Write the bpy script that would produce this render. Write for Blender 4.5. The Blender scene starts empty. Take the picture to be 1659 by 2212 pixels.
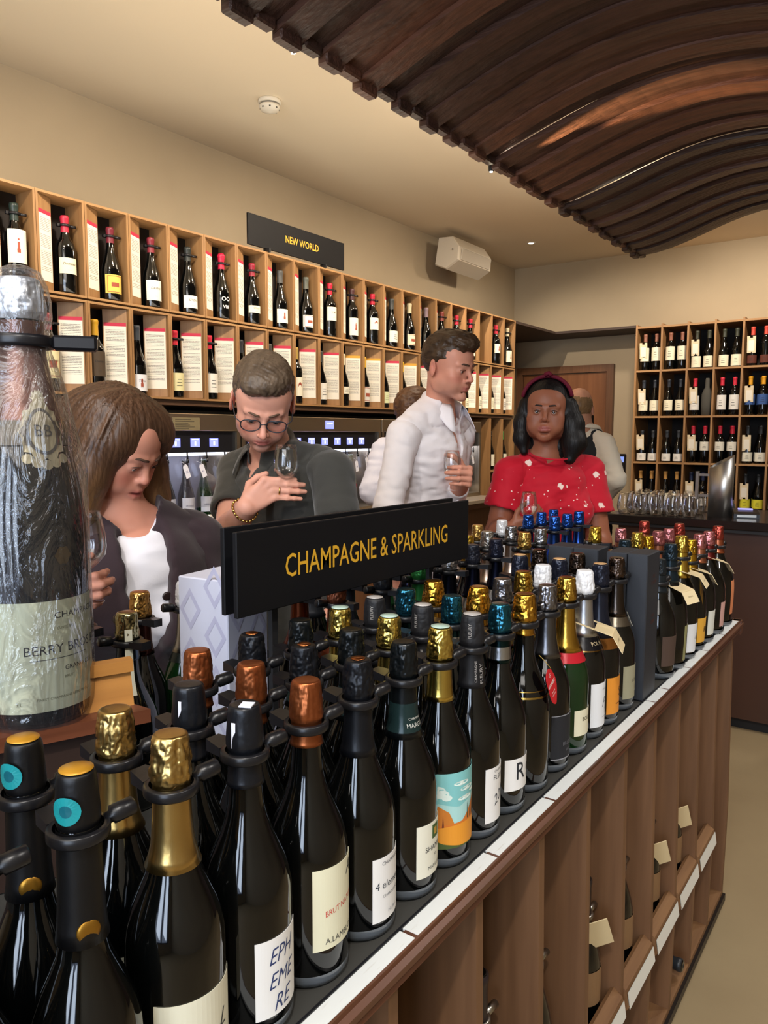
import bpy, bmesh, math, random
import numpy as np
from mathutils import Vector, Matrix, Euler, noise

random.seed(7)
SC = bpy.context.scene
COL = SC.collection

# ------------------------------------------------------------------ camera
PITCH, YAW, ROLL = math.radians(5.85), math.radians(35.33), math.radians(-0.15)
_F = Vector((-math.sin(YAW)*math.cos(PITCH), math.cos(YAW)*math.cos(PITCH), -math.sin(PITCH)))
_R = Vector((math.cos(YAW), math.sin(YAW), 0.0)); _U = _R.cross(_F)
_R2 = _R*math.cos(ROLL) - _U*math.sin(ROLL); _U2 = _U*math.cos(ROLL) + _R*math.sin(ROLL)
cam_data = bpy.data.cameras.new('camera'); cam = bpy.data.objects.new('camera', cam_data); COL.objects.link(cam)
cam_data.sensor_fit = 'HORIZONTAL'; cam_data.sensor_width = 36.0; cam_data.lens = 1650.0/1659.0*36.0
cam_data.clip_start = 0.02; cam_data.clip_end = 60
cam.matrix_world = Matrix(((_R2.x, _U2.x, -_F.x, 0), (_R2.y, _U2.y, -_F.y, 0), (_R2.z, _U2.z, -_F.z, 1.5), (0, 0, 0, 1)))
SC.camera = cam
CAMZ = 1.5

# ------------------------------------------------------------------ exposure, world, lights
SC.view_settings.view_transform = 'Standard'; SC.view_settings.look = 'None'
SC.view_settings.exposure = 0.45; SC.view_settings.gamma = 1.0; SC.view_settings.use_curve_mapping = False
SC.cycles.max_bounces = 8; SC.cycles.diffuse_bounces = 4; SC.cycles.glossy_bounces = 3
SC.cycles.transmission_bounces = 6; SC.cycles.transparent_max_bounces = 10
SC.cycles.caustics_reflective = False; SC.cycles.caustics_refractive = False
SC.cycles.use_denoising = True; SC.cycles.sample_clamp_indirect = 4.0; SC.cycles.blur_glossy = 0.5
world = bpy.data.worlds.new('world'); SC.world = world; world.use_nodes = True
world.node_tree.nodes['Background'].inputs[0].default_value = (0.9, 0.85, 0.8, 1)
world.node_tree.nodes['Background'].inputs[1].default_value = 0.07

def light(name, kind, loc, energy, color, target=None, size=0.1, size_y=None, spot=None, blend=0.5):
    d = bpy.data.lights.new(name, kind); d.energy = energy; d.color = color
    if kind == 'AREA':
        d.size = size
        if size_y: d.shape = 'RECTANGLE'; d.size_y = size_y
    else: d.shadow_soft_size = size
    if kind == 'SPOT': d.spot_size = math.radians(spot); d.spot_blend = blend
    o = bpy.data.objects.new(name, d); COL.objects.link(o); o.location = loc
    if target is not None: o.rotation_euler = (Vector(target)-Vector(loc)).to_track_quat('-Z', 'Y').to_euler()
    return o

WARM = (1.0, 0.85, 0.68); WHITE = (1.0, 0.95, 0.90); DAY = (0.72, 0.84, 1.0)
# downlights above the aisle between gondola and wall shelf, washing the wall
for i, y in enumerate((0.6, 1.9, 3.2, 4.5, 5.7)):
    light('wall_wash_lamp', 'SPOT', (-1.72, y, 3.02), 52, WARM, (-2.9, y+0.25, 1.7), 0.05, spot=110, blend=0.8)
# downlights over the shop floor to the right of the vault, and the till
for x, y in ((0.9, 0.9), (0.8, 2.9), (0.4, 3.7)):
    light('floor_downlight', 'SPOT', (x, y, 3.0), 50, WHITE, (x-0.35, y+0.1, 0.6), 0.08, spot=120, blend=0.8)
light('aisle_spot', 'SPOT', (0.30, -0.5, 3.0), 75, WHITE, (-.50, 2.0, .8), 0.04, spot=70, blend=0.7)
light('people_spot', 'SPOT', (-1.15, -0.2, 3.0), 65, WHITE, (-1.5, 2.2, 1.4), 0.05, spot=80, blend=0.8)
light('till_downlight', 'SPOT', (-1.0, 5.6, 3.02), 70, WARM, (-1.2, 6.6, 1.9), 0.06, spot=120, blend=0.8)
light('door_shadow_light', 'SPOT', (-2.50, 4.3, 3.06), 75, WARM, (-2.3, 6.7, 1.2), 0.02, spot=75, blend=0.4)  # added lamp without a fixture, placed to cast the soffit shadow beside the door
# soft bounce of the shop lighting behind the photographer and through the shop window
light('ceiling_bounce', 'AREA', (-0.2, -1.0, 2.9), 34, WHITE, (-1.2, 1.8, 1.2), 2.2, 1.4)
for wx in (-0.75, 0.15, 1.05):             # the three shop window panes behind the photographer
    light('window_daylight', 'AREA', (wx, -2.52, 1.75), 22, DAY, (wx-.2, 2.0, 1.45), 0.55, 1.9)
light('ceiling_fill', 'AREA', (-2.3, 2.2, 1.95), 12, (1.0, .88, .70), (-2.3, 2.25, 3.0), .5, 3.6)
# warm uplights lying on top of the vault, spilling over the ceiling and upper wall
for y in (0.7, 2.0, 3.3, 4.6):
    light('vault_uplight', 'POINT', (-1.62, y, 2.93), 8, (1.0, .84, .64), None, 0.03)
# narrow lamps fixed on the edge of the barrel stave vault, grazing the staves and the ceiling
for y in (1.86, 3.17):
    light('vault_edge_lamp', 'SPOT', (-1.64, y+.02, 2.630), 110, (1, .66, .34), (-0.9, y+0.12, 2.885), 0.008, spot=26, blend=0.7)
    light('ceiling_graze_lamp', 'POINT', (-1.600, y+.05, 2.742), 7, WARM, None, 0.004)

# ------------------------------------------------------------------ materials
def lin(c):
    if isinstance(c, str):
        if len(c) == 3: c = ''.join(q*2 for q in c)
        c = tuple(int(c[i:i+2], 16)/255 for i in (0, 2, 4))
    return tuple(((v/12.92) if v <= 0.04045 else ((v+0.055)/1.055)**2.4) for v in c[:3]) + (1.0,)
MATS = {}
def mat(name, color='808080', rough=0.5, metal=0.0, spec=0.5, coat=0.0, emit=None, estr=0.0, bump=None, trans=0.0, ior=1.45, alpha=1.0, sss=0.0, sheen=0.0, aniso=0.0, vcol=None, var=None):
    key = name
    if key in MATS: return MATS[key]
    m = bpy.data.materials.new(name); m.use_nodes = True; nt = m.node_tree; b = nt.nodes['Principled BSDF']
    c = lin(color)
    b.inputs['Base Color'].default_value = c; m.diffuse_color = c
    b.inputs['Roughness'].default_value = rough; b.inputs['Metallic'].default_value = metal
    b.inputs['Specular IOR Level'].default_value = spec; b.inputs['Coat Weight'].default_value = coat
    b.inputs['IOR'].default_value = ior; b.inputs['Alpha'].default_value = alpha
    b.inputs['Transmission Weight'].default_value = trans
    if sss: b.inputs['Subsurface Weight'].default_value = sss; b.inputs['Subsurface Radius'].default_value = (0.012, 0.005, 0.003); b.inputs['Subsurface Scale'].default_value = 1.0
    if sheen: b.inputs['Sheen Weight'].default_value = sheen
    if emit: b.inputs['Emission Color'].default_value = lin(emit); b.inputs['Emission Strength'].default_value = estr
    tc = None
    if vcol:
        a = nt.nodes.new('ShaderNodeAttribute'); a.attribute_name = vcol
        nt.links.new(a.outputs['Color'], b.inputs['Base Color'])
    if var:                                   # (scale, colour2, contrast, stretch)
        tc = nt.nodes.new('ShaderNodeTexCoord'); mp = nt.nodes.new('ShaderNodeMapping'); mp.inputs['Scale'].default_value = var[3]
        nz = nt.nodes.new('ShaderNodeTexNoise'); nz.inputs['Scale'].default_value = var[0]; nz.inputs['Detail'].default_value = 5
        cr = nt.nodes.new('ShaderNodeValToRGB'); cr.color_ramp.elements[0].position = 0.5-var[2]; cr.color_ramp.elements[1].position = 0.5+var[2]
        cr.color_ramp.elements[0].color = c; cr.color_ramp.elements[1].color = lin(var[1])
        nt.links.new(tc.outputs['Object'], mp.inputs['Vector']); nt.links.new(mp.outputs['Vector'], nz.inputs['Vector'])
        nt.links.new(nz.outputs['Fac'], cr.inputs['Fac']); nt.links.new(cr.outputs['Color'], b.inputs['Base Color'])
    if bump:                                  # (scale, strength, distance, stretch)
        tc = nt.nodes.new('ShaderNodeTexCoord'); mp = nt.nodes.new('ShaderNodeMapping'); mp.inputs['Scale'].default_value = bump[3] if len(bump) > 3 else (1, 1, 1)
        nz = nt.nodes.new('ShaderNodeTexNoise'); nz.inputs['Scale'].default_value = bump[0]; nz.inputs['Detail'].default_value = 4
        bp = nt.nodes.new('ShaderNodeBump'); bp.inputs['Strength'].default_value = bump[1]; bp.inputs['Distance'].default_value = bump[2]
        nt.links.new(tc.outputs['Object'], mp.inputs['Vector']); nt.links.new(mp.outputs['Vector'], nz.inputs['Vector'])
        nt.links.new(nz.outputs['Fac'], bp.inputs['Height']); nt.links.new(bp.outputs['Normal'], b.inputs['Normal'])
    MATS[key] = m
    return m
def wood(name, c1, c2, axis='Z', rough=0.45, scale=1.0):
    s = {'X': (1.2, 22, 22), 'Y': (22, 1.2, 22), 'Z': (22, 22, 1.2)}[axis]
    m = mat(name, c1, rough, var=(2.2*scale, c2, 0.22, s), bump=(3.0*scale, 0.15, 0.002, s))
    return m

# ------------------------------------------------------------------ mesh building
class MB:
    def __init__(s): s.v = []; s.f = []; s.mi = []; s.sm = []; s.uv = {}
    def add(s, vs, fs, mi=0, sm=False, M=None):
        o = len(s.v)
        if M is not None: vs = [tuple(M @ Vector(v)) for v in vs]
        s.v += [tuple(v) for v in vs]
        for f in fs: s.f.append(tuple(i+o for i in f)); s.mi.append(mi); s.sm.append(sm)
        return s
    def box(s, lo, hi, mi=0, M=None, bev=0.0):
        x0, y0, z0 = lo; x1, y1, z1 = hi
        if bev <= 0:
            vs = [(x0,y0,z0),(x1,y0,z0),(x1,y1,z0),(x0,y1,z0),(x0,y0,z1),(x1,y0,z1),(x1,y1,z1),(x0,y1,z1)]
            fs = [(0,3,2,1),(4,5,6,7),(0,1,5,4),(1,2,6,5),(2,3,7,6),(3,0,4,7)]
            return s.add(vs, fs, mi, False, M)
        b = min(bev, (x1-x0)/2.01, (y1-y0)/2.01, (z1-z0)/2.01)
        vs = []
        for sx in (0, 1):
            for sy in (0, 1):
                for sz in (0, 1):
                    X = (x0, x1)[sx]; Y = (y0, y1)[sy]; Z = (z0, z1)[sz]
                    ix = X+(b, -b)[sx]; iy = Y+(b, -b)[sy]; iz = Z+(b, -b)[sz]
                    vs += [(X, iy, iz), (ix, Y, iz), (ix, iy, Z)]
        def I(sx, sy, sz, a): return (sx*4+sy*2+sz)*3+a
        fs = []
        for sx in (0, 1):
            q = [I(sx,0,0,0), I(sx,1,0,0), I(sx,1,1,0), I(sx,0,1,0)]; fs.append(q if sx else q[::-1])
            q = [I(0,sx,0,1), I(0,sx,1,1), I(1,sx,1,1), I(1,sx,0,1)]; fs.append(q if sx else q[::-1])
            q = [I(0,0,sx,2), I(1,0,sx,2), I(1,1,sx,2), I(0,1,sx,2)]; fs.append(q if sx else q[::-1])
        for a in (0, 1):
            for c in (0, 1):
                q = [I(a,c,0,0), I(a,c,0,1), I(a,c,1,1), I(a,c,1,0)]; fs.append(q if a == c else q[::-1])
                q = [I(a,0,c,0), I(a,0,c,2), I(a,1,c,2), I(a,1,c,0)]; fs.append(q[::-1] if a == c else q)
                q = [I(0,a,c,1), I(0,a,c,2), I(1,a,c,2), I(1,a,c,1)]; fs.append(q if a == c else q[::-1])
        for sx in (0, 1):
            for sy in (0, 1):
                for sz in (0, 1):
                    q = [I(sx,sy,sz,0), I(sx,sy,sz,1), I(sx,sy,sz,2)]; fs.append(q if (sx+sy+sz) % 2 else q[::-1])
        return s.add(vs, fs, mi, False, M)
    def lathe(s, prof, n=24, mi=0, M=None, rfun=None, cap=(True, True), sm=True):
        vs = []; fs = []; m = len(prof)
        for j, (r, z) in enumerate(prof):
            for i in range(n):
                a = 2*math.pi*i/n; rr = r*(rfun(a, z, j) if rfun else 1.0)
                vs.append((rr*math.cos(a), rr*math.sin(a), z))
        for j in range(m-1):
            for i in range(n):
                k = (i+1) % n; fs.append((j*n+i, j*n+k, (j+1)*n+k, (j+1)*n+i))
        s.add(vs, fs, mi, sm, M)
        o = len(s.v)-len(vs)
        if cap[0]: s.f.append(tuple(o+i for i in range(n))[::-1]); s.mi.append(mi); s.sm.append(False)
        if cap[1]: s.f.append(tuple(o+(m-1)*n+i for i in range(n))); s.mi.append(mi); s.sm.append(False)
        return s
    def tube(s, pts, r, n=8, mi=0, M=None, cap=True):
        pts = [Vector(p) for p in pts]; rs = r if isinstance(r, (list, tuple)) else [r]*len(pts)
        vs = []; fs = []; prev = None
        for k, p in enumerate(pts):
            d = (pts[min(k+1, len(pts)-1)]-pts[max(k-1, 0)]).normalized()
            u = prev - d*prev.dot(d) if prev is not None else d.orthogonal()
            u = u.normalized() if u.length > 1e-6 else d.orthogonal().normalized()
            prev = u; w = d.cross(u)
            for i in range(n):
                a = 2*math.pi*i/n; vs.append(p+(u*math.cos(a)+w*math.sin(a))*rs[k])
        for k in range(len(pts)-1):
            for i in range(n):
                j = (i+1) % n; fs.append((k*n+i, k*n+j, (k+1)*n+j, (k+1)*n+i))
        if cap: fs.append(tuple(range(n))[::-1]); fs.append(tuple(range((len(pts)-1)*n, len(pts)*n)))
        return s.add(vs, fs, mi, True, M)
    def patch(s, r, z0, z1, a0, a1, n=12, mi=0, t=0.0005, M=None, rz=None, nz=1):
        """sheet of paper wrapped on a cylinder (or on the profile rz(z)), with a real edge"""
        vs = []; fs = []
        for L in (0, 1):
            for j in range(nz+1):
                z = z0+(z1-z0)*j/nz
                for i in range(n+1):
                    a = a0+(a1-a0)*i/n; R = (rz(z) if rz else r)+L*t; vs.append((R*math.cos(a), R*math.sin(a), z))
        W = n+1; Q = W*(nz+1)
        for j in range(nz):
            for i in range(n): fs.append((Q+j*W+i, Q+j*W+i+1, Q+(j+1)*W+i+1, Q+(j+1)*W+i))
        for i in range(n): fs.append((i, i+1, Q+i+1, Q+i)); fs.append((Q+nz*W+i, Q+nz*W+i+1, nz*W+i+1, nz*W+i))
        for j in range(nz): fs.append((j*W, Q+j*W, Q+(j+1)*W, (j+1)*W)); fs.append((Q+j*W+n, j*W+n, (j+1)*W+n, Q+(j+1)*W+n))
        return s.add(vs, fs, mi, False, M)
    def mesh(s, name, mats):
        me = bpy.data.meshes.new(name); me.from_pydata(s.v, [], s.f)
        for m in (mats if isinstance(mats, (list, tuple)) else [mats]): me.materials.append(m)
        me.polygons.foreach_set('material_index', s.mi); me.polygons.foreach_set('use_smooth', s.sm); me.update()
        return me
    def obj(s, name, mats, parent=None, loc=None, rot=None):
        return put(name, s.mesh(name, mats), parent, loc, rot)

def put(name, me, parent=None, loc=None, rot=None):
    o = bpy.data.objects.new(name, me); COL.objects.link(o)
    if parent is not None: o.parent = parent
    if loc is not None: o.location = loc
    if rot is not None: o.rotation_euler = rot
    return o
def tag(o, label=None, cat=None, group=None, kind=None):
    if label: o['label'] = label
    if cat: o['category'] = cat
    if group: o['group'] = group
    if kind: o['kind'] = kind
    return o
def thing(name, label, cat, loc=(0, 0, 0), rz=0.0, group=None):
    return tag(put(name, None, None, loc, (0, 0, rz)), label, cat, group)
def struct(o): o['kind'] = 'structure'; return o

_GL = {}
def glyphs(txt, shear=0.0, weight=0.0):
    key = (txt, shear, weight)
    if key not in _GL:
        c = bpy.data.curves.new('lettering', 'FONT'); c.body = txt; c.size = 1.0; c.shear = shear; c.offset = weight
        c.align_x = 'CENTER'; c.resolution_u = 2
        o = bpy.data.objects.new('lettering', c); COL.objects.link(o)
        bpy.context.view_layer.update()
        me = o.to_mesh(); vs = [(v.co.x, v.co.y) for v in me.vertices]; fs = [tuple(p.vertices) for p in me.polygons]
        o.to_mesh_clear(); bpy.data.objects.remove(o); bpy.data.curves.remove(c)
        _GL[key] = (vs, fs)
    return _GL[key]
def text_wrap(mb, txt, size, r, az, z, mi, shear=0.0, weight=0.0, xs=1.0, lift=0.0011, rz=None, tilt=0.0):
    vs, fs = glyphs(txt, shear, weight); out = []
    ct, st = math.cos(tilt), math.sin(tilt)
    for (x, y) in vs:
        x, y = x*xs*size, y*size; x, y = x*ct-y*st, x*st+y*ct
        R = (rz(z+y) if rz else r)+lift; a = az+x/R; out.append((R*math.cos(a), R*math.sin(a), z+y))
    mb.add(out, fs, mi)
def text_flat(mb, txt, size, M, mi, shear=0.0, weight=0.0, xs=1.0):
    vs, fs = glyphs(txt, shear, weight)
    mb.add([(x*size*xs, y*size, 0) for x, y in vs], fs, mi, M=M)
# ================================================================== the room
Z = lambda z: z + CAMZ
XL, XRW, YF, YB = -3.35, 2.2, -2.6, 6.90
CEIL, FL = 3.08, 0.0
plaster = mat('plaster', 'aa9a80', 0.85, var=(1.3, 'b7a78c', 0.28, (1, 1, 1)), bump=(60, 0.12, 0.002))
ceil_m = mat('ceiling_paint', 'e9dcc4', 0.9)
floor_m = mat('floor_screed', '94805f', 0.6, var=(2.2, 'a89470', 0.3, (1, 1, 1)), bump=(90, 0.15, 0.002))
darkpaint = mat('dark_brown_paint', '3a302a', 0.6)
oak = wood('oak', 'a37c50', '8a6540', 'Z', 0.5)
oak_y = wood('oak_along_y', 'ad8658', '936c45', 'Y', 0.5)
oak_x = wood('oak_along_x', 'ad8658', '936c45', 'X', 0.5)
oak_dark = wood('smoked_oak', '4a3526', '3a281c', 'Z', 0.5)
inside = mat('dark_shelf_back', '1b1411', 0.7)
black = mat('black_plastic', '16161a', 0.35)
blackm = mat('black_matt', '1c1c1e', 0.55)
struct(MB().box((XL-.1, YF-.1, -.1), (XRW+.1, YB+.1, 0)).obj('floor', floor_m))
struct(MB().box((XL-.1, YF-.1, CEIL), (XRW+.1, YB+.1, CEIL+.1)).obj('ceiling', ceil_m))
struct(MB().box((XL-.1, YF-.1, 0), (XL, YB+.1, CEIL)).obj('wall_left', plaster))
struct(MB().box((XRW, YF-.1, 0), (XRW+.1, YB+.1, CEIL)).obj('wall_right', plaster))
struct(MB().box((XL, YB, 0), (XRW, YB+.1, CEIL)).obj('wall_back', plaster))
struct(MB().box((XL, YF-.1, 0), (XRW, YF, CEIL)).obj('wall_front', plaster))
# shop window behind the photographer: three tall panes in a dark frame
wn = struct(put('window_1', None, None, (.15, YF+.02, 1.75)))
for wx in (-.9, 0, .9):
    MB().box((wx-.40, -.005, -1.05), (wx+.40, .005, 1.05)).obj('pane', mat('daylit_pane', 'c8d8f0', .2, emit='c4d8ff', estr=1.2), wn)
for wx in (-1.35, -.45, .45, 1.35): MB().box((wx-.05, -.02, -1.10), (wx+.05, .05, 1.10)).obj('mullion', darkpaint, wn)
for wz in (-1.10, 1.05): MB().box((-1.4, -.02, wz), (1.4, .05, wz+.06)).obj('rail', darkpaint, wn)
# baseboard in the door recess and beside the door
struct(MB().box((-2.31, YB-.018, 0), (-2.04, YB, .12)).obj('baseboard_back', darkpaint))
# L shaped board over shelves and door recess (its front edge lines up with the shelf tops)
struct(MB().box((-3.35, 5.72, 2.382), (-2.75, YB, 2.402)).box((-2.75, 6.5, 2.382), (-2.04, YB, 2.402)).obj('trim_1', mat('soffit_board', '3a2d27', 0.6)))
# door set in the back wall
door = struct(put('door_1', None, None, (-2.815, YB, 0)))
dfr = wood('door_frame_oak', '6b4a33', '5a3d2a', 'Z', 0.4)
dlf = wood('door_veneer', '7d5337', '6b452d', 'Z', 0.35, 0.6)
MB().box((-.41, -.022, .005), (.41, -.004, 2.06)).obj('door_leaf', dlf, door)
MB().box((-.475, -.045, 0), (-.415, 0, 2.13)).box((.415, -.045, 0), (.475, 0, 2.13)).box((-.415, -.045, 2.065), (.415, 0, 2.13)).obj('door_frame', dfr, door)
MB().box((.14, -.026, 1.30), (.30, -.0225, 1.72)).obj('vision_panel', mat('vision_glass', '120f0e', 0.08), door)
MB().box((.34, -.045, .98), (.36, -.0225, 1.14)).tube([(.35, -.04, 1.06), (.35, -.075, 1.06), (.24, -.075, 1.06)], .009).obj('door_handle', mat('brushed_steel', 'a8a49c', 0.3, 1.0), door)
steel = MATS['brushed_steel']
# black card reader by the door
kp = thing('card_reader', 'slim black access keypad with small blue display on the wall beside the door', 'keypad', (-2.245, YB, 1.1))
MB().box((-.034, -.03, 0), (.034, 0, .225), bev=.006).obj('housing', black, kp)
MB().box((-.022, -.032, .15), (.022, -.0302, .20)).obj('display', mat('blue_lcd', '2c3c66', 0.3, emit='8aa0e8', estr=0.8), kp)
mk = MB()
for i in range(3):
    for j in range(4): mk.box((-.02+i*.015, -.033, .03+j*.024), (-.01+i*.015, -.0302, .045+j*.024))
mk.obj('key_pad', blackm, kp)

# ------------------------------------------------------------------ barrel-stave vault under the ceiling
vault = thing('stave_vault', 'arched ceiling feature of dark reclaimed timber staves hanging over the gondola', 'ceiling feature', (-.95, 1.0, 2.66))
VX0, VW, VA = -1.655, 1.62, .185
def vprof(u, y):                      # u 0..1 across the arch; the far staves rise later than the near ones
    t = min(max((y-3.0)/2.3, 0), 1)
    a = math.sin(math.pi*u**(1.0+0.35*t))
    s = (math.sin(math.pi*min(u, 1)) ** 2)
    return VA*((1-0.75*t)*a + 0.75*t*s)
stave_mats = [mat('stave_timber_%d' % i, c, 0.42, var=(5, c2, 0.25, (0.5, 9, 9)), bump=(14, 0.55, 0.008, (0.6, 5, 5)))
              for i, (c, c2) in enumerate((('664638', '3d2a23'), ('553a30', '35251f'), ('744c3a', '4c3329'), ('4a342b', '30231d')))]
y = 0.2; k = 0; rnd = random.Random(5)
while y < 5.30:
    w = .098+rnd.uniform(-.01, .012); th = .026; up = .018 if k % 2 else 0.0; up += rnd.uniform(-.006, .006)
    ex = rnd.uniform(-.012, .012)
    NS = 18; m = MB(); vs = []; fs = []
    tw = rnd.uniform(-.006, .006)
    for i in range(NS+1):
        u = i/NS; x = VX0+ex+VW*u; zz = 2.70-.02+up+vprof(u, y+w/2); g = 0.004
        wv = .003*math.sin(u*9+k)
        a = (x, y+g+wv, zz-tw); b = (x, y+w-g+.012+wv, zz+tw)
        vs += [a, b, (b[0], b[1], b[2]+th), (a[0], a[1], a[2]+th)]
    for i in range(NS):
        o = i*4
        for q in range(4):
            r = (q+1) % 4; fs.append((o+q, o+r, o+4+r, o+4+q))
    fs += [(0, 3, 2, 1), (NS*4, NS*4+1, NS*4+2, NS*4+3)]
    m.add([(vx+.95, vy-1.0, vz-2.66) for vx, vy, vz in vs], fs)
    # end block: the stave's thick croze end turned down at the left edge
    ez = 2.68+up; hz = .03+rnd.uniform(0, .012)
    for xe, sg in ((VX0+ex-.012, 1), (VX0+ex+VW-.03, 1)):
        m.box((xe+.95, y+.006-1.0, ez-hz*.55-2.66), (xe+.042+.95, y+w-.004-1.0, ez+.03+rnd.uniform(0, .045)-2.66), bev=.006)
    m.obj('stave', stave_mats[rnd.randrange(4)], vault)
    y += w; k += 1
for yy in (0.8, 2.35, 3.9, 5.1):
    for xx in (-1.3, -.4): MB().tube([(xx+.95, yy-1.0, .16), (xx+.95, yy-1.0, CEIL-2.66)], .006).obj('hanger_rod', blackm, vault)
for yy in (1.86, 3.17):
    sl = thing('vault_spotlight', 'tiny lit spotlight at the edge of the timber vault, ' + ('above the smoke detector end' if yy < 2 else 'where the glowing stave starts'), 'spotlight', (-1.665, yy, 2.665))
    MB().lathe([(.006, 0), (.012, .004), (.013, .03), (.008, .034)], 16).obj('lamp_body', blackm, sl)
    MB().lathe([(.001, -.004), (.007, -.002), (.007, .002)], 12).obj('lens', mat('lamp_lens', 'fff4dc', 0.3, emit='fff1d0', estr=30), sl)

# smoke detector, recessed lamp, speaker
sd = thing('smoke_detector', 'round white smoke detector on the cream ceiling', 'smoke detector', (-2.66, 2.80, CEIL))
wp = mat('white_plastic', 'e4dfd2', 0.4)
MB().lathe([(.052, 0), (.054, -.004), (.054, -.014), (.050, -.018)], 32).obj('base', wp, sd)
MB().lathe([(.044, -.018), (.044, -.026), (.044, -.026)], 32).obj('vent_ring', mat('grey_vent', '8e8a84', 0.6), sd)
m = MB().lathe([(.049, -.026), (.049, -.034), (.043, -.046), (.026, -.052), (.010, -.058), (.001, -.059)], 32)
m.obj('sensor_cap', wp, sd)
m = MB()
for i in range(8):
    a = i*math.pi/4; m.box((-.004, -.001, -.004), (.004, .001, .004), M=Matrix.Rotation(a, 4, 'Z') @ Matrix.Translation((0, -.0455, -.041)))
m.obj('slot', mat('dark_slot', '55524c', 0.6), sd)
dl = thing('recessed_downlight', 'small lit recessed downlight in the ceiling near the far corner', 'downlight', (-2.79, 6.04, CEIL))
MB().lathe([(.020, -.001), (.036, -.001), (.036, -.004), (.024, -.005)], 24, cap=(False, False)).obj('bezel', wp, dl)
MB().lathe([(.0205, -.0025), (.001, -.003)], 20, cap=(False, True)).obj('lamp_glass', mat('downlight_glass', 'fff4dc', 0.3, emit='fff6e6', estr=18), dl)

sp = thing('wall_speaker', 'white boxy wall speaker angled down high on the left wall near the corner', 'speaker', (-3.12, 5.5, 2.90))
wsp = mat('speaker_shell', 'd3c9b6', 0.5)
def prism_x(poly, x0, x1, mi=0, taper=1.0, mb=None):
    mb = mb or MB(); n = len(poly); cy = sum(p[0] for p in poly)/n; cz = sum(p[1] for p in poly)/n
    vs = [(x0, p[0], p[1]) for p in poly]+[(x1, cy+(p[0]-cy)*taper, cz+(p[1]-cz)*taper) for p in poly]
    fs = [tuple(range(n))[::-1], tuple(range(n, 2*n))]+[(i, (i+1) % n, n+(i+1) % n, n+i) for i in range(n)]
    return mb.add(vs, fs, mi)
# body runs along Y; hexagonal end profile in XZ
poly = [(-.10, .10), (.02, .12), (.10, .05), (.115, -.05), (.02, -.13), (-.09, -.11)]
def prism_y(poly, y0, y1, mb=None, mi=0, t0=1.0, t1=1.0):
    mb = mb or MB(); n = len(poly)
    vs = [(p[0]*t0, y0, p[1]*t0) for p in poly]+[(p[0]*t1, y1, p[1]*t1) for p in poly]
    fs = [tuple(range(n)), tuple(range(n, 2*n))[::-1]]+[(i, n+i, n+(i+1) % n, (i+1) % n) for i in range(n)]
    return mb.add(vs, fs, mi)
T = Matrix.Rotation(math.radians(12), 4, 'Y')
m = MB(); prism_y(poly, -.27, -.255, m, t0=.93, t1=1.0); prism_y(poly, -.255, .255, m); prism_y(poly, .255, .27, m, t0=1.0, t1=.93)
m.v = [tuple(T @ Vector(v)) for v in m.v]; m.obj('cabinet', wsp, sp)
m = MB().box((.105, -.235, -.045), (.119, .235, .042), bev=.004); m.v = [tuple(T @ Vector(v)) for v in m.v]; m.obj('grille', mat('speaker_grille', 'b9b0a0', 0.7, bump=(400, 0.6, 0.001)), sp)
MB().box((-.228, -.03, -.03), (-.09, .03, .03)).obj('bracket', wp, sp)
MB().tube([(.055, -.272, .01), (.055, -.276, .01)], .006).obj('badge', steel, sp)

# ================================================================== bottle kit
glass_dk = mat('dark_bottle_glass', '050606', 0.06, spec=0.6, coat=0.3)
glass_gr = mat('green_bottle_glass', '0d2a10', 0.06, spec=0.6, coat=0.3)
glass_cl = mat('amber_bottle_glass', '8a6a20', 0.08, spec=0.6)
def prof_champ(H=.31, R=.0426, neck=.0145):
    s = H/.31
    return [(R*.80, .0), (R*.93, .001), (R, .007), (R, .06), (R, .125*s), (R*.985, .136*s), (R*.93, .149*s), (R*.83, .162*s), (R*.69, .176*s), (R*.56, .189*s), (R*.46, .202*s), (neck*1.16, .216*s), (neck*1.07, .235*s), (neck, .260*s), (neck, .285*s)]
def prof_burg(H=.298, R=.0385):
    s = H/.298
    return [(R*.8, 0), (R*.94, .001), (R, .007), (R, .06), (R, .118*s), (R*.97, .132*s), (R*.86, .152*s), (R*.68, .175*s), (R*.50, .197*s), (.0155, .222*s), (.0142, .245*s), (.0138, .282*s), (.0155, .284*s), (.0155, .292*s), (.013, .296*s)]
def prof_bord(H=.298, R=.0372):
    s = H/.298
    return [(R*.8, 0), (R*.94, .001), (R, .007), (R, .06), (R, .165*s), (R*.985, .178*s), (R*.90, .192*s), (R*.66, .206*s), (.0185, .218*s), (.0145, .235*s), (.0138, .282*s), (.0155, .284*s), (.0155, .292*s), (.013, .296*s)]
def prof_prest(H=.30, R=.050):         # round-shouldered prestige cuvee bottle
    s = H/.30
    return [(R*.78, 0), (R*.88, .001), (R*.92, .008), (R*.98, .06), (R, .11*s), (R*.98, .135*s), (R*.90, .158*s), (R*.74, .178*s), (R*.54, .195*s), (.021, .212*s), (.0165, .235*s), (.015, .26*s), (.0148, .28*s)]
def rz_of(prof):
    def f(z):
        for (r0, z0), (r1, z1) in zip(prof, prof[1:]):
            if z <= z1 and z1 > z0: return r0+(r1-r0)*max(0, (z-z0))/(z1-z0)
        return prof[-1][0]
    return f
_ME = {}
def cached(key, fn):
    if key not in _ME: _ME[key] = fn()
    return _ME[key]
PAPER = lambda c='e9e3d2': mat('paper_'+c, c, 0.75)
INK = lambda c='2a2724': mat('ink_'+c, c, 0.7)
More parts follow.
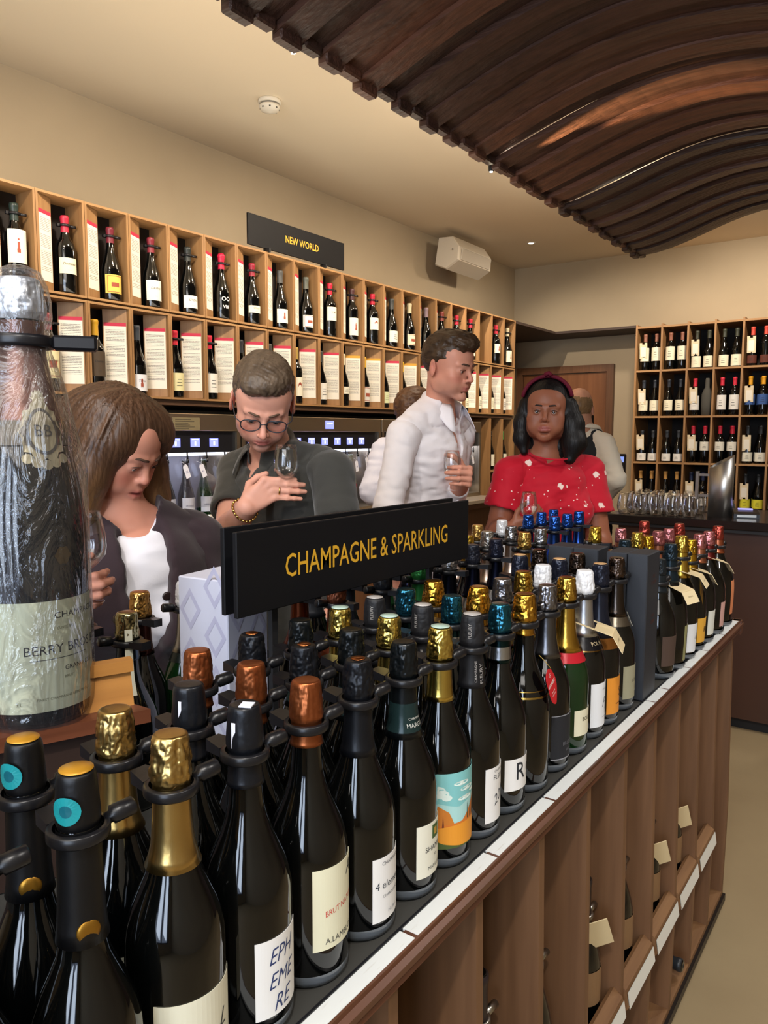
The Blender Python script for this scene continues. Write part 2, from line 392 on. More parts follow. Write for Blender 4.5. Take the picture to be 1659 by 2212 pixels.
FOIL = lambda c, metal=1.0, rough=0.32: mat('foil_%s_%d' % (c, int(metal*10)), c, rough, metal, bump=(70, 0.5, 0.0015, (1, 1, .5)))
def wax(c): return mat('capsule_'+c, c, 0.38, 0.0, spec=0.5)

# simple still-wine bottle for the wall shelves (alike meshes are shared)
def wall_bottle(label, loc, rz, kind='burg', cap='8c1f28', lab='e9e3d2', z0=.05, z1=.13, art=None, txt=None, clamp=True, H=.298, group=None, capbot=.235, glass=None, cat='bottle', segs=18, half=1.05, coin=None):
    prof = (prof_burg if kind == 'burg' else prof_bord)(H)
    t = thing('wine_bottle', label, cat, loc, rz, group)
    gm = glass or glass_dk
    put('glass_body', cached((kind, H, gm.name, segs), lambda: MB().lathe(prof, segs).mesh('glass_body', gm)), t)
    rz_ = rz_of(prof); s = H/.298
    def mkcap():
        zs = [capbot*s+i*(.2845-capbot)*s/4 for i in range(5)]
        p = [(rz_(z)+.0009, z) for z in zs]+[(.0166, .2850*s), (.0166, .2925*s), (.0145, .2985*s), (.001, .299*s)]
        return MB().lathe(p, segs, cap=(False, True)).mesh('capsule', wax(cap))
    put('capsule', cached(('cap', kind, H, cap, capbot, segs), mkcap), t)
    if lab:
        def mklab():
            r = prof[3][0]+.0004; mb = MB().patch(r, z0, z1, -half, half, 10)
            mats = [PAPER(lab), INK(), INK('9a4a35')]
            if txt:
                text_wrap(mb, txt, .014, r, 0, z0+(z1-z0)*.55, 1, shear=.3)
                text_wrap(mb, 'o o o', .006, r, 0, z0+(z1-z0)*.2, 1)
            if art == 'figure':
                for (dx, dz, ww, hh) in ((0, .5, .004, .03), (-.003, .36, .003, .014), (.003, .36, .003, .014), (0, .70, .003, .006)):
                    mb.patch(r+.0006, z0+(z1-z0)*dz-hh/2, z0+(z1-z0)*dz+hh/2, (dx-ww)/r, (dx+ww)/r, 1, mi=2)
            if art == 'frame':
                for a, b, c, d in ((-.8, .8, .06, .09), (-.8, .8, .91, .94), (-.82, -.78, .06, .94), (.78, .82, .06, .94)):
                    mb.patch(r+.0006, z0+(z1-z0)*c, z0+(z1-z0)*d, a, b, 8, mi=2)
                mb.patch(r+.0006, z0+(z1-z0)*.35, z0+(z1-z0)*.58, -.4, .42, 6, mi=2)
            if art == 'arc':
                for q in range(6): 
                    a = -.35+q*.12; mb.patch(r+.0006, z0+(z1-z0)*(.5+.10*math.sin(q*.6)), z0+(z1-z0)*(.62+.12*math.sin(q*.6)), a, a+.1, 1, mi=2)
            if art in ('lines', None) and not txt:
                for q in range(3): mb.patch(r+.0006, z0+(z1-z0)*(.28+.17*q), z0+(z1-z0)*(.31+.17*q), -.35+.05*q, .35-.05*q, 4, mi=1)
            return mb.mesh('label', mats)
        put('label', cached(('lab', kind, lab, z0, z1, art, txt, half), mklab), t)
    if clamp:
        def mkcl():
            z = .262*s
            return (MB().lathe([(.0165, z-.004), (.0215, z-.004), (.0215, z+.004), (.0165, z+.004)], 18, cap=(False, False))
                    .tube([(.004, .019, z), (.004, .042, z)], .0055, 10).box((-.010, -.029, z-.005), (.005, -.019, z+.005)).mesh('neck_clamp', black))
        put('neck_clamp', cached(('clamp', H), mkcl), t, rot=(0, 0, 0))
    return t

# ------------------------------------------------------------------ left wall shelf
D = -2.75; C0, CW = 1.642, .2027
shelf = thing('wall_shelf', 'long two-row oak shelf of tall narrow cubbyholes on the left wall under the sign', 'shelf', (D, 3.6, 1.64))
sx, sy, sz = D, 3.6, 1.64
def sh(lo, hi): return (lo[0]-sx, lo[1]-sy, lo[2]-sz), (hi[0]-sx, hi[1]-sy, hi[2]-sz)
NC = 20; I0 = -4
for i in range(I0, NC):
    y0 = C0+CW*i
    for (za, zb) in ((2.030, 2.402), (1.650, 2.022)):
        # each cubbyhole is its own oak box: cheeks, floor and top are separate boards
        t_ = .009
        MB().box(*sh((D-.115, y0+.001, zb-t_), (D, y0+CW-.001, zb))).obj('top_board', oak_y, shelf)
        MB().box(*sh((D-.115, y0+.001, za), (D, y0+CW-.001, za+t_))).obj('bottom_board', oak_y, shelf)
        MB().box(*sh((D-.115, y0+.001, za+t_), (D, y0+.001+t_, zb-t_))).obj('side_board', oak, shelf)
        MB().box(*sh((D-.115, y0+CW-.001-t_, za+t_), (D, y0+CW-.001, zb-t_))).obj('side_board', oak, shelf)
MB().box(*sh((XL, C0+CW*I0, 1.65), (D-.115, C0+CW*NC, 2.402))).obj('back_board', inside, shelf)
MB().box(*sh((XL, C0+CW*I0, 1.625), (D-.012, C0+CW*NC, 1.648))).obj('underside_rail', mat('dark_stained_oak', '4d3626', 0.5), shelf)
# card with wine notes on an angled plaque in every cubbyhole
def card_mat(head):
    nm = 'notes_card_'+head
    if nm in MATS: return MATS[nm]
    m = mat(nm, 'ece6d6', 0.7); nt = m.node_tree; b = nt.nodes['Principled BSDF']
    tc = nt.nodes.new('ShaderNodeTexCoord'); sp_ = nt.nodes.new('ShaderNodeSeparateXYZ'); nt.links.new(tc.outputs['Generated'], sp_.inputs[0])
    def M_(op, a, bv=None, c=None):
        n = nt.nodes.new('ShaderNodeMath'); n.operation = op
        for i_, v in enumerate((a, bv, c)):
            if v is None: continue
            if isinstance(v, (int, float)): n.inputs[i_].default_value = v
            else: nt.links.new(v, n.inputs[i_])
        return n.outputs[0]
    z = sp_.outputs['Z']
    band = M_('GREATER_THAN', z, .945)
    ln = M_('LESS_THAN', M_('FRACT', M_('MULTIPLY', z, 42)), .38)
    nz = nt.nodes.new('ShaderNodeTexNoise'); nz.inputs['Scale'].default_value = 60; nt.links.new(tc.outputs['Generated'], nz.inputs['Vector'])
    word = M_('GREATER_THAN', nz.outputs['Fac'], .44)
    rng = M_('MULTIPLY', M_('GREATER_THAN', z, .14), M_('LESS_THAN', z, .90))
    gap = M_('LESS_THAN', M_('FRACT', M_('MULTIPLY', z, 4.3)), .86)
    xin = M_('MULTIPLY', M_('GREATER_THAN', sp_.outputs['Y'], .08), M_('LESS_THAN', sp_.outputs['Y'], .92))
    f = M_('MULTIPLY', M_('MULTIPLY', M_('MULTIPLY', ln, word), M_('MULTIPLY', rng, gap)), xin)
    mx = nt.nodes.new('ShaderNodeMix'); mx.data_type = 'RGBA'; mx.inputs['A'].default_value = lin('ece6d6'); mx.inputs['B'].default_value = lin('77726a')
    nt.links.new(f, mx.inputs['Factor'])
    m2 = nt.nodes.new('ShaderNodeMix'); m2.data_type = 'RGBA'; m2.inputs['B'].default_value = lin(head)
    nt.links.new(band, m2.inputs['Factor']); nt.links.new(mx.outputs['Result'], m2.inputs['A']); nt.links.new(m2.outputs['Result'], b.inputs['Base Color'])
    return m
for i in range(I0, NC):
    y0 = C0+CW*i
    for row, (za, zb) in enumerate(((2.030, 2.402), (1.650, 2.022))):
        if i == 17 and row == 0: continue
        if row == 0: px, py, L, ang = D-.008, y0+.013, .084, math.radians(26.4)
        else: px, py, L, ang = D-.072, y0+CW-.014-.074, .096, math.radians(-41)
        Mx = Matrix.Translation((px-sx, py-sy, 0)) @ Matrix.Rotation(ang, 4, 'Z')
        pl = MB().box((-.006, 0, za+.011-sz), (0, L, zb-.011-sz), M=Mx).obj('plaque', oak, shelf)
        head = 'd9a13a' if (row == 1 and i in (9, 10, 12)) else 'c2304a'
        zc = za+.045-sz
        c = put('info_card', cached(('card', row, head), lambda: MB().box((0, .004, 0), (.0008, L-.004, .262)).mesh('info_card', card_mat(head))), pl, (px-sx, py-sy, zc), (0, 0, ang))

UP = {-2: ('burg', '1c1c20', 'e9e3d2', .05, .12, None, None), -1: ('bord', '22302c', 'e3dccb', .08, .20, 'figure', None), 0: ('bord', 'b0263c', 'dfd8bb', .075, .135, None, 'Domaine'), 1: ('burg', '6e2430', 'dcbf5a', .03, .105, 'frame', None),
      2: ('burg', '7a2632', 'e4dfd0', .03, .115, None, 'DAWN'), 3: ('burg', '2a2e2c', 'ece6da', .025, .08, None, 'SEVEN'), 4: ('burg', 'c02040', None, 0, 0, None, None), 5: ('burg', '8a2232', 'e6dfc6', .055, .09, None, 'Chaux'),
      6: ('burg', '4c4c4a', 'e8e2d2', .03, .10, 'figure', None), 7: ('burg', '55584f', 'e8e6dc', .03, .095, 'frame', None), 8: ('bord', 'c02238', 'e2dcc8', .09, .165, None, 'V BEL'), 9: ('bord', '4a2c2c', 'e6dfcd', .03, .13, 'figure', None),
      10: ('bord', 'b52238', 'e6e0cf', .085, .155, 'arc', None), 11: ('burg', '3c3e3c', 'e9e2cf', .03, .10, None, None), 12: ('burg', 'b9ae8c', 'e0d9bd', .03, .10, 'frame', None), 13: ('burg', '7d6a70', 'e6e4de', .03, .08, None, None),
      14: ('burg', '7c3830', 'e6e0cf', .03, .09, None, None), 15: ('bord', 'b8243a', 'e6e0cf', .06, .15, None, None), 16: ('burg', 'c8283c', 'e6dfc9', .03, .10, None, None), 18: ('bord', 'c02a3e', 'e8e0c6', .085, .155, 'figure', None), 19: ('burg', 'cfc3a0', 'e6dcbf', .03, .12, 'figure', None)}
CN = {'1c1c20': 'black', '22302c': 'dark green', 'b0263c': 'red', '6e2430': 'maroon', '7a2632': 'dark red', '2a2e2c': 'black', 'c02040': 'red wax', '8a2232': 'deep red', '4c4c4a': 'grey', '55584f': 'silver grey', 'c02238': 'bright red',
      '4a2c2c': 'brown black', 'b52238': 'crimson', '3c3e3c': 'charcoal', 'b9ae8c': 'cream gold', '7d6a70': 'mauve', '7c3830': 'rust red', 'b8243a': 'red', 'c8283c': 'scarlet', 'c02a3e': 'red', 'cfc3a0': 'cream'}
def ordw(n): return ['zeroth', 'first', 'second', 'third', 'fourth', 'fifth', 'sixth', 'seventh', 'eighth', 'ninth', 'tenth', 'eleventh', 'twelfth', 'thirteenth', 'fourteenth', 'fifteenth', 'sixteenth', 'seventeenth', 'eighteenth', 'nineteenth', 'twentieth', 'twenty-first', 'twenty-second'][n]
for i, (kd, cp, lb, a, b, art, tx) in UP.items():
    y = C0+CW*i+.142; nm = CN[cp]
    place = {-2: 'left of the leftmost upper wall cubbyhole', -1: 'leftmost in the upper wall shelf row', 19: 'last upper cubbyhole beside the door recess'}.get(i, '%s cubbyhole of the upper wall row' % ordw(i+2))
    w = wall_bottle('bottle with %s capsule%s, %s' % (nm, '' if lb is None else ' and %s label' % ('yellow' if lb == 'dcbf5a' else 'pale'), place), (-2.792, y, 2.0395), -.2, kd, cp, lb, a, b, art, tx, clamp=i not in (6, 7, 11, 12, 13), group='bottles in the upper row of the left wall shelf')
    if i == 4:
        mb = MB(); r = .0388; text_wrap(mb, 'OO', .028, r, 0, .085, 0, weight=.02); text_wrap(mb, 'VBI', .022, r, 0, .05, 0, weight=.02); mb.obj('printed_lettering', PAPER('e6e4de'), w)
        MB().lathe([(.016, .287), (.019, .291), (.0185, .300), (.013, .308), (.001, .310)], 18).obj('wax_top', wax('c02040'), w)
LOW = {0: ('bord', '8e2230', 'ddd3a4', .05, .165, 'frame', 'Delfado'), 1: ('bord', 'd0a02c', '4a3c2c', .07, .17, None, 'Denise'), 2: ('burg', '40464e', 'e2e2e4', .02, .09, 'figure', 'Terra'), 3: ('burg', 'c82a3e', 'ded6a2', .03, .11, None, None), 4: ('burg', 'd02c44', 'e6e2d6', .03, .12, None, None),
       5: ('burg', '30343a', 'e6e2d6', .03, .10, None, None), 6: ('burg', '4c4c4a', 'e6e2d6', .03, .10, None, None), 7: ('bord', 'b89a50', 'e9e2cb', .04, .14, 'arc', None), 8: ('burg', '3c3e3c', 'e6e2d6', .03, .12, None, None), 9: ('burg', 'd6ceb0', 'e6e2cc', .07, .11, None, None),
       10: ('burg', 'd2a63a', 'd8d4c8', .03, .12, 'frame', None), 11: ('burg', '44483c', 'd6dcae', .03, .10, None, None), 12: ('burg', 'dcb62e', 'e6e2d6', .03, .10, None, None), 13: ('burg', '3c3e3c', 'e6e2d6', .03, .10, None, None), 14: ('burg', '33302e', 'e6e2d6', .03, .10, None, None),
       15: ('burg', '3c3e3c', 'dfe0b8', .03, .12, None, None), 16: ('burg', '2c2e2c', 'e6e2c4', .03, .10, None, None), 17: ('burg', '30343a', 'e6e2c6', .03, .12, None, None), 18: ('burg', '4a2c2c', 'e6e2c6', .03, .12, None, None), 19: ('burg', '3a3c3a', 'e8e4d8', .03, .12, None, None)}
CN2 = {'8e2230': 'dark red', 'd0a02c': 'yellow', '40464e': 'slate', 'c82a3e': 'red', 'd02c44': 'red', '30343a': 'black', '4c4c4a': 'grey', 'b89a50': 'gold', '3c3e3c': 'charcoal', 'd6ceb0': 'cream', 'd2a63a': 'amber', '44483c': 'olive black', 'dcb62e': 'bright yellow', '33302e': 'black', '2c2e2c': 'black', '4a2c2c': 'brown', '3a3c3a': 'charcoal'}
for i, (kd, cp, lb, a, b, art, tx) in LOW.items():
    y = C0+CW*i+.056
    wall_bottle('bottle with %s capsule beside its card, %s cubbyhole of the lower wall row' % (CN2[cp], ordw(i+1)), (-2.794, y, 1.6595), -.15, kd, cp, lb, a, b, art, tx, clamp=i in (0, 3, 4), group='bottles in the lower row of the left wall shelf', half=1.0)

# ------------------------------------------------------------------ two-column floor shelf under the far end of the wall shelf
fs_ = thing('floor_shelf', 'tall oak floor shelf of narrow cubbyholes at the far end of the left wall', 'shelf', (D, 5.2, 0))
def fb(lo, hi, nm, m_): MB().box((lo[0]-D, lo[1]-5.2, lo[2]), (hi[0]-D, hi[1]-5.2, hi[2])).obj(nm, m_, fs_)
for yy in (4.93, 5.285, 5.49, 5.69): fb((D-.36, yy, 0), (D, yy+.018, 1.62), 'side_board', oak)
for zz in (.02, .42, .80, 1.205, 1.604):
    if zz < 1.6: fb((D-.36, 5.303, zz), (D, 5.49, zz+.016), 'shelf_board', oak_y); fb((D-.36, 5.508, zz), (D, 5.69, zz+.016), 'shelf_board', oak_y)
fb((D-.36, 4.948, .80), (D+.0, 5.285, .82), 'shelf_board', oak_y)
fb((XL, 4.93, 0), (D-.36, 5.708, 1.62), 'back_board', inside)
fb((D-.20, 5.10, .98), (D-.0, 5.285, .998), 'shelf_board', mat('dark_slab', '4a3826', 0.4))
for (yy, zz, cp, lb, kd, lbl) in ((5.36, 1.2225, '2a2e2c', 'e6e2cc', 'burg', 'black-capped bottle with white label in the floor shelf beside the woman in red'), (5.57, 1.2225, '2f8a4a', 'e6e2cc', 'burg', 'dark bottle with green capsule in the floor shelf beside the woman in red'),
                          (5.36, .8175, '8a1f3a', 'b03050', 'bord', 'bottle with magenta label in the lower floor shelf cubbyhole'), (5.57, .8175, '3a3c3a', 'd8c27a', 'bord', 'bottle with tan label in the lower floor shelf cubbyhole, nearest the corner')):
    wall_bottle(lbl, (-2.80, yy+.02, zz), .3, kd, cp, lb, .03, .12, None, None, clamp=(zz > 1.2 and yy < 5.5), group='bottles in the floor shelf')

# ------------------------------------------------------------------ back wall shelf
bx = thing('back_shelf', 'tall oak shelf unit of bottle cubbyholes on the back wall behind the till', 'shelf', (-1.2, 6.5, 0))
BX0, BW, NB = -2.033, .2056, 8
rows = [2.030, 1.652, 1.272, .895, .52, .14]
def bb(lo, hi, nm, m_): MB().box((lo[0]+1.2, lo[1]-6.5, lo[2]), (hi[0]+1.2, hi[1]-6.5, hi[2])).obj(nm, m_, bx)
for i in range(NB+1):
    bb((BX0+BW*i-.0075, 6.5, 0), (BX0+BW*i+.0075, YB-.01, 2.402), 'upright_board', oak)
for zz in rows+[2.387]:
    for i in range(NB): bb((BX0+BW*i+.0075, 6.501, zz-.015), (BX0+BW*(i+1)-.0075, YB-.01, zz), 'shelf_board', oak_x)
bb((BX0, YB-.01, 0), (BX0+BW*NB, YB, 2.402), 'back_board', inside)
# (kind, capsule, label, z0, z1, number at front, tag?)
def hang_tag(label, x, y, z, rz=-math.pi/2):
    t = thing('price_tag', label, 'tag', (x, y, z), rz, 'cream price tags hung on bottle necks')
    me = cached('neck_tag', lambda: MB().box((.0400, -.031, -.062), (.0408, .031, .052)).box((.0400, -.031, .052), (.0408, -.010, .066)).box((.0400, .010, .052), (.0408, .031, .066)).mesh('tag_card', PAPER('e0cfae')))
    put('tag_card', me, t, rot=(0, .12, 0))
    pr = cached('neck_tag_print', lambda: (MB().box((.0408, -.020, -.045), (.0412, .020, .032)).mesh('printed_panel', PAPER('efe9da'))))
    put('printed_panel', pr, t, rot=(0, .12, 0))
    return t
cream = 'e9e3c9'
cells = {
 (0, 0): ('bord', '8a5a48', cream, .075, .185, 3, True), (1, 0): ('bord', '8a5a48', cream, .075, .185, 3, False), (2, 0): ('burg', '3a3c30', cream, .008, .095, 3, True), (3, 0): ('burg', '3a3c30', cream, .008, .095, 2, False), (4, 0): ('bord', 'c8483a', '5a2c20', .02, .08, 2, True), (5, 0): ('bord', '23262a', cream, .03, .12, 2, False),
 (0, 1): ('burg', '2a2e36', cream, .045, .13, 3, True), (1, 1): ('burg', '2a2e36', cream, .045, .13, 2, False), (2, 1): ('bord', 'c82c40', 'e6e4de', .045, .16, 1, True), (3, 1): ('bord', 'c82c40', 'e6e4de', .045, .16, 2, False), (4, 1): ('bord', 'd89a20', '3a5a96', .08, .16, 3, True), (5, 1): ('bord', 'd89a20', 'e2b428', .07, .12, 2, False),
 (0, 2): ('burg', '2c3036', 'e6e4de', .01, .07, 3, True), (1, 2): ('burg', '2c3036', 'e6e4de', .01, .07, 2, False), (2, 2): ('bord', 'b02438', 'e2dfd2', .10, .17, 3, True), (3, 2): ('bord', 'b02438', 'e2dfd2', .10, .17, 3, False), (4, 2): ('burg', '23262a', 'e2e0cf', .02, .09, 3, True), (5, 2): ('burg', '23262a', 'e2e0cf', .02, .09, 2, False),
 (0, 3): ('burg', 'b5894e', 'e9dfc0', .03, .12, 3, True), (1, 3): ('burg', 'b5894e', 'e9dfc0', .03, .12, 3, False), (2, 3): ('bord', '1c2440', 'e6e4de', .03, .09, 3, True), (3, 3): ('bord', '1c2440', 'e6e4de', .03, .09, 2, False), (4, 3): ('burg', '23262a', 'd8d23a', .03, .10, 3, True), (5, 3): ('burg', '8a1f28', 'e6e4de', .03, .12, 2, False),
 (0, 4): ('burg', '23262a', cream, .03, .12, 2, False), (1, 4): ('burg', '6e2430', cream, .03, .12, 2, False), (4, 4): ('bord', '23262a', cream, .03, .12, 2, False)}
colw = ['leftmost', 'second', 'third', 'fourth', 'fifth', 'sixth']; roww = ['top', 'second', 'third', 'fourth', 'fifth']
capw = {'8a5a48': 'tan', '3a3c30': 'olive', 'c8483a': 'orange-red', '23262a': 'black', '2a2e36': 'dark slate', 'c82c40': 'red', 'd89a20': 'yellow', '2c3036': 'dark', 'b02438': 'dark red', 'b5894e': 'gold', '1c2440': 'navy', '8a1f28': 'red', '6e2430': 'maroon'}
for (c, r), (kd, cp, lb, a, b, n, tg) in cells.items():
    x0 = BX0+BW*c; zf = rows[r]
    H = .298 if r != 2 or c > 1 else .26
    pos = [(x0+.058, 6.56, 'front left'), (x0+.150, 6.56, 'front right'), (x0+.125, 6.66, 'behind the front pair')][:max(n, 1)]
    if n == 1: pos = pos[:1]
    for (px, py, w) in pos:
        wall_bottle('%s-capped bottle, %s, %s cubbyhole of the %s back shelf row' % (capw[cp], w, colw[c], roww[r]), (px, py, zf+.0005), -math.pi/2+.12*math.sin(c*3+r), kd, cp, lb, a, b, 'lines' if lb else None, None, clamp=False, group='bottles on the back shelf', H=H, half=1.2)
    if tg: hang_tag('cream price tag in the %s cubbyhole of the %s back shelf row' % (colw[c], roww[r]), x0+.056, 6.56-.003, zf+.165)
t = thing('wine_bottle', 'bottle wrapped in plain grey tissue beside a red-capped bottle on the back shelf', 'bottle', (BX0+BW*2+.150, 6.565, rows[1]+.0005), 0, 'bottles on the back shelf')
MB().lathe([(.034, 0), (.040, .004), (.041, .08), (.040, .17), (.030, .20), (.018, .225), (.017, .28), (.014, .298)], 18, rfun=lambda a, z, j: 1+.03*math.sin(5*a+j)).obj('tissue_wrap', mat('grey_tissue', '4c4a44', 0.9), t)

# ------------------------------------------------------------------ sign on the wall shelf
sg = thing('shelf_sign', 'black NEW WORLD sign board standing on top of the left wall shelf', 'sign', (-2.76, 3.115, 2.402))
signm = mat('sign_black', '0d0d10', 0.55, spec=.3); gold_ink = mat('gold_lettering', 'd9a52e', 0.4)
MB().box((-.006, -.375, .016), (.006, .375, .165), bev=.001).obj('board', signm, sg)
for yy in (-.24, .20): MB().box((-.02, yy-.006, 0), (.02, yy+.006, .02)).obj('foot', blackm, sg)
m = MB(); text_flat(m, 'NEW WORLD', .049, Matrix(((0, 0, 1, .0068), (1, 0, 0, 0.02), (0, 1, 0, .075), (0, 0, 0, 1))), 0, weight=.018, xs=.86); m.obj('lettering', gold_ink, sg)
# ================================================================== gondola (island unit)
TZ = .94                                   # top of the display deck
G0, G1 = -.55, 2.49                        # its near and far ends along Y
GX0, GX1 = -1.08, -.430
gm_dark = mat('deck_mat', '3b3a36', 0.7, bump=(50, 0.3, 0.001))
mahog = wood('moulding_wood', '6a4330', '4b2e20', 'Y', 0.32)
binwood = wood('bin_wood', '805c3f', '694930', 'Z', 0.55)
binwood_y = wood('bin_wood_y', '8f6a46', '745236', 'Y', 0.55)
gon = thing('display_gondola', 'wooden island display unit with grey deck, moulded edge and bins of slanted dividers', 'display unit', (-.755, .97, 0))
def gb(lo, hi, nm, m_, bev=0): return MB().box((lo[0]+.755, lo[1]-.97, lo[2]), (hi[0]+.755, hi[1]-.97, hi[2]), bev=bev).obj(nm, m_, gon)
gb((GX0, G0, TZ-.03), (GX1-.001, G1, TZ-.002), 'deck', gm_dark)
def mould(path_lo, path_hi, axis):
    m = MB()
    prof = [(0, 0), (0, -.006), (.006, -.010), (.006, -.018), (-.001, -.024), (.002, -.032), (-.004, -.040), (-.02, -.042), (-.02, 0)]
    n = len(prof); vs = []
    for t in (path_lo, path_hi):
        for (o, z) in prof:
            if axis == 'R': vs.append((GX1+.755+o, t-.97, TZ+z))
            elif axis == 'L': vs.append((GX0+.755-o, t-.97, TZ+z))
            elif axis == 'E': vs.append((t+.755, G1-.97+o, TZ+z))
            else: vs.append((t+.755, G0-.97-o, TZ+z))
    fs = [(i, (i+1) % n, n+(i+1) % n, n+i) for i in range(n)]+[tuple(range(n)), tuple(range(n, 2*n))]
    m.add(vs, fs); return m
mould(G0, G1+.004, 'R').obj('edge_moulding', mahog, gon); mould(G0, G1, 'L').obj('edge_moulding', mahog, gon)
mould(GX0, GX1+.004, 'E').obj('edge_moulding', mahog, gon); mould(GX0, GX1, 'N').obj('edge_moulding', mahog, gon)
# bins
DY = [.853+.2018*k for k in range(-7, 9)]
BZ0, BZ1, BZ2 = .075, .345, TZ-.040
for y in DY:
    for sgn in (1, -1):
        xf = GX1-.012 if sgn > 0 else GX0+.012; xi = -.755+sgn*.02
        ynm = 'divider'
        # the cheek leans back slightly towards its top like a bottle bin
        lo, hi = min(xf, xi), max(xf, xi)
        m = MB(); pts = [(lo, BZ0), (hi, BZ0), (hi, BZ2), (lo, BZ2)]
        if sgn > 0: pts = [(xi, BZ0), (xf, BZ0), (xf+.004, .34), (xf-.006, BZ2), (xi, BZ2)]
        else: pts = [(xi, BZ0), (xf, BZ0), (xf, BZ2), (xi, BZ2)]
        n = len(pts); vs = [(p[0]+.755, y-.0095-.97, p[1]) for p in pts]+[(p[0]+.755, y+.0095-.97, p[1]) for p in pts]
        m.add(vs, [tuple(range(n)), tuple(range(n, 2*n))[::-1]]+[(i, n+i, n+(i+1) % n, (i+1) % n) for i in range(n)])
        m.obj(ynm, binwood, gon)
gb((-.775, G0+.05, BZ0), (-.735, G1-.02, BZ2), 'centre_panel', wood('bin_back', '5d3f2b', '4a3122', 'Z', 0.6))
gb((GX0+.02, G0+.05, .055), (GX1-.012, G1-.01, BZ0), 'bottom_board', binwood_y)
gb((GX0+.05, G0+.08, 0), (GX1-.03, G1-.04, .055), 'plinth', mat('plinth_black', '15120f', 0.5))
gb((GX1-.014, G0+.05, .038), (GX1-.004, G1-.01, .060), 'plinth_rail', mat('rail_dark', '1c1613', 0.4))
lab_m = mat('ticket_white', 'e4e4dc', 0.55)
def ticket_mat():
    m = mat('ticket_print', 'e9e8e0', 0.5); nt = m.node_tree; b = nt.nodes['Principled BSDF']
    tc = nt.nodes.new('ShaderNodeTexCoord'); mp = nt.nodes.new('ShaderNodeMapping'); mp.inputs['Scale'].default_value = (260, 34, 1)
    nz = nt.nodes.new('ShaderNodeTexNoise'); nz.inputs['Scale'].default_value = 1; nz.inputs['Detail'].default_value = 2
    nt.links.new(tc.outputs['Object'], mp.inputs['Vector']); nt.links.new(mp.outputs['Vector'], nz.inputs['Vector'])
    cr = nt.nodes.new('ShaderNodeValToRGB'); cr.color_ramp.elements[0].position = .62; cr.color_ramp.elements[1].position = .80
    cr.color_ramp.elements[0].color = lin('dfe2e0'); cr.color_ramp.elements[1].color = lin('cfcec8')
    nt.links.new(nz.outputs['Fac'], cr.inputs['Fac']); nt.links.new(cr.outputs['Color'], b.inputs['Base Color']); return m
tmat = ticket_mat()
for k in range(-6, 8):
    y0, y1 = DY[k+7-1]+.0, DY[k+7]
    # sloping lip with ticket in front of each bin; the shelf board behind it
    gb((-.735, y0+.010, .318), (GX1-.018, y1-.010, .332), 'shelf_board', binwood_y)
    m = MB(); a = [(GX1-.026, .345-.033), (GX1-.012, .312), (GX1+.004, .338), (GX1-.004, .372), (GX1-.022, .385), (GX1-.030, .38)]
    n = len(a); m.add([(p[0]+.755, y0+.010-.97, p[1]) for p in a]+[(p[0]+.755, y1-.010-.97, p[1]) for p in a], [tuple(range(n)), tuple(range(n, 2*n))[::-1]]+[(i, n+i, n+(i+1) % n, (i+1) % n) for i in range(n)])
    lip = m.obj('bin_lip', binwood_y, gon)
    m = MB(); m.add([(GX1+.755+.0045, y0+.012-.97, .3335), (GX1+.755+.0045, y1-.012-.97, .3335), (GX1+.755-.0005, y1-.012-.97, .3665), (GX1+.755-.0005, y0+.012-.97, .3665)], [(0, 1, 2, 3)])
    m.add([(GX1+.755+.0055, y0+.012-.97, .3335), (GX1+.755+.0055, y1-.012-.97, .3335), (GX1+.755+.0005, y1-.012-.97, .3665), (GX1+.755+.0005, y0+.012-.97, .3665)], [(0, 1, 2, 3)])
    m.obj('bin_ticket', lab_m, gon)
# white ticket strips along the deck edge
cuts = [-.54, -.12, .285, .676, .876, 1.068, 1.60, 1.70, 1.89, 2.07, 2.27, 2.465]
for a, b in zip(cuts, cuts[1:]):
    gb((GX1-.0235, a+.003, TZ-.002), (GX1-.003, b-.003, TZ+.0005), 'shelf_ticket', tmat)
gb((GX1-.0265, G0, TZ-.002), (GX1-.0235, G1, TZ+.002), 'ticket_rail', black)

# bottles lying / standing in the bins that the photo shows
def bin_bottle(label, x, y, z, lean, rz, cap='2c2320', lab='8a6a48', H=.30):
    prof = prof_burg(H)
    t = thing('wine_bottle', label, 'bottle', (x, y, z), 0, 'bottles in the bins under the gondola deck'); t.rotation_euler = (0, lean, rz)
    put('glass_body', cached(('burg', H, 'b', 18), lambda: MB().lathe(prof, 18).mesh('glass_body', glass_dk)), t)
    put('capsule', cached(('cap2', H, cap), lambda: MB().lathe([(.0165, H-.075), (.0158, H-.02), (.0172, H-.016), (.0172, H-.006), (.001, H)], 18, cap=(False, True)).mesh('capsule', wax(cap))), t)
    put('label', cached(('lab2', lab), lambda: MB().patch(.0389, .05, .12, -1, 1, 8).mesh('label', PAPER(lab))), t)
    put('neck_clamp', cached(('clamp2', H), lambda: MB().lathe([(.0165, H-.084), (.0215, H-.084), (.0215, H-.076), (.0165, H-.076)], 16, cap=(False, False)).tube([(.004, .019, H-.08), (.004, .046, H-.08)], .0065, 10).mesh('neck_clamp', steel)), t)
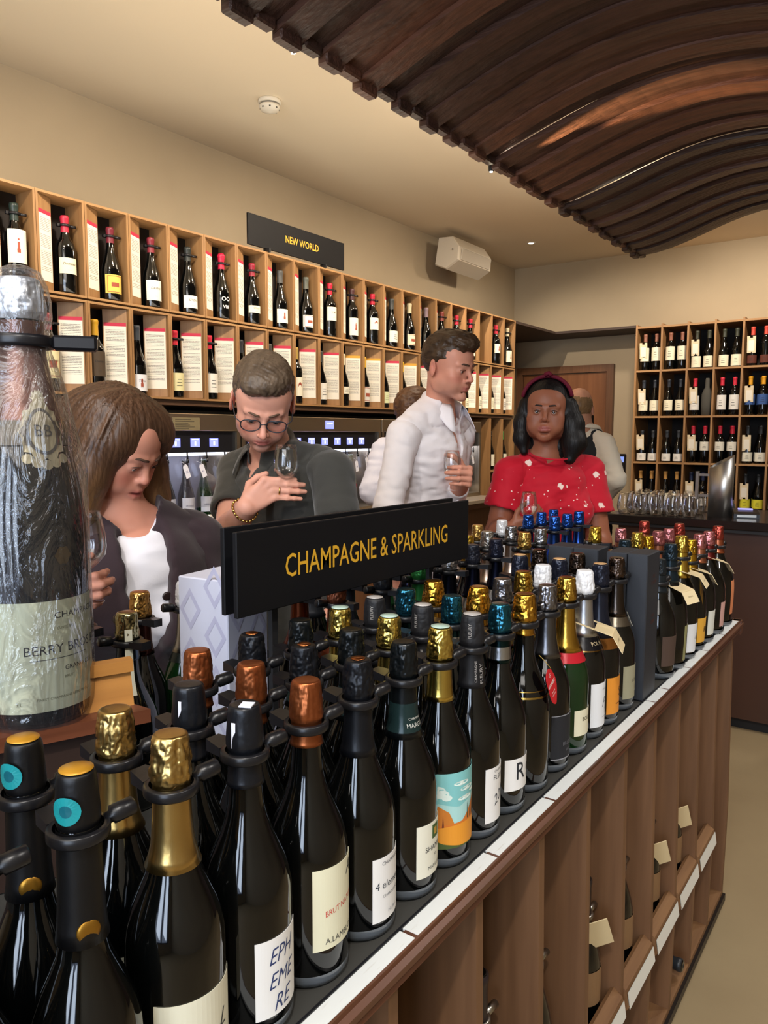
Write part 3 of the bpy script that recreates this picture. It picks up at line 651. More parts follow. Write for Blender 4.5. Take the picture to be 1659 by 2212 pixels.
bin_specs = [(-.737, .76, .1145, 'lying dark bottle in the nearest bottom bin', '3a2f2c'), (-.508, .965, .3325, 'dark-capped bottle with steel peg in the nearest visible upper bin', '2a2022'), (-.508, 1.165, .3325, 'bottle with purple capsule in the second upper bin', '4a2434'),
             (-.503, 1.395, .3325, 'bottle under a cream neck card in the third upper bin', '2c2320'), (-.503, 1.600, .3325, 'bottle with tan label in the fourth upper bin', '2c2320'), (-.503, 1.810, .3325, 'dark bottle under a cream card in the fifth upper bin', '2c2320'), (-.503, 2.010, .3325, 'dark bottle under a cream card in the sixth upper bin', '23262a'),
             (-.737, 1.56, .1145, 'lying dark bottle in the middle of the bottom bins', '23262a'), (-.737, 1.98, .1145, 'lying dark bottle towards the far end of the bottom bins', '23262a')]
for (x, y, z, lb, cp) in bin_specs:
    bin_bottle(lb+' of the gondola', x, y, z, math.pi/2 if z < .2 else 0.0, -.1 if z > .2 else 0, cp, H=.36 if 1.0 > y > .9 else (.33 if 1.1 < y < 1.2 else .30))
for (x, y, z, w) in ((-.468, 1.385, .585, 'third'), (-.468, 1.800, .555, 'fifth'), (-.468, 2.000, .560, 'sixth')):
    t = thing('neck_card', 'cream folded price card sticking out of the %s bin from the near end' % w, 'tag', (x, y, z-.06), 0)
    MB().box((-.001, -.028, -.03), (.001, .028, .04), M=Matrix.Rotation(-.85, 4, 'Z') @ Matrix.Rotation(.30, 4, 'Y') @ Matrix.Rotation(.35, 4, 'X')).obj('card', PAPER('dcc79a'), t)

# ------------------------------------------------------------------ champagne bottles on the deck
def hood_mesh(color, metal, seed, zb, zt, r=.0168, fl=1.0, rough=.3, amp=.17):
    """crumpled foil hood over the cork: irregular pleats"""
    def mk():
        n = 72; rr = random.Random(seed)
        pl = [(rr.uniform(0, 6.283), rr.uniform(.05, .13), rr.uniform(.5, 1.0)*rr.choice((1, 1, -1)), rr.uniform(-.5, .5)) for _ in range(13)]
        def rf(a, z, j):
            t = (z-zb)/(zt-zb)
            if t > .988: return 1.0
            f = 0
            for (a0, w, d_, tw) in pl:
                x = (a-a0-tw*t+3.1416) % 6.2832-3.1416; f -= d_*max(0, 1-abs(x)/w)
            e = noise.noise(Vector((math.cos(a)*2.2+seed, math.sin(a)*2.2, z*70))); cr_ = max(0, 1-abs(noise.noise(Vector((math.cos(a)*2.4+seed*3, math.sin(a)*2.4, z*60+7))))*7); e2 = noise.noise(Vector((math.cos(a)*6+seed, math.sin(a)*6, z*300)))
            return 1+amp*(.40*f+.55*e+.22*e2-.38*cr_)*min(1, (1-t)*7)*min(1, .35+t*3)
        h = zt-zb
        base = [(0, 1.00), (.05, 1.05), (.12, 1.10), (.22, 1.10), (.32, 1.08), (.42, 1.06), (.52, 1.04), (.62, 1.02), (.72, 1.00), (.80, .985), (.87, .965), (.92, .94), (.955, .90), (.98, .83)]
        def ip(u):
            for (a_, b_), (c_, d_) in zip(base, base[1:]):
                if u <= c_: return b_+(d_-b_)*(u-a_)/(c_-a_)
            return base[-1][1]
        base2 = [(u/34*.955, ip(u/34*.955)) for u in range(35)]+[(.972, .865), (.985, .80)]
        P = [(r*.93, zb-.003)]+[(r*q*(1+(fl-1)*(1.3-t)), zb+t*h) for t, q in base2]+[(r*.70, zb+.992*h), (r*.40, zb+.994*h), (.0005, zb+h)]
        return MB().lathe(P, n, rfun=rf, cap=(False, True)).mesh('foil_hood', FOIL(color, metal, rough))
    return cached(('hood', color, metal, seed % 5, round(zb, 3), round(zt, 3), r, fl, amp), mk)

CL_Z = .262
def clamp_mesh(z, r, side):
    def mk():
        s = side
        m = MB().lathe([(r+.0015, z-.004), (r+.0055, z-.005), (r+.0068, z-.0035), (r+.0068, z+.0035), (r+.0055, z+.0045), (r+.0022, z+.0045)], 28, cap=(False, False))
        # flat wedge arm on one side, short round magnetic peg on the other
        m.add([(-r-.003, -.014, z-.0045), (-r-.003, .012, z-.0045), (-r-.027, .007, z-.006), (-r-.027, -.009, z-.006), (-r-.003, -.014, z+.004), (-r-.003, .012, z+.004), (-r-.027, .007, z+.006), (-r-.027, -.009, z+.006)],
              [(0, 3, 2, 1), (4, 5, 6, 7), (0, 1, 5, 4), (1, 2, 6, 5), (2, 3, 7, 6), (3, 0, 4, 7)])
        m.tube([(.006, s*(r+.003), z+.002), (.0075, s*(r+.0065), z+.0035), (.0078, s*(r+.0075), z+.0045), (.011, s*(r+.0235), z+.0065), (.0113, s*(r+.0250), z+.0067)], [.0048, .0048, .0074, .0074, .0060], 16)
        return m.mesh('neck_clamp', mat('clamp_plastic', '17171a', 0.32, spec=0.5))
    return cached(('tclamp', round(z, 3), r, side), mk)

def prof_long(H=.31, R=.0426):          # slim-necked cuvee
    s = H/.31
    return [(R*.8, 0), (R*.93, .001), (R, .007), (R, .06), (R, .092*s), (R*.97, .107*s), (R*.88, .122*s), (R*.74, .138*s), (R*.58, .153*s), (R*.46, .166*s), (.0172, .180*s), (.0162, .205*s), (.0155, .24*s), (.0148, .285*s)]
def champ(label, x, y, rz=0.0, H=.31, cap='b08a30', metal=1.0, rough=.3, skirt=None, skz=.20, skirt_c=None, skirt2=None, disc=None, lab=None, print_=None, glass=None, clamp=1, band=None, seed=0, kind='ch', hz=.267, z=TZ, group=None, R=.0426, foot=True, near=False, fl=1.0, clz=None, amp=.17, hr=None):
    prof = {'ch': prof_champ, 'pr': prof_prest, 'ln': prof_long}[kind](H, R)
    gm = glass or glass_dk; seg = 48 if near else 28
    t = thing('champagne_bottle', label, 'bottle', (x, y, z), rz, group)
    put('glass_body', cached((kind, H, R, gm.name, seg), lambda: MB().lathe(prof, seg).mesh('glass_body', gm)), t)
    rz_ = rz_of(prof); s = H/.31; hb = hz*s
    put('foil_hood', hood_mesh(cap, metal, seed, hb, H, r=hr or (.0160 if kind == 'ch' else .0150), rough=rough, fl=fl, amp=amp), t, rot=(0, 0, seed*1.3))
    sc_ = skirt_c or cap
    def mksk():
        zs = [skz*s+i*(hb-skz*s)/8 for i in range(9)]
        p = [(rz_(z_)+.0011+.0012*math.exp(-(i/1.0)), z_) for i, z_ in enumerate(zs)]; p.insert(0, (p[0][0]-.0012, zs[0]+.0001))
        return MB().lathe(p, seg, cap=(False, False)).mesh('neck_foil', FOIL(sc_, metal if skirt_c is None else (1.0 if metal else 0.0), rough))
    if skz: put('neck_foil', cached(('sk', kind, H, R, skz, sc_, metal, seg), mksk), t)
    if band:
        for (bz0, bz1, bc, bm) in band:
            put('foil_band', cached(('bd', kind, H, R, bz0, bz1, bc, bm), lambda: MB().lathe([(rz_(bz0*s+(bz1-bz0)*s*i/4)+.0016, bz0*s+(bz1-bz0)*s*i/4) for i in range(5)], seg, cap=(False, False)).mesh('foil_band', FOIL(bc, bm, .25))), t)
    if disc:
        put('top_disc', cached(('disc', H, disc), lambda: MB().lathe([(.0125, H+.0002), (.0125, H+.0009), (.009, H+.0012), (.0085, H+.0018), (.001, H+.0018)], 28, cap=(False, True)).mesh('top_disc', mat('disc_'+disc, disc, 0.35, 0.3))), t)
    if clamp: put('neck_clamp', clamp_mesh((clz or CL_Z)*s, .0165, 1), t, rot=(0, 0, -rz if clamp > 0 else math.pi-rz))
    if lab:
        c, z0, z1, a0, a1 = lab
        def mk():
            nz = 1 if z1 < .13*s else 8
            mb = MB().patch(R+.0003, z0, z1, a0, a1, 20, rz=(lambda zz: rz_(zz)+.0003), nz=nz)
            cols = ['262a33']
            if print_:
                for it in print_:
                    if it[0] == 't':
                        _, tx, size, az, zz, ink, sh_, xs = it[:8]; wgt = it[8] if len(it) > 8 else 0.0; tl = it[9] if len(it) > 9 else 0.0
                        if ink not in cols: cols.append(ink)
                        text_wrap(mb, tx, size, R, az, zz, 1+cols.index(ink), shear=sh_, xs=xs, weight=wgt, rz=rz_, tilt=tl)
                    else:
                        _, za, zb, aa, ab, ink = it
                        if ink not in cols: cols.append(ink)
                        mb.patch(R, za, zb, aa, ab, 8, mi=1+cols.index(ink), t=.0003, rz=(lambda zz: rz_(zz)+.0008))
            return mb.mesh('label', [PAPER(c)]+[INK(q) for q in cols])
        put('label', cached(('chlab', label if print_ else None, c, z0, z1, a0, a1, R, kind), mk), t)
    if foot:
        # pale ring: the glint of light in the thick foot, put into colour
        put('foot_glint', cached(('foot', R, kind, gm.name), lambda: MB().lathe([(R*.80, 0.0005), (R*.945, .0012), (R*1.004, .007), (R*1.006, .012), (R*1.0, .0135)], seg, cap=(False, False)).mesh('foot_glint', mat('painted_glint', '565b60', 0.15, spec=0.7, coat=0.4))), t)
    return t

T = 't'; B = 'b'
W, CRM = 'e6e4e0', 'dcd8c0'
# front-row kinds, nearest first: (y, kwargs, description)
kinds = [
 (.228, dict(cap='0b0c0e', metal=.2, rough=.4, skz=.19, kind='ln', amp=.04, hr=.0148), 'black-capped champagne bottle', 2, 'the near left edge of the frame'),
 (.315, dict(cap='0a0a0c', metal=.1, rough=.42, skz=.178, disc='c08a28', kind='ln', amp=.02, hr=.0150), 'champagne bottle with black sleeve, teal roundel and gold top disc', 2, None),
 (.402, dict(cap='c8a868', metal=1.0, rough=.3, skz=.196, amp=.20, lab=(CRM, .03, .095, -1.1, .95), print_=[(T, 'L', .022, .35, .055, '3a3a38', .4, 1.0)]), 'champagne bottle with crumpled antique gold foil', 2, None),
 (.488, dict(cap='14161b', metal=.2, rough=.32, skz=.234, amp=.03, lab=(W, .022, .098, -.62, .75), print_=[(T, 'EPH', .022, .02, .074, '2c3a66', .45, .80, -.004, .10), (T, 'EME', .022, .02, .050, '2c3a66', .45, .80, -.004, .10), (T, 'RE', .022, .02, .027, '2c3a66', .45, .85, -.004, .10)]), 'champagne bottle with rounded dark blue wax cap', 2, None),
 (.575, dict(cap='a05a34', metal=.9, rough=.34, skz=.243, amp=.10, lab=('dedabc', .040, .126, -.72, .78), print_=[(T, 'A', .020, .42, .108, '3b3a36', .3, .9), (T, 'BRUT NATURE', .0088, .15, .078, 'c8483c', .1, .85, 0, .12), (T, 'A.LAMBLOT', .0088, .12, .046, '4b4a45', 0, 1.0)]), 'champagne bottle with glossy copper cap', 3, None),
 (.663, dict(cap='101217', metal=.3, rough=.36, skz=.203, lab=(W, .020, .094, -.55, .72), print_=[(T, 'CHAMPAGNE', .006, .15, .085, '55555a', 0, 1.0), (T, '4 elements', .0125, .12, .058, '2d3540', .1, .95), (T, 'CHARDONNAY', .0048, .15, .047, '77777c', 0, 1.0), (T, 'HURE', .006, .15, .027, '9a9a9e', 0, 1.1)]), 'champagne bottle with matt black cap and slim copper top dot', 3, None),
 (.755, dict(cap='0d1113', metal=.3, rough=.28, skz=.194, band=[(.194, .236, '1d3030', .2)], lab=('e2dfcc', .026, .092, -.60, .80), print_=[(B, .071, .088, -.02, .33, '3f5a2a'), (B, .075, .084, .07, .24, 'b8923a'), (T, 'SHAMAN', .0095, .15, .057, '4c4c4a', 0, 1.05), (T, 'XX', .005, .15, .048, '6c6c6a', 0, 1.0), (T, 'MARGUET', .0062, .15, .034, '4c4c4a', 0, 1.1)]), 'champagne bottle with crumpled glossy black-green foil', 3, None),
 (.8405, dict(cap='d8bd62', metal=1.0, rough=.22, skz=.214, disc='b9d2c4'), 'champagne bottle with bright gold foil and mint green top disc', 3, None),
 (.9265, dict(cap='151518', metal=.05, rough=.55, skz=.2085, amp=.08, disc='b8b2ac', lab=(W, .022, .100, -.58, .78), print_=[(T, 'CHAMPAGNE', .0052, .15, .093, '777', 0, 1.0), (T, 'FLEURY', .010, .15, .082, '33343a', 0, 1.05), (T, '2011', .021, .2, .052, '3a3c44', .5, .9, 0, .45)]), 'champagne bottle in a tall matt black paper sleeve', 3, None),
 (1.0125, dict(cap='2c6478', metal=.95, rough=.22, skz=.222, skirt_c='1f3438', band=[(.222, .246, 'b9bcc0', 1.0)], lab=(W, .036, .084, -.85, .85), print_=[(T, 'R', .038, -.20, .052, '23262c', 0, .95), (T, 'Pure', .013, .38, .062, '5c6068', .4, .9), (T, 'RUPPERT', .0055, .42, .052, '8a8c92', .1, 1.0)]), 'champagne bottle with metallic teal foil over a silver band', 3, None),
 (1.0985, dict(cap='c8963a', metal=1.0, rough=.24, skz=.245, fl=1.15, glass=glass_dk, band=[(.150, .153, 'b99a50', 1.0), (.160, .1615, 'b99a50', 1.0)]), 'squat-shouldered champagne bottle with pleated amber gold foil', 3, None),
 (1.1855, dict(cap='8c8c92', metal=1.0, rough=.28, skz=.189, skirt_c='6a6a6e', lab=('1d1e22', .022, .096, -.9, .9), print_=[(B, .0215, .0235, -.9, .9, '8b8b8f'), (B, .096, .0975, -.9, .9, '8b8b8f'), (T, 'BILLECART', .0088, .12, .045, '6f7076', 0, 1.0), (T, 'SALMON', .0065, .12, .034, '6f7076', 0, 1.0)]), 'champagne bottle with silver grey foil and a black label', 2, None),
 (1.2715, dict(cap='c9a044', metal=1.0, rough=.24, skz=.18, glass=glass_gr, lab=('e0dabd', .034, .080, -.75, .75), band=[(.163, .185, 'b8202c', .1)], print_=[(T, 'BOLLINGER', .010, .25, .060, '5a5038', 0, 1.0, .01)]), 'green champagne bottle with gold foil and red neck band', 2, None),
 (1.358, dict(cap='e4e6ea', metal=.15, rough=.35, skz=.188, skirt_c='c9ccd2', band=[(.165, .188, '17161a', .2), (.163, .165, 'b08a4c', 1.0), (.188, .190, 'b08a4c', 1.0)], lab=('e4e6e8', .022, .104, -.78, .82), print_=[(T, 'CHAMPAGNE', .005, .2, .09, '9a9ca2', 0, 1.0), (T, 'Pol', .026, .18, .058, '6a6c74', .5, .9), (T, 'Roger', .02, .55, .052, '6a6c74', .5, .8), (B, .038, .039, -.1, .6, 'b8bac0')]), 'champagne bottle with white foil', 2, None),
 (1.440, dict(cap='1c1f2c', metal=.4, rough=.26, skz=.17, disc='c8a070', band=[(.150, .170, 'b5793a', .8)], lab=('e0902e', .022, .094, -.75, .75), print_=[(T, 'S', .026, .15, .055, '5a3a18', 0, 1.0), (B, .040, .042, -.2, .5, '7a4a1a')]), 'champagne bottle with navy foil and orange label', 3, None),
 (1.538, dict(cap='5a4c44', metal=1.0, rough=.22, skz=.19, skirt_c='4f4742', band=[(.172, .19, '7d7466', .9)], lab=('99957a', .024, .092, -.8, .8), print_=[(T, 'LOUIS R', .0095, .18, .058, '3c3a2c', 0, 1.05), (T, 'COLLECTION', .004, .3, .037, 'e6e4d4', 0, 1.0)]), 'champagne bottle with dark bronze foil and olive grey label', 3, None),
]
rown = ['front row', 'second row', 'third row']; XR = [-.505, -.592, -.679]
desc_front = {'L': ''}
extra = {0: '', 1: ''}
for ki, (yy, kw, ds, deep, _) in enumerate(kinds):
    for r in range(deep):
        k2 = dict(kw)
        lbl = '%s, %s' % (ds, rown[r]) if deep > 1 else ds
        if ki == 3 and r == 0: lbl = 'champagne bottle with dark blue wax cap and white EPHEMERE label in the front row'
        rr = random.Random(ki*7+r)
        b = champ(lbl, XR[r], yy+.008*(r > 0), rz=rr.uniform(-.03, .03) if r == 0 else rr.uniform(-.35, .35), seed=ki*3+r, near=(ki < 9 and r == 0), group='champagne bottles on the gondola deck', **k2)
        if ki == 5: MB().lathe([(.008, .3103), (.0075, .3112), (.001, .3114)], 20, cap=(False, True)).obj('top_dot', mat('copper_dot', 'b06a3a', 0.3, 1.0), b)
        if ki == 1:
            zz = .285
            m = MB(); 
            for q in range(20):
                a0 = 2*math.pi*q/20; a1 = 2*math.pi*(q+1)/20
                f = lambda a, rad: ((.0182)*math.cos(-1.05+rad*math.cos(a)/.0182), (.0182)*math.sin(-1.05+rad*math.cos(a)/.0182), zz+rad*math.sin(a)*.95)
                m.add([f(a0, .0115), f(a1, .0115), f(a1, .005), f(a0, .005)], [(0, 1, 2, 3)], 0); m.add([f(a0, .005), f(a1, .005), f(a0, 0)], [(0, 1, 2)], 1)
            m.obj('teal_roundel', [mat('teal_print', '1a8a90', 0.4), mat('teal_dark', '0f5a68', 0.4)], b)
            MB().lathe([(.009, .0), (.0085, .0012), (.004, .0018), (.001, .002)], 20, M=Matrix.Translation((.0165*math.cos(-.3), .0165*math.sin(-.3), .19)) @ Matrix.Rotation(-.3, 4, 'Z') @ Matrix.Rotation(math.pi/2, 4, 'Y')).obj('gold_seal', mat('gold_seal', 'a07428', 0.35, 0.8), b)
        if ki == 8:
            m = MB(); text_wrap(m, 'FLEURY', .0062, .0165, 0, 0, 0); m2 = MB()
            for (vx, vy, vz) in m.v: pass
            # vertical lettering up the sleeve
            vs, fs = glyphs('FLEURY'); out = []
            for (gx, gy) in vs:
                hx, hy = gx*.0062, gy*.0062; a = -1.15-hy/.0175; out.append((.0181*math.cos(a), .0181*math.sin(a), .289+hx))
            m2.add(out, fs, 0)
            vs, fs = glyphs('CHAMPAGNE'); 
            for (tx_, a_, z_, s_) in (('CHAMPAGNE', -.66, .232, .0050), ('FLEURY', -.08, .228, .0085)):
                vs, fs = glyphs(tx_); out = []
                for (gx, gy) in vs:
                    hx, hy = gx*s_, gy*s_; Rr = rz_of(prof_champ())(z_+hx)+.0022; a = a_-hy/Rr; out.append((Rr*math.cos(a), Rr*math.sin(a), z_+hx))
                m2.add(out, fs, 0)
            m2.obj('sleeve_lettering', INK('a8a4a0'), b)
        if ki == 6 and r == 0:
            m = MB(); text_wrap(m, 'CHAMPAGNE', .0045, .02, .05, .216, 0, rz=rz_of(prof_champ()), lift=.0022); text_wrap(m, 'MARGUET', .0075, .02, .05, .207, 0, rz=rz_of(prof_champ()), lift=.0022); m.obj('neck_lettering', INK('c8c8c0'), b)
        if ki == 3 and r == 0:
            m = MB(); m.box((.0125, -.0055, .272), (.0166, -.0015, .296), M=Matrix.Rotation(-1.2, 4, 'Z')); m.box((-.002, -.011, .3095), (.010, .002, .3107), M=Matrix.Rotation(.5, 4, 'Z')); m.obj('white_stripe', PAPER('dde0f0'), b)
        if ki == 3 and r == 1:
            m = MB(); m.box((.0125, -.0055, .272), (.0166, -.0025, .296), M=Matrix.Rotation(-1.35, 4, 'Z')); m.obj('white_stripe', PAPER('dde0f0'), b)
        if ki == 7 and r == 0:
            # landscape label: sky, clouds, ochre town, cypresses
            r_ = .0431; m = MB(); z0, z1, a0, a1 = .028, .128, -1.32, .86
            m.patch(r_, z0, z1, a0, a1, 24)
            lift = [0]
            def blob(az, zc, wa, hz_, mi, n=14, top_only=False):
                lift[0] += 1; L = r_+.0006+.00004*lift[0]; vs = [(L*math.cos(az), L*math.sin(az), zc)]
                for q in range(n+1):
                    t_ = (math.pi if top_only else 2*math.pi)*q/n; a_ = min(max(az+wa*math.cos(t_), a0), a1); z_ = min(max(zc+hz_*math.sin(t_), z0), z1)
                    vs.append((L*math.cos(a_), L*math.sin(a_), z_))
                m.add(vs, [(0, q+1, q+2) for q in range(n)], mi)
            def strip(pts_top, pts_bot, mi):
                lift[0] += 1; L = r_+.0006+.00004*lift[0]; n = 24; vs = []
                def ip(P, u):
                    for (u0, v0), (u1, v1) in zip(P, P[1:]):
                        if u <= u1: return v0+(v1-v0)*(u-u0)/(u1-u0)
                    return P[-1][1]
                for q in range(n+1):
                    u = q/n; a_ = a0+(a1-a0)*u
                    for P in (pts_bot, pts_top): vs.append((L*math.cos(a_), L*math.sin(a_), z0+(z1-z0)*ip(P, u)))
                m.add(vs, [(2*q, 2*q+2, 2*q+3, 2*q+1) for q in range(n)], mi)
            strip([(0, .64), (.45, .54), (1, .72)], [(0, 0), (1, 0)], 7)
            for (az, zc, wa, hh) in ((-1.05, .106, .26, .006), (-.90, .101, .22, .006), (-.75, .096, .16, .004), (-.25, .113, .30, .003), (.0, .104, .32, .003), (-.1, .092, .30, .003), (.35, .098, .25, .0025)): blob(az, zc, wa, hh, 1)
            strip([(0, .66), (.30, .48), (.38, .30), (1, .30)], [(0, 0), (1, 0)], 2)
            strip([(0, .30), (.5, .34), (.62, .44), (.8, .62), (1, .74)], [(0, .1), (1, .1)], 3)
            for (u0, u1, c0_, c1_) in ((.10, .16, .22, .5), (.20, .24, .24, .45), (.72, .76, .40, .5), (.84, .88, .44, .58)):
                strip([(0, 0), (u0, 0), (u0+.001, c1_), (u1, c1_), (u1+.001, 0), (1, 0)], [(0, 0), (u0, 0), (u0+.001, c0_), (u1, c0_), (u1+.001, 0), (1, 0)], 4)
            strip([(0, .26), (.3, .30), (1, .34)], [(0, 0), (1, 0)], 5)
            for az, hh in ((.02, .022), (.16, .016), (.30, .026), (.40, .019), (.50, .024), (.60, .018)):
                blob(az, .062, .028, hh, 6, 10, True)
            strip([(0, .16), (.2, .07), (.45, .02), (1, .0)], [(0, 0), (1, 0)], 8)
            cols = ['7fc0c0', 'd8e8e0', 'c87a2c', 'd2762a', '7a3c20', 'e2962e', '4a4a24', 'a8d4d0', '4a5a2c']
            m.obj('landscape_label', [mat('print_'+c, c, 0.6) for c in cols], b)
        if ki == 10:
            # red hang tag GOSSET
            if r == 0:
                g = thing('hang_tag', 'red GOSSET neck tag hanging on the front amber gold foil bottle', 'tag', (XR[r], yy, TZ), 0)
                m = MB(); pts = []
                for q in range(28):
                    a_ = 2*math.pi*q/28; w_ = .016*(1+.15*math.cos(3*a_+.4)); pts.append((w_*math.cos(a_)+.002*math.sin(2*a_), .031*math.sin(a_)))
                M_ = Matrix.Translation((.047, .004, .166)) @ Matrix.Rotation(.02, 4, 'Z') @ Matrix.Rotation(-.12, 4, 'Y') @ Matrix.Rotation(.33, 4, 'X') @ Matrix(((0, 0, 1, 0), (1, 0, 0, 0), (0, 1, 0, 0), (0, 0, 0, 1)))
                n_ = len(pts); m.add([(p[0], p[1], 0) for p in pts]+[(p[0], p[1], .0008) for p in pts], [tuple(range(n_))[::-1], tuple(range(n_, 2*n_))]+[(i, (i+1) % n_, n_+(i+1) % n_, n_+i) for i in range(n_)], 0, M=M_)
                text_flat(m, 'GOSSET', .0078, M_ @ Matrix.Translation((0, .003, .0012)), 1, weight=.02); text_flat(m, 'G', .009, M_ @ Matrix.Translation((0, .017, .0012)), 1)
                text_flat(m, 'GRANDE', .0034, M_ @ Matrix.Translation((0, -.010, .0012)), 1); text_flat(m, 'RESERVE', .0034, M_ @ Matrix.Translation((0, -.015, .0012)), 1)
                m.obj('tag_card', [mat('tag_red', 'c8242c', 0.45), PAPER('f0e6e0')], g)
                MB().tube([(.0445, .004, .195), (.036, .002, .205), (.026, 0, .214)], .0006, 5).obj('cord', mat('gold_cord', 'a88a40', .5), g)
            else:
                g = thing('hang_tag', 'red neck tag on the amber gold foil bottle in the %s' % rown[r], 'tag', (XR[r], yy+.008, TZ), 0)
                M_ = Matrix.Translation((.047, .0, .168)) @ Matrix(((0, 0, 1, 0), (1, 0, 0, 0), (0, 1, 0, 0), (0, 0, 0, 1)))
                MB().add([(.015*math.cos(q*.45), .028*math.sin(q*.45), 0) for q in range(14)]+[(.015*math.cos(q*.45), .028*math.sin(q*.45), .0008) for q in range(14)], [tuple(range(14))[::-1], tuple(range(14, 28))]+[(i, (i+1) % 14, 14+(i+1) % 14, 14+i) for i in range(14)], 0, M=M_).obj('tag_card', mat('tag_red', 'c8242c', 0.45), g)
        if ki == 13:
            if r == 0:
                m = MB(); text_wrap(m, 'POL ROGER', .0095, .03, .12, .1735, 0, rz=rz_of(prof_champ()), lift=.0024, weight=.01); m.obj('neck_lettering', INK('c9b48c'), b)
                m = MB().patch(.0, .158, .192, .45, .95, 6, t=.0006, rz=lambda zz: rz_of(prof_champ())(zz)+.0026, nz=5); m.obj('seal_ribbon', mat('bronze_seal', '6a4428', 0.35, .6), b)
        if ki == 14: 
            MB().patch(0, .150, .176, .2, .85, 8, t=.0006, rz=lambda zz: rz_of(prof_champ())(zz)+.0024, nz=4).obj('neck_emblem', mat('orange_emblem', 'c8863a', 0.4, .3), b)
        if ki == 15:
            MB().patch(0, .168, .196, .35, .62, 6, t=.0006, rz=lambda zz: rz_of(prof_champ())(zz)+.0024, nz=4).obj('neck_emblem', mat('pearl_emblem', 'c9c4b4', 0.3, .3), b)

# cream folded neck card on the white-foil bottle, and others further on
def neck_card(label, x, y, z, rz, tilt=.35, sz=1.0):
    t = thing('neck_card', label, 'tag', (x, y, z), rz, 'cream neck cards on the gondola bottles')
    M1 = Matrix.Rotation(tilt, 4, 'Y')
    m = MB(); ws = .046*sz; w = .026*sz
    m.box((-.030*sz, -w, 0), (-.019*sz, w, .0009), M=M1); m.box((-.019*sz, -w, 0), (.019*sz, -.0195*sz, .0009), M=M1); m.box((-.019*sz, .0195*sz, 0), (.019*sz, w, .0009), M=M1)
    m.box((.019*sz, -w, 0), (ws, w, .0009), M=M1)
    M2 = M1 @ Matrix.Translation((ws, 0, .0)) @ Matrix.Rotation(.75, 4, 'Y')
    m.obj('card_top', PAPER('dcc89c'), t); m = MB(); m.box((0, -w, 0), (.028*sz, w, .0009), M=M2)
    mt = M2 @ Matrix.Translation((.014*sz, 0, .0012)) @ Matrix.Rotation(math.pi/2, 4, 'Z')
    text_flat(m, 'in store', .006*sz, mt, 1)
    m.obj('card_flap', [PAPER('e2cfa4'), INK('8a7a5a')], t)
neck_card('cream folded neck card on the front white-foil champagne bottle', -.505, 1.358, TZ+.212, .25, .28, 1.25)

# tall black gift boxes
bxm = mat('gift_box_black', '2a2d33', 0.5, bump=(40, .1, .001))
for (x0, x1, y0, y1, H, w) in ((-.545, -.456, 1.588, 1.675, .312, 'nearer of the two tall black gift cartons, with faded red print on its side'), (-.682, -.566, 1.600, 1.668, .312, 'farther black gift carton behind the second one')):
    t = thing('gift_box', w, 'box', ((x0+x1)/2, (y0+y1)/2, TZ)); hx, hy = (x1-x0)/2, (y1-y0)/2
    for q in range(2):
        a = -hx+q*hx*1.0; MB().box((a+.0008, -hy, 0), (a+hx-.0008, hy, H), bev=.002).obj('carton', bxm, t)
    m = MB(); My = Matrix(((0, 0, 1, hx+.0004), (1, 0, 0, 0), (0, 1, 0, 0), (0, 0, 0, 1)))
    for zz in (.245, .160):
        text_flat(m, 'G H M' if zz > .2 else 'GHM', .012, My @ Matrix.Translation((0, zz, 0)), 0); text_flat(m, 'XVI', .010, My @ Matrix.Translation((0, zz+.014, 0)), 0)
    m.obj('faded_print', INK('5a2c22'), t)

# prestige bottles beyond the boxes; cap height differs
far = [
 (1.795, dict(kind='pr', R=.0425, H=.275, cap='1c2328', metal=.3, skz=.222, lab=('4c3a30', .03, .10, -.9, .9)), 'dark champagne bottle close behind the near gift carton', 1),
 (1.885, dict(kind='pr', R=.045, H=.300, cap='1e2b33', metal=.6, rough=.25, skz=.215, lab=('8d8a5c', .02, .105, -.2, .9)), 'round-shouldered bottle with blue-green foil and olive shield label', 2),
 (1.985, dict(kind='pr', R=.045, H=.308, cap='d3b04c', metal=1.0, rough=.25, skz=.205, lab=('e2e4e6', .018, .090, -.8, .8), print_=[(T, 'CUVEE', .007, .3, .07, '7a7c84', 0, 1.0), (T, 'La Grande', .010, .2, .052, '6a6c74', .2, .9)]), 'round-shouldered bottle with tall gold foil and white label', 2),
 (2.080, dict(kind='pr', R=.045, H=.288, cap='c79a30', metal=1.0, rough=.25, skz=.218, lab=('dca53a', .022, .086, -.8, .8), print_=[(T, 'KRUG', .019, .35, .050, '5a3f14', 0, 1.1, .03)]), 'short gold-foil bottle with yellow KRUG label', 2),
 (2.175, dict(kind='pr', R=.047, H=.292, cap='c27a7c', metal=.9, rough=.3, skz=.228, skirt_c='d08a6c', lab=('dadbd0', .022, .088, -.75, .75), print_=[(T, 'RARE', .006, .2, .07, '8a8c84', 0, 1.0)]), 'pink-foil bottle with cut-corner grey white label', 3),
 (2.285, dict(kind='pr', R=.050, H=.288, cap='c87c80', metal=.9, rough=.3, skz=.226, skirt_c='8a3a38', lab=('c89c92', .022, .092, -.6, .8)), 'pink-foil bottle with dusty rose label', 2),
 (2.400, dict(kind='pr', R=.050, H=.292, cap='a8483c', metal=.9, rough=.3, skz=.226, skirt_c='d07a58', lab=('c87c50', .035, .135, -.55, .75)), 'red-foil bottle with copper oval label at the far end', 3),
]
for ki, (yy, kw, ds, deep) in enumerate(far):
    for r in range(deep):
        x = [-.490, -.600, -.705][r]
        champ('%s, %s' % (ds, rown[r]), x, yy, rz=.05*ki-.1, seed=ki*5+r+2, group='champagne bottles on the gondola deck', clz=.245+.004*(ki % 3), **kw)
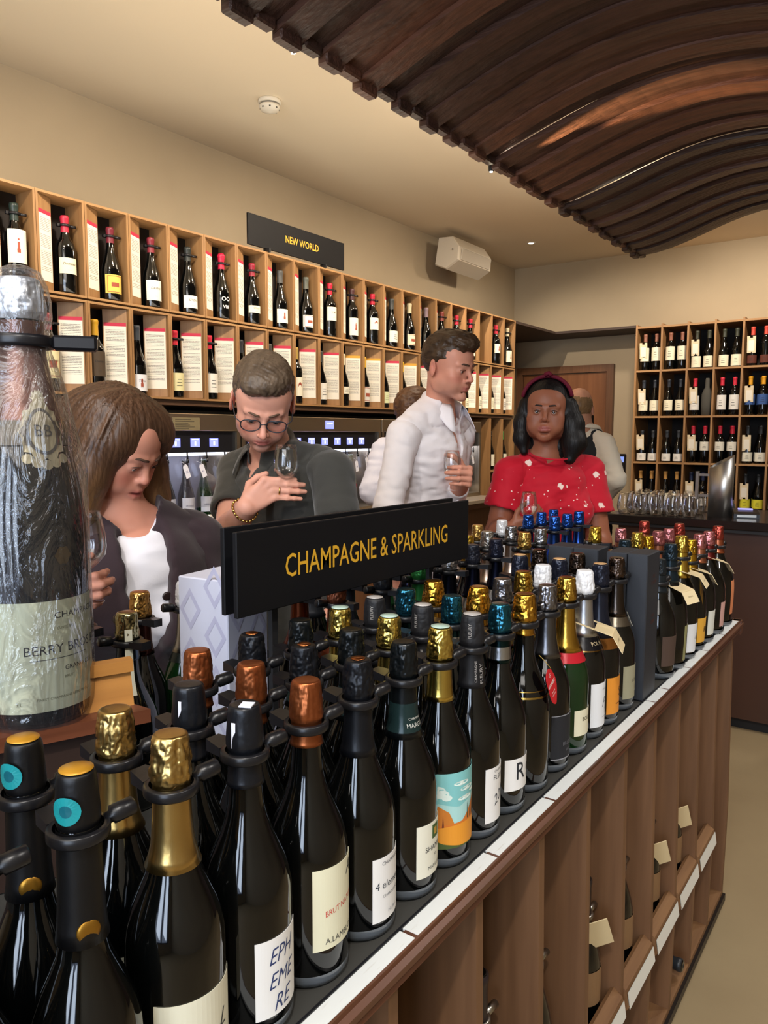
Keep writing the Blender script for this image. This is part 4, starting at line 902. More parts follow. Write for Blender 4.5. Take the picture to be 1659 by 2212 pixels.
neck_card('cream neck card on the olive shield label bottle beyond the gift cartons', -.490, 1.885, TZ+.205, -.25, .3, 1.1)
neck_card('cream neck card on the tall gold-foil bottle with white label', -.490, 1.985, TZ+.222, .1, .25, 1.1)
neck_card('cream neck card on the short gold-foil KRUG bottle', -.490, 2.080, TZ+.215, .45, .3, 1.1)
neck_card('cream neck card on the pink-foil bottle with dusty rose label', -.490, 2.285, TZ+.215, .45, .3, 1.1)
g = thing('hang_tag', 'gold leaf-shaped tag hanging down from the tall gold-foil bottle', 'tag', (-.490, 1.985, TZ))
M_ = Matrix.Translation((.050, .012, .165)) @ Matrix.Rotation(.55, 4, 'X') @ Matrix(((0, 0, 1, 0), (1, 0, 0, 0), (0, 1, 0, 0), (0, 0, 0, 1)))
MB().add([(0, .04, 0), (-.012, .01, 0), (0, -.04, 0), (.012, .01, 0), (0, .04, .0008), (-.012, .01, .0008), (0, -.04, .0008), (.012, .01, .0008)], [(0, 1, 2, 3), (7, 6, 5, 4), (0, 4, 5, 1), (1, 5, 6, 2), (2, 6, 7, 3), (3, 7, 4, 0)], 0, M=M_).obj('tag_card', mat('tag_gold', 'b8902e', 0.3, .8), g)

# ------------------------------------------------------------------ the other side of the gondola (labels face away)
XO = [-.832, -.9185, -1.006]
other = [
 (.668, [2.6], dict(cap='b9b8a8', metal=1.0, rough=.3, skz=.24), 'champagne bottle with silver gold crumpled foil behind the big cellophane bottle'),
 (.689, [1.5], dict(H=.296, cap='b0a478', metal=1.0, rough=.25, skz=.235, skirt_c='4a5560'), 'champagne bottle with silver and gold crinkled foil by the wooden easel'),
 (.767, [2.3], dict(H=.305, cap='c89a58', metal=1.0, rough=.25, skz=.205, skirt_c='4a2c24'), 'champagne bottle with rose gold foil behind the easel'),
 (.852, [2], dict(cap='d8d8da', metal=.4, rough=.3, skz=.19, glass=glass_gr, skirt_c='b8b8b8', band=[(.175, .19, '1e2420', .2)]), 'green champagne bottle with white silver foil beside the pale gift box'),
 (1.03, [0, 1], dict(cap='8a5038', metal=.8, rough=.35, skz=.17, skirt_c='7a3f28'), 'champagne bottle with long brown copper neck foil under the sign'),
 (1.17, [0, 1, 2], dict(cap='23262c', metal=.3, skz=.19, lab=('e6e2d8', .03, .1, -.8, .8)), 'dark champagne bottle with pale label under the sign'),
 (1.30, [0, 1], dict(cap='2f7a3c', metal=.6, skz=.2, glass=glass_gr, lab=('e6d8b8', .03, .1, -.8, .8)), 'green champagne bottle under the sign'),
 (1.42, [0, 1, 2], dict(cap='c0c0c4', metal=1.0, skz=.19, skirt_c='202330', band=[(.165, .19, 'c4c4c8', 1.0)]), 'champagne bottle with black neck foil, silver band, by sign end'),
 (1.525, [0, 1, 2], dict(cap='20222c', metal=.4, rough=.3, skz=.19, skirt_c='23263a', band=[(.165, .19, 'c4c4c8', 1.0)]), 'champagne bottle with navy hood and silver skirt band'),
 (1.64, [0], dict(cap='1e2130', metal=.5, rough=.28, skz=.19, skirt_c='23263a', band=[(.165, .19, 'c4c4c8', 1.0)]), 'champagne bottle with glossy navy foil past the sign'),
 (1.655, [1], dict(cap='c9a23c', metal=1.0, skz=.21), 'gold-foil bottle just past the corner of the sign'),
 (1.76, [1, 2], dict(cap='b4b4b2', metal=1.0, skz=.17, skirt_c='a8958a', lab=('e9e6df', .06, .15, -.8, .8)), 'champagne bottle with pale silver foil and pinkish skirt'),
 (1.80, [0], dict(cap='d2aa5c', metal=1.0, skz=.17, lab=('d8a03a', .06, .15, -.8, .8)), 'champagne bottle with bright gold foil near the gift cartons'),
 (1.87, [2], dict(cap='d0a860', metal=1.0, skz=.19), 'champagne bottle with bright gold foil near the farther side'),
 (1.90, [0, 1], dict(cap='98989a', metal=1.0, skz=.16, skirt_c='9a8c84'), 'champagne bottle with pewter silver foil beside the blue-foil bottles'),
 (2.02, [2], dict(cap='dcdde0', metal=.3, rough=.3, skz=.18), 'champagne bottle with white foil near the woman in red'),
 (2.02, [.25], dict(cap='d0a840', metal=1.0, skz=.2), 'gold-foil bottle standing alone behind the farther gift carton'),
 (2.20, [0.9, 2], dict(cap='2c56a8', metal=.9, rough=.25, skz=.12, skirt_c='2c4a8c'), 'champagne bottle entirely in metallic blue foil'),
 (2.30, [0.9, 2], dict(cap='2c56a8', metal=.9, rough=.25, skz=.12, skirt_c='2c4a8c'), 'champagne bottle entirely in metallic blue foil'),
 (2.40, [0.9, 2], dict(cap='2c56a8', metal=.9, rough=.25, skz=.12, skirt_c='2c4a8c'), 'champagne bottle entirely in metallic blue foil'),
]
rowo = ['inner', 'middle', 'outer']
for ki, (yy, rs, kw, ds) in enumerate(other):
    for r in rs:
        if r in (1.5, 2.3): x = -.958 if r == 1.5 else -1.030; wn = 'middle' if r == 1.5 else 'outer'
        elif r == 2.6: x = -1.042; wn = 'outermost'
        elif r in (.9, .25): x = -.918 if r == .9 else -.725; wn = 'inner' if r == .9 else 'centre'
        else: x = XO[r]-(.012 if kw.get('skirt_c') == 'b8b8b8' else 0); wn = rowo[r]
        if kw['cap'] == '2c56a8': wn = {.9: 'inner', 2: 'outer'}[r]; ds2 = '%s, %s of the %s line of three' % (ds, {2.20: 'nearest', 2.30: 'middle', 2.40: 'farthest'}[yy], wn)
        else: ds2 = '%s, %s far-side row' % (ds, wn)
        b = champ(ds2, x, yy, rz=math.pi+random.Random(ki).uniform(-.3, .3), seed=ki*7+int(r*3)+1, clamp=-1, group='bottles on the far side of the gondola', foot=False, **kw)

        if r == 1.5:
            MB().patch(0, .175, .272, -.25, .35, 6, t=.0006, rz=lambda zz: rz_of(prof_champ(.296))(zz)+.0030, nz=8).obj('paper_strip', PAPER('d8d6c0'), b, rot=(0, 0, -math.pi-.35))
# ================================================================== thin glass and film
def thin_glass(name, tint=(1, 1, 1), boost=1.0, rough=0.02, bump=None, base=0.04, milk=0.0):
    m = bpy.data.materials.new(name); m.use_nodes = True; nt = m.node_tree; nt.nodes.clear()
    out = nt.nodes.new('ShaderNodeOutputMaterial'); tr = nt.nodes.new('ShaderNodeBsdfTransparent'); gl = nt.nodes.new('ShaderNodeBsdfGlossy')
    tr.inputs[0].default_value = (*tint, 1); gl.inputs['Roughness'].default_value = rough; gl.inputs['Color'].default_value = (1, 1, 1, 1)
    fr = nt.nodes.new('ShaderNodeLayerWeight'); fr.inputs['Blend'].default_value = 0.35
    mu = nt.nodes.new('ShaderNodeMath'); mu.operation = 'MULTIPLY_ADD'; mu.inputs[1].default_value = boost; mu.inputs[2].default_value = base; mu.use_clamp = True
    nt.links.new(fr.outputs['Fresnel'], mu.inputs[0])
    mx = nt.nodes.new('ShaderNodeMixShader'); nt.links.new(mu.outputs[0], mx.inputs[0]); nt.links.new(tr.outputs[0], mx.inputs[1]); nt.links.new(gl.outputs[0], mx.inputs[2])
    last = mx.outputs[0]
    if milk:
        df = nt.nodes.new('ShaderNodeBsdfDiffuse'); df.inputs[0].default_value = (.9, .92, 1, 1); m2 = nt.nodes.new('ShaderNodeMixShader'); m2.inputs[0].default_value = milk
        nt.links.new(last, m2.inputs[1]); nt.links.new(df.outputs[0], m2.inputs[2]); last = m2.outputs[0]
    nt.links.new(last, out.inputs[0])
    if bump:
        tc = nt.nodes.new('ShaderNodeTexCoord'); mp = nt.nodes.new('ShaderNodeMapping'); mp.inputs['Scale'].default_value = bump[3]
        nz = nt.nodes.new('ShaderNodeTexNoise'); nz.inputs['Scale'].default_value = bump[0]; nz.inputs['Detail'].default_value = 6; nz.inputs['Distortion'].default_value = .6
        bp = nt.nodes.new('ShaderNodeBump'); bp.inputs['Strength'].default_value = bump[1]; bp.inputs['Distance'].default_value = bump[2]
        nt.links.new(tc.outputs['Object'], mp.inputs[0]); nt.links.new(mp.outputs[0], nz.inputs['Vector']); nt.links.new(nz.outputs['Fac'], bp.inputs['Height']); nt.links.new(bp.outputs[0], gl.inputs['Normal']); nt.links.new(bp.outputs[0], fr.inputs['Normal'])
    MATS[name] = m; return m
goblet_m = thin_glass('goblet_glass', boost=.55, base=.02)
pane_m = thin_glass('dispenser_pane', boost=.3, base=.02)
film_m = thin_glass('cellophane', boost=.7, rough=.07, base=.03, bump=(22, 1.0, .035, (1, 1, .35)), milk=.012)

# ------------------------------------------------------------------ sign over the gondola
def champ_sign(label, x, y0, y1, z0, z1, word):
    t = thing('hanging_sign' if word else 'sign_back_board', label, 'sign', (x, (y0+y1)/2, TZ)); h = (y1-y0)/2
    MB().box((-.004, -h, z0-TZ), (.004, h, z1-TZ), bev=.0012).obj('board', signm, t)
    if word:
        m = MB(); text_flat(m, 'CHAMPAGNE & SPARKLING', .0485, Matrix(((0, 0, 1, .0047), (1, 0, 0, .006), (0, 1, 0, (z0+z1)/2-TZ-.016), (0, 0, 0, 1))), 0, weight=.006, xs=.765)
        m.obj('lettering', gold_ink, t)
        for yy in (-h+.10, h-.10): m = MB(); m.box((-.030, yy-.006, .0), (-.022, yy+.006, z1-TZ-.02)).box((-.024, yy-.006, z1-TZ-.05), (-.004, yy+.006, z1-TZ-.03)); m.obj('post', blackm, t)
    return t
champ_sign('long black CHAMPAGNE & SPARKLING sign with gold letters standing over the gondola bottles', -.750, .711, 1.347, 1.250, 1.368, True)
champ_sign('plain black sign board just behind the CHAMPAGNE & SPARKLING sign', -.800, .735, 1.370, 1.243, 1.368, False)

# ------------------------------------------------------------------ wooden plinth, giant bottle in cellophane, easel
plw = wood('plinth_wood', '70402a', '57301e', 'Y', 0.35)
pth = thing('bottle_plinth', 'brown wooden plinth on the gondola carrying the giant cellophane-wrapped bottle', 'plinth', (-.945, .50, TZ), math.radians(-20.5))
_p = [(-.150, -.33), (.085, -.33), (.085, .155), (-.020, .112), (-.150, .100)]; MB().add([(a, b, .182) for a, b in _p]+[(a, b, .2) for a, b in _p], [(4, 3, 2, 1, 0), (5, 6, 7, 8, 9)]+[(i, (i+1) % 5, 5+(i+1) % 5, 5+i) for i in range(5)]).obj('top_board', plw, pth)
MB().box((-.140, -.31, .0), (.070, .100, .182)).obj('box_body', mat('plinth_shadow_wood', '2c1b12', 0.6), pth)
PZ = TZ+.2
bb_ = thing('giant_bottle', 'giant champagne bottle with cream BERRY BROS label wrapped in clear cellophane, at the left edge', 'bottle', (-.918, .522, PZ), -.12)
R, H = .067, .548
pj = [(R*.8, 0), (R*.94, .002), (R, .010), (R, .10), (R, .235), (R*.985, .262), (R*.93, .290), (R*.83, .325), (R*.69, .362), (R*.56, .395), (.031, .425), (.026, .455), (.0245, .50), (.0245, .525)]
rj = rz_of(pj)
MB().lathe(pj, 56).obj('glass_body', glass_dk, bb_)
MB().lathe([(rj(.375+i*.012)+.0015, .375+i*.012) for i in range(11)], 48, cap=(False, False)).obj('neck_foil', FOIL('6e4e44', .6, .35), bb_)
put('foil_hood', hood_mesh('c8ced8', .5, 3, .500, H, r=.0265, rough=.35, amp=.16), bb_)
m = MB().patch(0, .345, .375, -1.5, 1.5, 30, t=.0008, rz=lambda z: rj(z)+.0018, nz=6)
m.obj('neck_label', mat('crest_band', '5c5448', .5, .4), bb_)
# ornate pale medallion
def medal(mb, az, zc, ra, rb, mi, lift, n=28, wav=0):
    vs = []; L = lambda z: rj(z)+lift
    vs.append((L(zc)*math.cos(az), L(zc)*math.sin(az), zc))
    for q in range(n):
        t_ = 2*math.pi*q/n; k = 1+wav*math.cos(10*t_); a_ = az+ra*k*math.cos(t_)/L(zc); z_ = zc+rb*k*math.sin(t_); vs.append((L(z_)*math.cos(a_), L(z_)*math.sin(a_), z_))
    mb.add(vs, [(0, 1+q, 1+(q+1) % n) for q in range(n)], mi)
m = MB(); medal(m, 0, .362, .026, .036, 0, .0030, wav=.10); medal(m, 0, .362, .019, .028, 1, .0036); medal(m, 0, .362, .016, .024, 0, .0040)
text_wrap(m, 'BB', .020, 0, 0, .356, 1, rz=rj, lift=.0046); medal(m, 0, .402, .008, .009, 0, .0032, wav=.2)
for q in range(5): medal(m, -.38+q*.19, .328-.006*math.cos((q-2)*.9), .007, .006, 0, .0032, 10)
m.obj('crest_medallion', [mat('crest_pale', 'a89f84', .4, .5), mat('crest_dark', '55504a', .4, .3)], bb_)
m = MB(); medal(m, .15, .212, .010, .011, 0, .0012, 16, .12); text_wrap(m, 'EST', .006, 0, .15, .194, 0, rz=rj, lift=.0012); m.obj('royal_crest', mat('gilt_print', '5a4824', .45, .5), bb_)
m = MB().patch(R+.0004, .022, .158, -1.05, 1.02, 36)
text_wrap(m, 'BERRY BROS & RUDD', .0165, R, .56, .093, 1, lift=.0012); m.patch(R+.0008, .0860, .0868, -.50, .62, 20, mi=1, t=.0003)
text_wrap(m, 'CHAMPAGNE', .0110, R, .50, .136, 1, lift=.0012, xs=1.15); text_wrap(m, 'CUVEE BRUT', .0048, R, .18, .122, 2, lift=.0012)
text_wrap(m, 'GRAND CRU', .0080, R, .46, .070, 1, lift=.0012, xs=1.05); text_wrap(m, 'BRUT', .005, R, .18, .060, 2, lift=.0012); text_wrap(m, 'FINEST CHAMPAGNE REIMS FRANCE', .0046, R, .14, .036, 2, lift=.0012); text_wrap(m, '3 L', .006, R, -.7, .032, 2, lift=.0012)
m.obj('label', [PAPER('c9cbae'), INK('2b2b2e'), INK('77775c')], bb_)
def filmprof():
    def rf(a, z, j):
        if z < .02: return 1+.03*math.sin(7*a)
        e = noise.noise(Vector((math.cos(a)*2.2, math.sin(a)*2.2, z*14))); return 1+(.055 if z > .27 else .022)*e+.02*math.sin(6*a+z*20)*(1 if z > .25 else .3)
    zs = [(R+.003, .0), (R+.005, .02), (R+.004, .08), (R+.004, .16), (R+.004, .22), (R+.005, .27), (R+.002, .31), (R*.92, .35), (R*.82, .39), (R*.70, .42), (R*.60, .44), (.034, .458), (.031, .47), (.033, .485), (.037, .50), (.037, .52), (.034, .538), (.026, .555), (.012, .562), (.001, .563)]
    P = []
    for (r0, z0), (r1, z1) in zip(zs, zs[1:]):
        for q in range(3): P.append((r0+(r1-r0)*q/3, z0+(z1-z0)*q/3))
    return MB().lathe(P, 72, rfun=rf, cap=(False, False))
filmprof().obj('cellophane_wrap', film_m, bb_)
MB().lathe([(.0335, .464), (.037, .464), (.038, .468), (.038, .474), (.037, .478), (.0335, .478)], 36, cap=(False, False)).box((-.010, .036, .462), (.012, .088, .480), bev=.003).obj('security_strap', black, bb_, rot=(0, 0, -.55))
es = thing('price_easel', 'small slanted oak price holder on the plinth in front of the giant bottle', 'price holder', (-.862, .585, PZ), math.radians(-20.5))
poly = [(-.030, 0), (.012, 0), (-.006, .062), (-.012, .066), (-.022, .064)]
m = MB(); n = len(poly); m.add([(p[0]*.85, -.036, p[1]*.85) for p in poly]+[(p[0]*.85, .033, p[1]*.85) for p in poly], [tuple(range(n)), tuple(range(n, 2*n))[::-1]]+[(i, n+i, n+(i+1) % n, (i+1) % n) for i in range(n)])
m.obj('block', wood('easel_oak', 'b9803f', '9a6630', 'Y', .4), es)
poly = [(-.006, .050), (.006, .052), (.004, .070), (-.012, .072)]
m = MB(); n = len(poly); m.add([(p[0]*.85, -.038, p[1]*.85) for p in poly]+[(p[0]*.85, .035, p[1]*.85) for p in poly], [tuple(range(n)), tuple(range(n, 2*n))[::-1]]+[(i, n+i, n+(i+1) % n, (i+1) % n) for i in range(n)])
m.obj('lip', MATS['easel_oak'], es)
# pale gift box
pg = thing('gift_box', 'pale lavender white gift carton with a diamond pattern beside the end of the sign', 'box', (-.915, .842, TZ), .12)
gbm = mat('pale_carton', 'c9cbdc', 0.5)
MB().box((-.05, -.05, 0), (.05, .05, .335), bev=.002).obj('carton', gbm, pg)
m = MB()
for sgn, face in ((1, 'x'), (-1, 'y')):
    for q in range(4):
        for w_ in (0, 1):
            zc = .05+q*.078+(.039 if w_ else 0); oc = -.025+.05*w_
            pts = [(oc-.022, zc), (oc, zc-.034), (oc+.022, zc), (oc, zc+.034)]; inn = [(oc-.014, zc), (oc, zc-.022), (oc+.014, zc), (oc, zc+.022)]
            f = (lambda p: (.0505, p[0], p[1])) if face == 'x' else (lambda p: (p[0], -.0505, p[1]))
            m.add([f(p) for p in pts]+[f(p) for p in inn], [(i, (i+1) % 4, 4+(i+1) % 4, 4+i) for i in range(4)])
m.obj('diamond_print', mat('pale_print', 'b4b4cc', .45), pg)

# ================================================================== drink glasses
def glass_mesh(H=.150, bowl=.0315, stemless=False):
    if stemless:
        P = [(.001, .0035), (.026, .003), (.030, .006), (.0385, .030), (.0395, .045), (.036, .072), (.030, .098), (.0285, .112)]
        O = [(.0292, .112), (.0308, .098), (.0368, .072), (.0403, .045), (.0393, .029), (.031, .004), (.026, .0005), (.001, 0)]
        return MB().lathe(P+O, 22, cap=(False, True))
    s = H/.150
    P = [(.001, .0022), (.012, .0035), (.029, .0015), (.0305, .0008), (.0305, 0), (.001, 0)]
    O = [(.0035, .0045), (.0033, .012), (.0032, .045*s), (.0045, .052*s), (.012, .056*s), (.022, .064*s), (bowl*.93, .078*s), (bowl, .092*s), (bowl*.96, .112*s), (bowl*.84, .135*s), (bowl*.76, .150*s)]
    I = [(bowl*.74, .150*s), (bowl*.82, .134*s), (bowl*.94, .112*s), (bowl*.98, .092*s), (bowl*.91, .079*s), (.021, .066*s), (.011, .058*s), (.001, .0565*s)]
    return MB().lathe(O[::1]+I, 28, cap=(False, True)).lathe(P, 28, cap=(False, False))
def goblet(label, loc, rot=(0, 0, 0), H=.150, bowl=.0315):
    t = thing('wine_glass', label, 'glass', loc); t.rotation_euler = rot
    put('glass_bowl', cached(('goblet', H, bowl), lambda: glass_mesh(H, bowl).mesh('glass_bowl', goblet_m)), t); return t

# ================================================================== till counter
cc = thing('till_counter', 'dark brown till counter with a glossy black top in front of the back shelf', 'counter', (-.2, 4.38, 0))
ctop = mat('counter_top', '231d1b', 0.18, spec=.5); cbody = mat('counter_body', '4c3328', 0.38, var=(3, '3c2820', .3, (1, 1, .3)))
MB().box((-1.205, -.31, 1.030), (1.3, .42, 1.072), bev=.004).obj('counter_top', ctop, cc)
MB().box((-1.19, -.295, 1.012), (1.3, .41, 1.030)).obj('shadow_rail', blackm, cc)
MB().box((-1.15, -.26, .06), (1.3, .38, 1.012)).obj('front_panel', cbody, cc)
MB().box((-1.13, -.22, 0), (1.3, .34, .06)).obj('plinth', blackm, cc)
CT = 1.072
gm_ = glass_mesh(stemless=True).mesh('glass_bowl', goblet_m)
k = 0; rg = random.Random(3)
for j in range(5):
    for i in range(6):
        x = -1.325+i*.084+rg.uniform(-.001, .001)+.02*(j % 2); y = 4.135+j*.086+rg.uniform(-.001, .001)
        if x > -.985: continue
        t = thing('tasting_glass', 'clear stemless tasting glass, %s from the left in the %s rank on the till counter' % (ordw(i+1), ('front', 'second', 'middle', 'fourth', 'rearmost')[j]), 'glass', (x, y, CT), rg.uniform(0, 6), 'tasting glasses on the till counter')
        put('glass_bowl', gm_, t); k += 1
st = thing('steel_cooler', 'tall stainless steel cylinder with slanted open top and side handle on the till counter', 'wine cooler', (-.870, 4.28, CT), .0)
m = MB(); n = 36; vs = []; 
for (r, lvl) in ((.060, 0), (.060, 1), (.057, 1), (.057, 0)):
    for i in range(n):
        a = 2*math.pi*i/n; x, y = r*math.cos(a), r*math.sin(a); z = 0.0 if (lvl == 0 and r > .058) else (.008 if lvl == 0 else .288+.034*math.cos(a-.4))
        vs.append((x, y, z))
fs = []
for L in range(3):
    for i in range(n): fs.append((L*n+i, L*n+(i+1) % n, (L+1)*n+(i+1) % n, (L+1)*n+i))
m.add(vs, fs, 0, True); m.f.append(tuple(range(n))[::-1]); m.mi.append(0); m.sm.append(False); m.f.append(tuple(range(3*n, 4*n))); m.mi.append(0); m.sm.append(False)
m.obj('cylinder', mat('polished_steel', 'c6c4c0', 0.36, 1.0), st)
MB().box((-.128, -.010, .085), (-.110, .010, .235), bev=.002).box((-.112, -.008, .210), (-.055, .008, .222)).box((-.112, -.008, .100), (-.055, .008, .112)).obj('handle', steel, st)
ct = thing('card_terminal', 'black card payment terminal with small lit screen on the till counter', 'card terminal', (-.755, 4.33, CT), .25)
m = MB(); pts = [(-.045, 0), (.045, 0), (.045, .020), (.030, .040), (-.030, .030), (-.045, .022)]
m.add([(-.06, p[0]*1.7, p[1]) for p in pts]+[(.06, p[0]*1.7, p[1]) for p in pts], [tuple(range(6))[::-1], tuple(range(6, 12))]+[(i, (i+1) % 6, 6+(i+1) % 6, 6+i) for i in range(6)]); m.obj('housing', black, ct)
MB().box((-.035, .005, .037), (.035, .045, .0425)).obj('screen', mat('lcd_lilac', '4a4a70', .3, emit='a9a4f0', estr=.9), ct)
MB().box((-.045, -.082, .006), (.045, -.0765, .018)).obj('card_slot', steel, ct)
ms = thing('scanner_puck', 'small dark domed scanner on the till counter behind the steel cylinder', 'scanner', (-.93, 4.70, CT), 0)
MB().lathe([(.055, 0), (.058, .01), (.05, .035), (.03, .048), (.001, .052)], 24).obj('dome', mat('dome_grey', '4a4d4a', .3), ms)
MB().lathe([(.006, .049), (.006, .054), (.001, .055)], 12).obj('button', steel, ms)

# ================================================================== wine dispensers along the left wall
ctr = thing('tasting_counter', 'oak tasting counter under the wine dispensers along the left wall', 'counter', (-2.9, 3.0, 0))
MB().box((-.45, -2.2, 1.035), (.47, 1.90, 1.060), bev=.003).obj('counter_top', mat('pale_edge_top', '8f8271', .35), ctr)
MB().box((-.45, -2.2, 1.000), (.455, 1.90, 1.035)).obj('edge_rail', mahog, ctr)
MB().box((-.45, -2.18, .08), (.40, 1.88, 1.000)).obj('cabinet_body', wood('counter_oak', '6e4a30', '5a3b26', 'Z', .5), ctr)
MB().box((-.45, -2.15, 0), (.36, 1.85, .08)).obj('plinth', blackm, ctr)
brushed = mat('dispenser_steel', 'b8aa94', 0.33, 1.0, bump=(8, .1, .001, (1, 1, 60)))
screen_m = mat('screen_violet', '3a3a70', 0.4, emit='7f86ff', estr=1.6); glyph_m = mat('screen_glyph', 'b0b8ff', 0.4, emit='d8deff', estr=1.8)
inner_m = mat('chamber_back', '8c8a92', 0.5)
DXF = -2.62
def dispenser(y0, y1, first, label, plaque):
    t = thing('wine_dispenser', label, 'wine dispenser', (-2.9, (y0+y1)/2, 1.060)); o = (-2.9, (y0+y1)/2, 1.060)
    def bx_(lo, hi, nm, m_, par=t, bev=0): return MB().box((lo[0]-o[0], lo[1]-o[1], lo[2]-o[2]), (hi[0]-o[0], hi[1]-o[1], hi[2]-o[2]), bev=bev).obj(nm, m_, par)
    bx_((XL+.01, y0, 1.510), (DXF, y1, 1.585), 'header_panel', brushed, bev=.003)
    bx_((XL+.01, y0+.004, 1.415), (DXF-.012, y1-.004, 1.510), 'display_strip', black)
    bx_((XL+.01, y0, 1.0601), (DXF, y0+.022, 1.510), 'side_panel', brushed); bx_((XL+.01, y1-.022, 1.0601), (DXF, y1, 1.510), 'side_panel', brushed)
    bx_((XL+.01, y0+.022, 1.0601), (DXF+.01, y1-.022, 1.085), 'drip_tray', brushed)
    bx_((-2.86, y0+.022, 1.085), (-2.85, y1-.022, 1.415), 'chamber_back', inner_m)
    bx_((DXF-.018, y0+.022, 1.17), (DXF-.014, y1-.022, 1.415), 'front_pane', pane_m)
    bx_((-2.80, y0+.03, 1.400), (-2.68, y1-.03, 1.412), 'lamp_strip', mat('chamber_lamp', 'e8ecff', .4, emit='dfe6ff', estr=3.5))
    s = bx_((DXF, first-.035, 1.525), (DXF+.002, first+.035, 1.568), 'main_screen', screen_m)
    m = MB()
    for q in range(3): m.box((DXF+.002-o[0], first-.02+q*.016-o[1], 1.552-o[2]), (DXF+.003-o[0], first-.01+q*.016-o[1], 1.556-o[2]))
    m.obj('screen_text', glyph_m, s)
    if plaque:
        bx_((DXF, first+.052, 1.513), (DXF+.003, first+.20, 1.568), 'notice_plaque', mat('plaque_bronze', '8f8262', .45, .3))
        m = MB()
        for q in range(6): m.box((DXF+.003-o[0], first+.064-o[1], 1.558-.008*q-o[2]), (DXF+.0036-o[0], first+.15+.02*math.sin(q*2)-o[1], 1.5605-.008*q-o[2]))
        m.obj('plaque_lettering', INK('4e4636'), t)
    k = 0; y = y0+.075
    ys = []
    while y < y1-.095: ys.append(y); y += .1085
    for y in ys:
        s = bx_((DXF-.012, y-.025, 1.440), (DXF-.0095, y+.025, 1.478), 'dose_screen', screen_m)
        MB().box((DXF-.0095-o[0], y-.02-o[1], 1.470-o[2]), (DXF-.0088-o[0], y+.02-o[1], 1.474-o[2])).box((DXF-.0095-o[0], y-.004-o[1], 1.446-o[2]), (DXF-.0088-o[0], y+.004-o[1], 1.464-o[2])).obj('screen_icon', glyph_m, s)
        MB().tube([(DXF+.004-o[0], y+.05-o[1], 1.416-o[2]), (DXF+.006-o[0], y+.05-o[1], 1.385-o[2])], .004, 8).tube([(DXF+.006-o[0], y+.05-o[1], 1.388-o[2]), (DXF+.006-o[0], y+.05-o[1], 1.372-o[2])], .007, 8).obj('spout', black, t)
    return ys
Ya = dispenser(1.33, 2.535, 2.09, 'stainless wine dispenser between the brown-haired woman and the man with glasses', True)
Yb_ = dispenser(2.545, 3.665, 3.19, 'stainless wine dispenser seen between the man with glasses and the tall man', False)
Yc = dispenser(3.675, 4.90, 4.25, 'stainless wine dispenser mostly hidden behind the tall man', False)
cols_b = ['e4e4ec', 'd9dbe6', 'e6e4dc', 'c8c4a0']; nm_ = ['SAVAGE', 'LAPINSK', 'MOULIN', 'ROSSO']
allY = [(y, 'left') for y in Ya]+[(y, 'middle') for y in Yb_]+[(y, 'right') for y in Yc]
for q, (y, w) in enumerate(allY):
    if y < 1.95: continue
    glass_ = [glass_dk, glass_gr, mat('pale_green_bottle', '6e7058', .1, spec=.6), glass_dk][q % 4]
    t = thing('wine_bottle', 'wine bottle in a steel cup, %s place from the left inside the %s wine dispenser' % (ordw(1+[a for a, b in allY if b == w].index(y)), w), 'bottle', (-2.735, y+.03, 1.0851), -.25, 'bottles inside the wine dispensers')
    put('glass_body', cached(('burg', .298, glass_.name, 18), lambda: MB().lathe(prof_burg(.298), 18).mesh('glass_body', glass_)), t)
    put('steel_cup', cached(('cup',), lambda: MB().lathe([(.041, 0), (.043, .001), (.043, .040), (.0405, .040), (.0405, .003)], 20, cap=(True, False)).mesh('steel_cup', MATS['polished_steel'])), t)
    lc = 'b82c50' if 3.28 < y < 3.50 else cols_b[q % 2]
    m = MB().patch(.0389, .055, .125, -.9, .9, 8); text_wrap(m, nm_[q % 4] if lc != 'b82c50' else 'RH', .011 if lc != 'b82c50' else .03, .0389, 0, .085, 1); m.obj('label', [PAPER(lc), INK('55587a' if lc != 'b82c50' else 'e8b8c0')], t)
    tg_ = thing('number_tag', 'white paper number tag hanging at the %s spout of the %s wine dispenser' % (ordw(1+[a for a, b in allY if b == w].index(y)), w), 'tag', (DXF+.010, y+.01, 1.40), 0, 'number tags on the wine dispensers')
    M_ = Matrix.Translation((0, .02+.01*math.sin(q*3), -.065-.012*math.sin(q*2.3))) @ Matrix.Rotation(.30+.1*math.sin(q), 4, 'X')
    MX = M_ @ Matrix(((0, 0, 1, 0), (1, 0, 0, 0), (0, 1, 0, 0), (0, 0, 0, 1)))
    m = MB(); pts = [(-.013, -.035), (.013, -.035), (.013, .018), (.006, .027), (-.006, .027), (-.013, .018)]
    m.add([(a, b, 0) for a, b in pts]+[(a, b, .0008) for a, b in pts], [tuple(range(6))[::-1], tuple(range(6, 12))]+[(i, (i+1) % 6, 6+(i+1) % 6, 6+i) for i in range(6)], 0, M=MX)
    text_flat(m, str([25, 41, 61, 38, 22, 17, 44][q % 7]), .014, MX @ Matrix.Translation((0, -.012, .0012)), 1); m.obj('tag_card', [PAPER('ecebf4'), INK('4a4a8a')], tg_)
    p0 = M_ @ Vector((.001, 0, .024)); MB().tube([p0, (p0.x+.002, p0.y-.012, p0.z+.012), (p0.x, p0.y-.026, p0.z+.016)], .0008, 5).tube([p0, (p0.x, p0.y+.004, p0.z+.03)], .0008, 5).obj('string', PAPER('e6e6f0'), tg_)
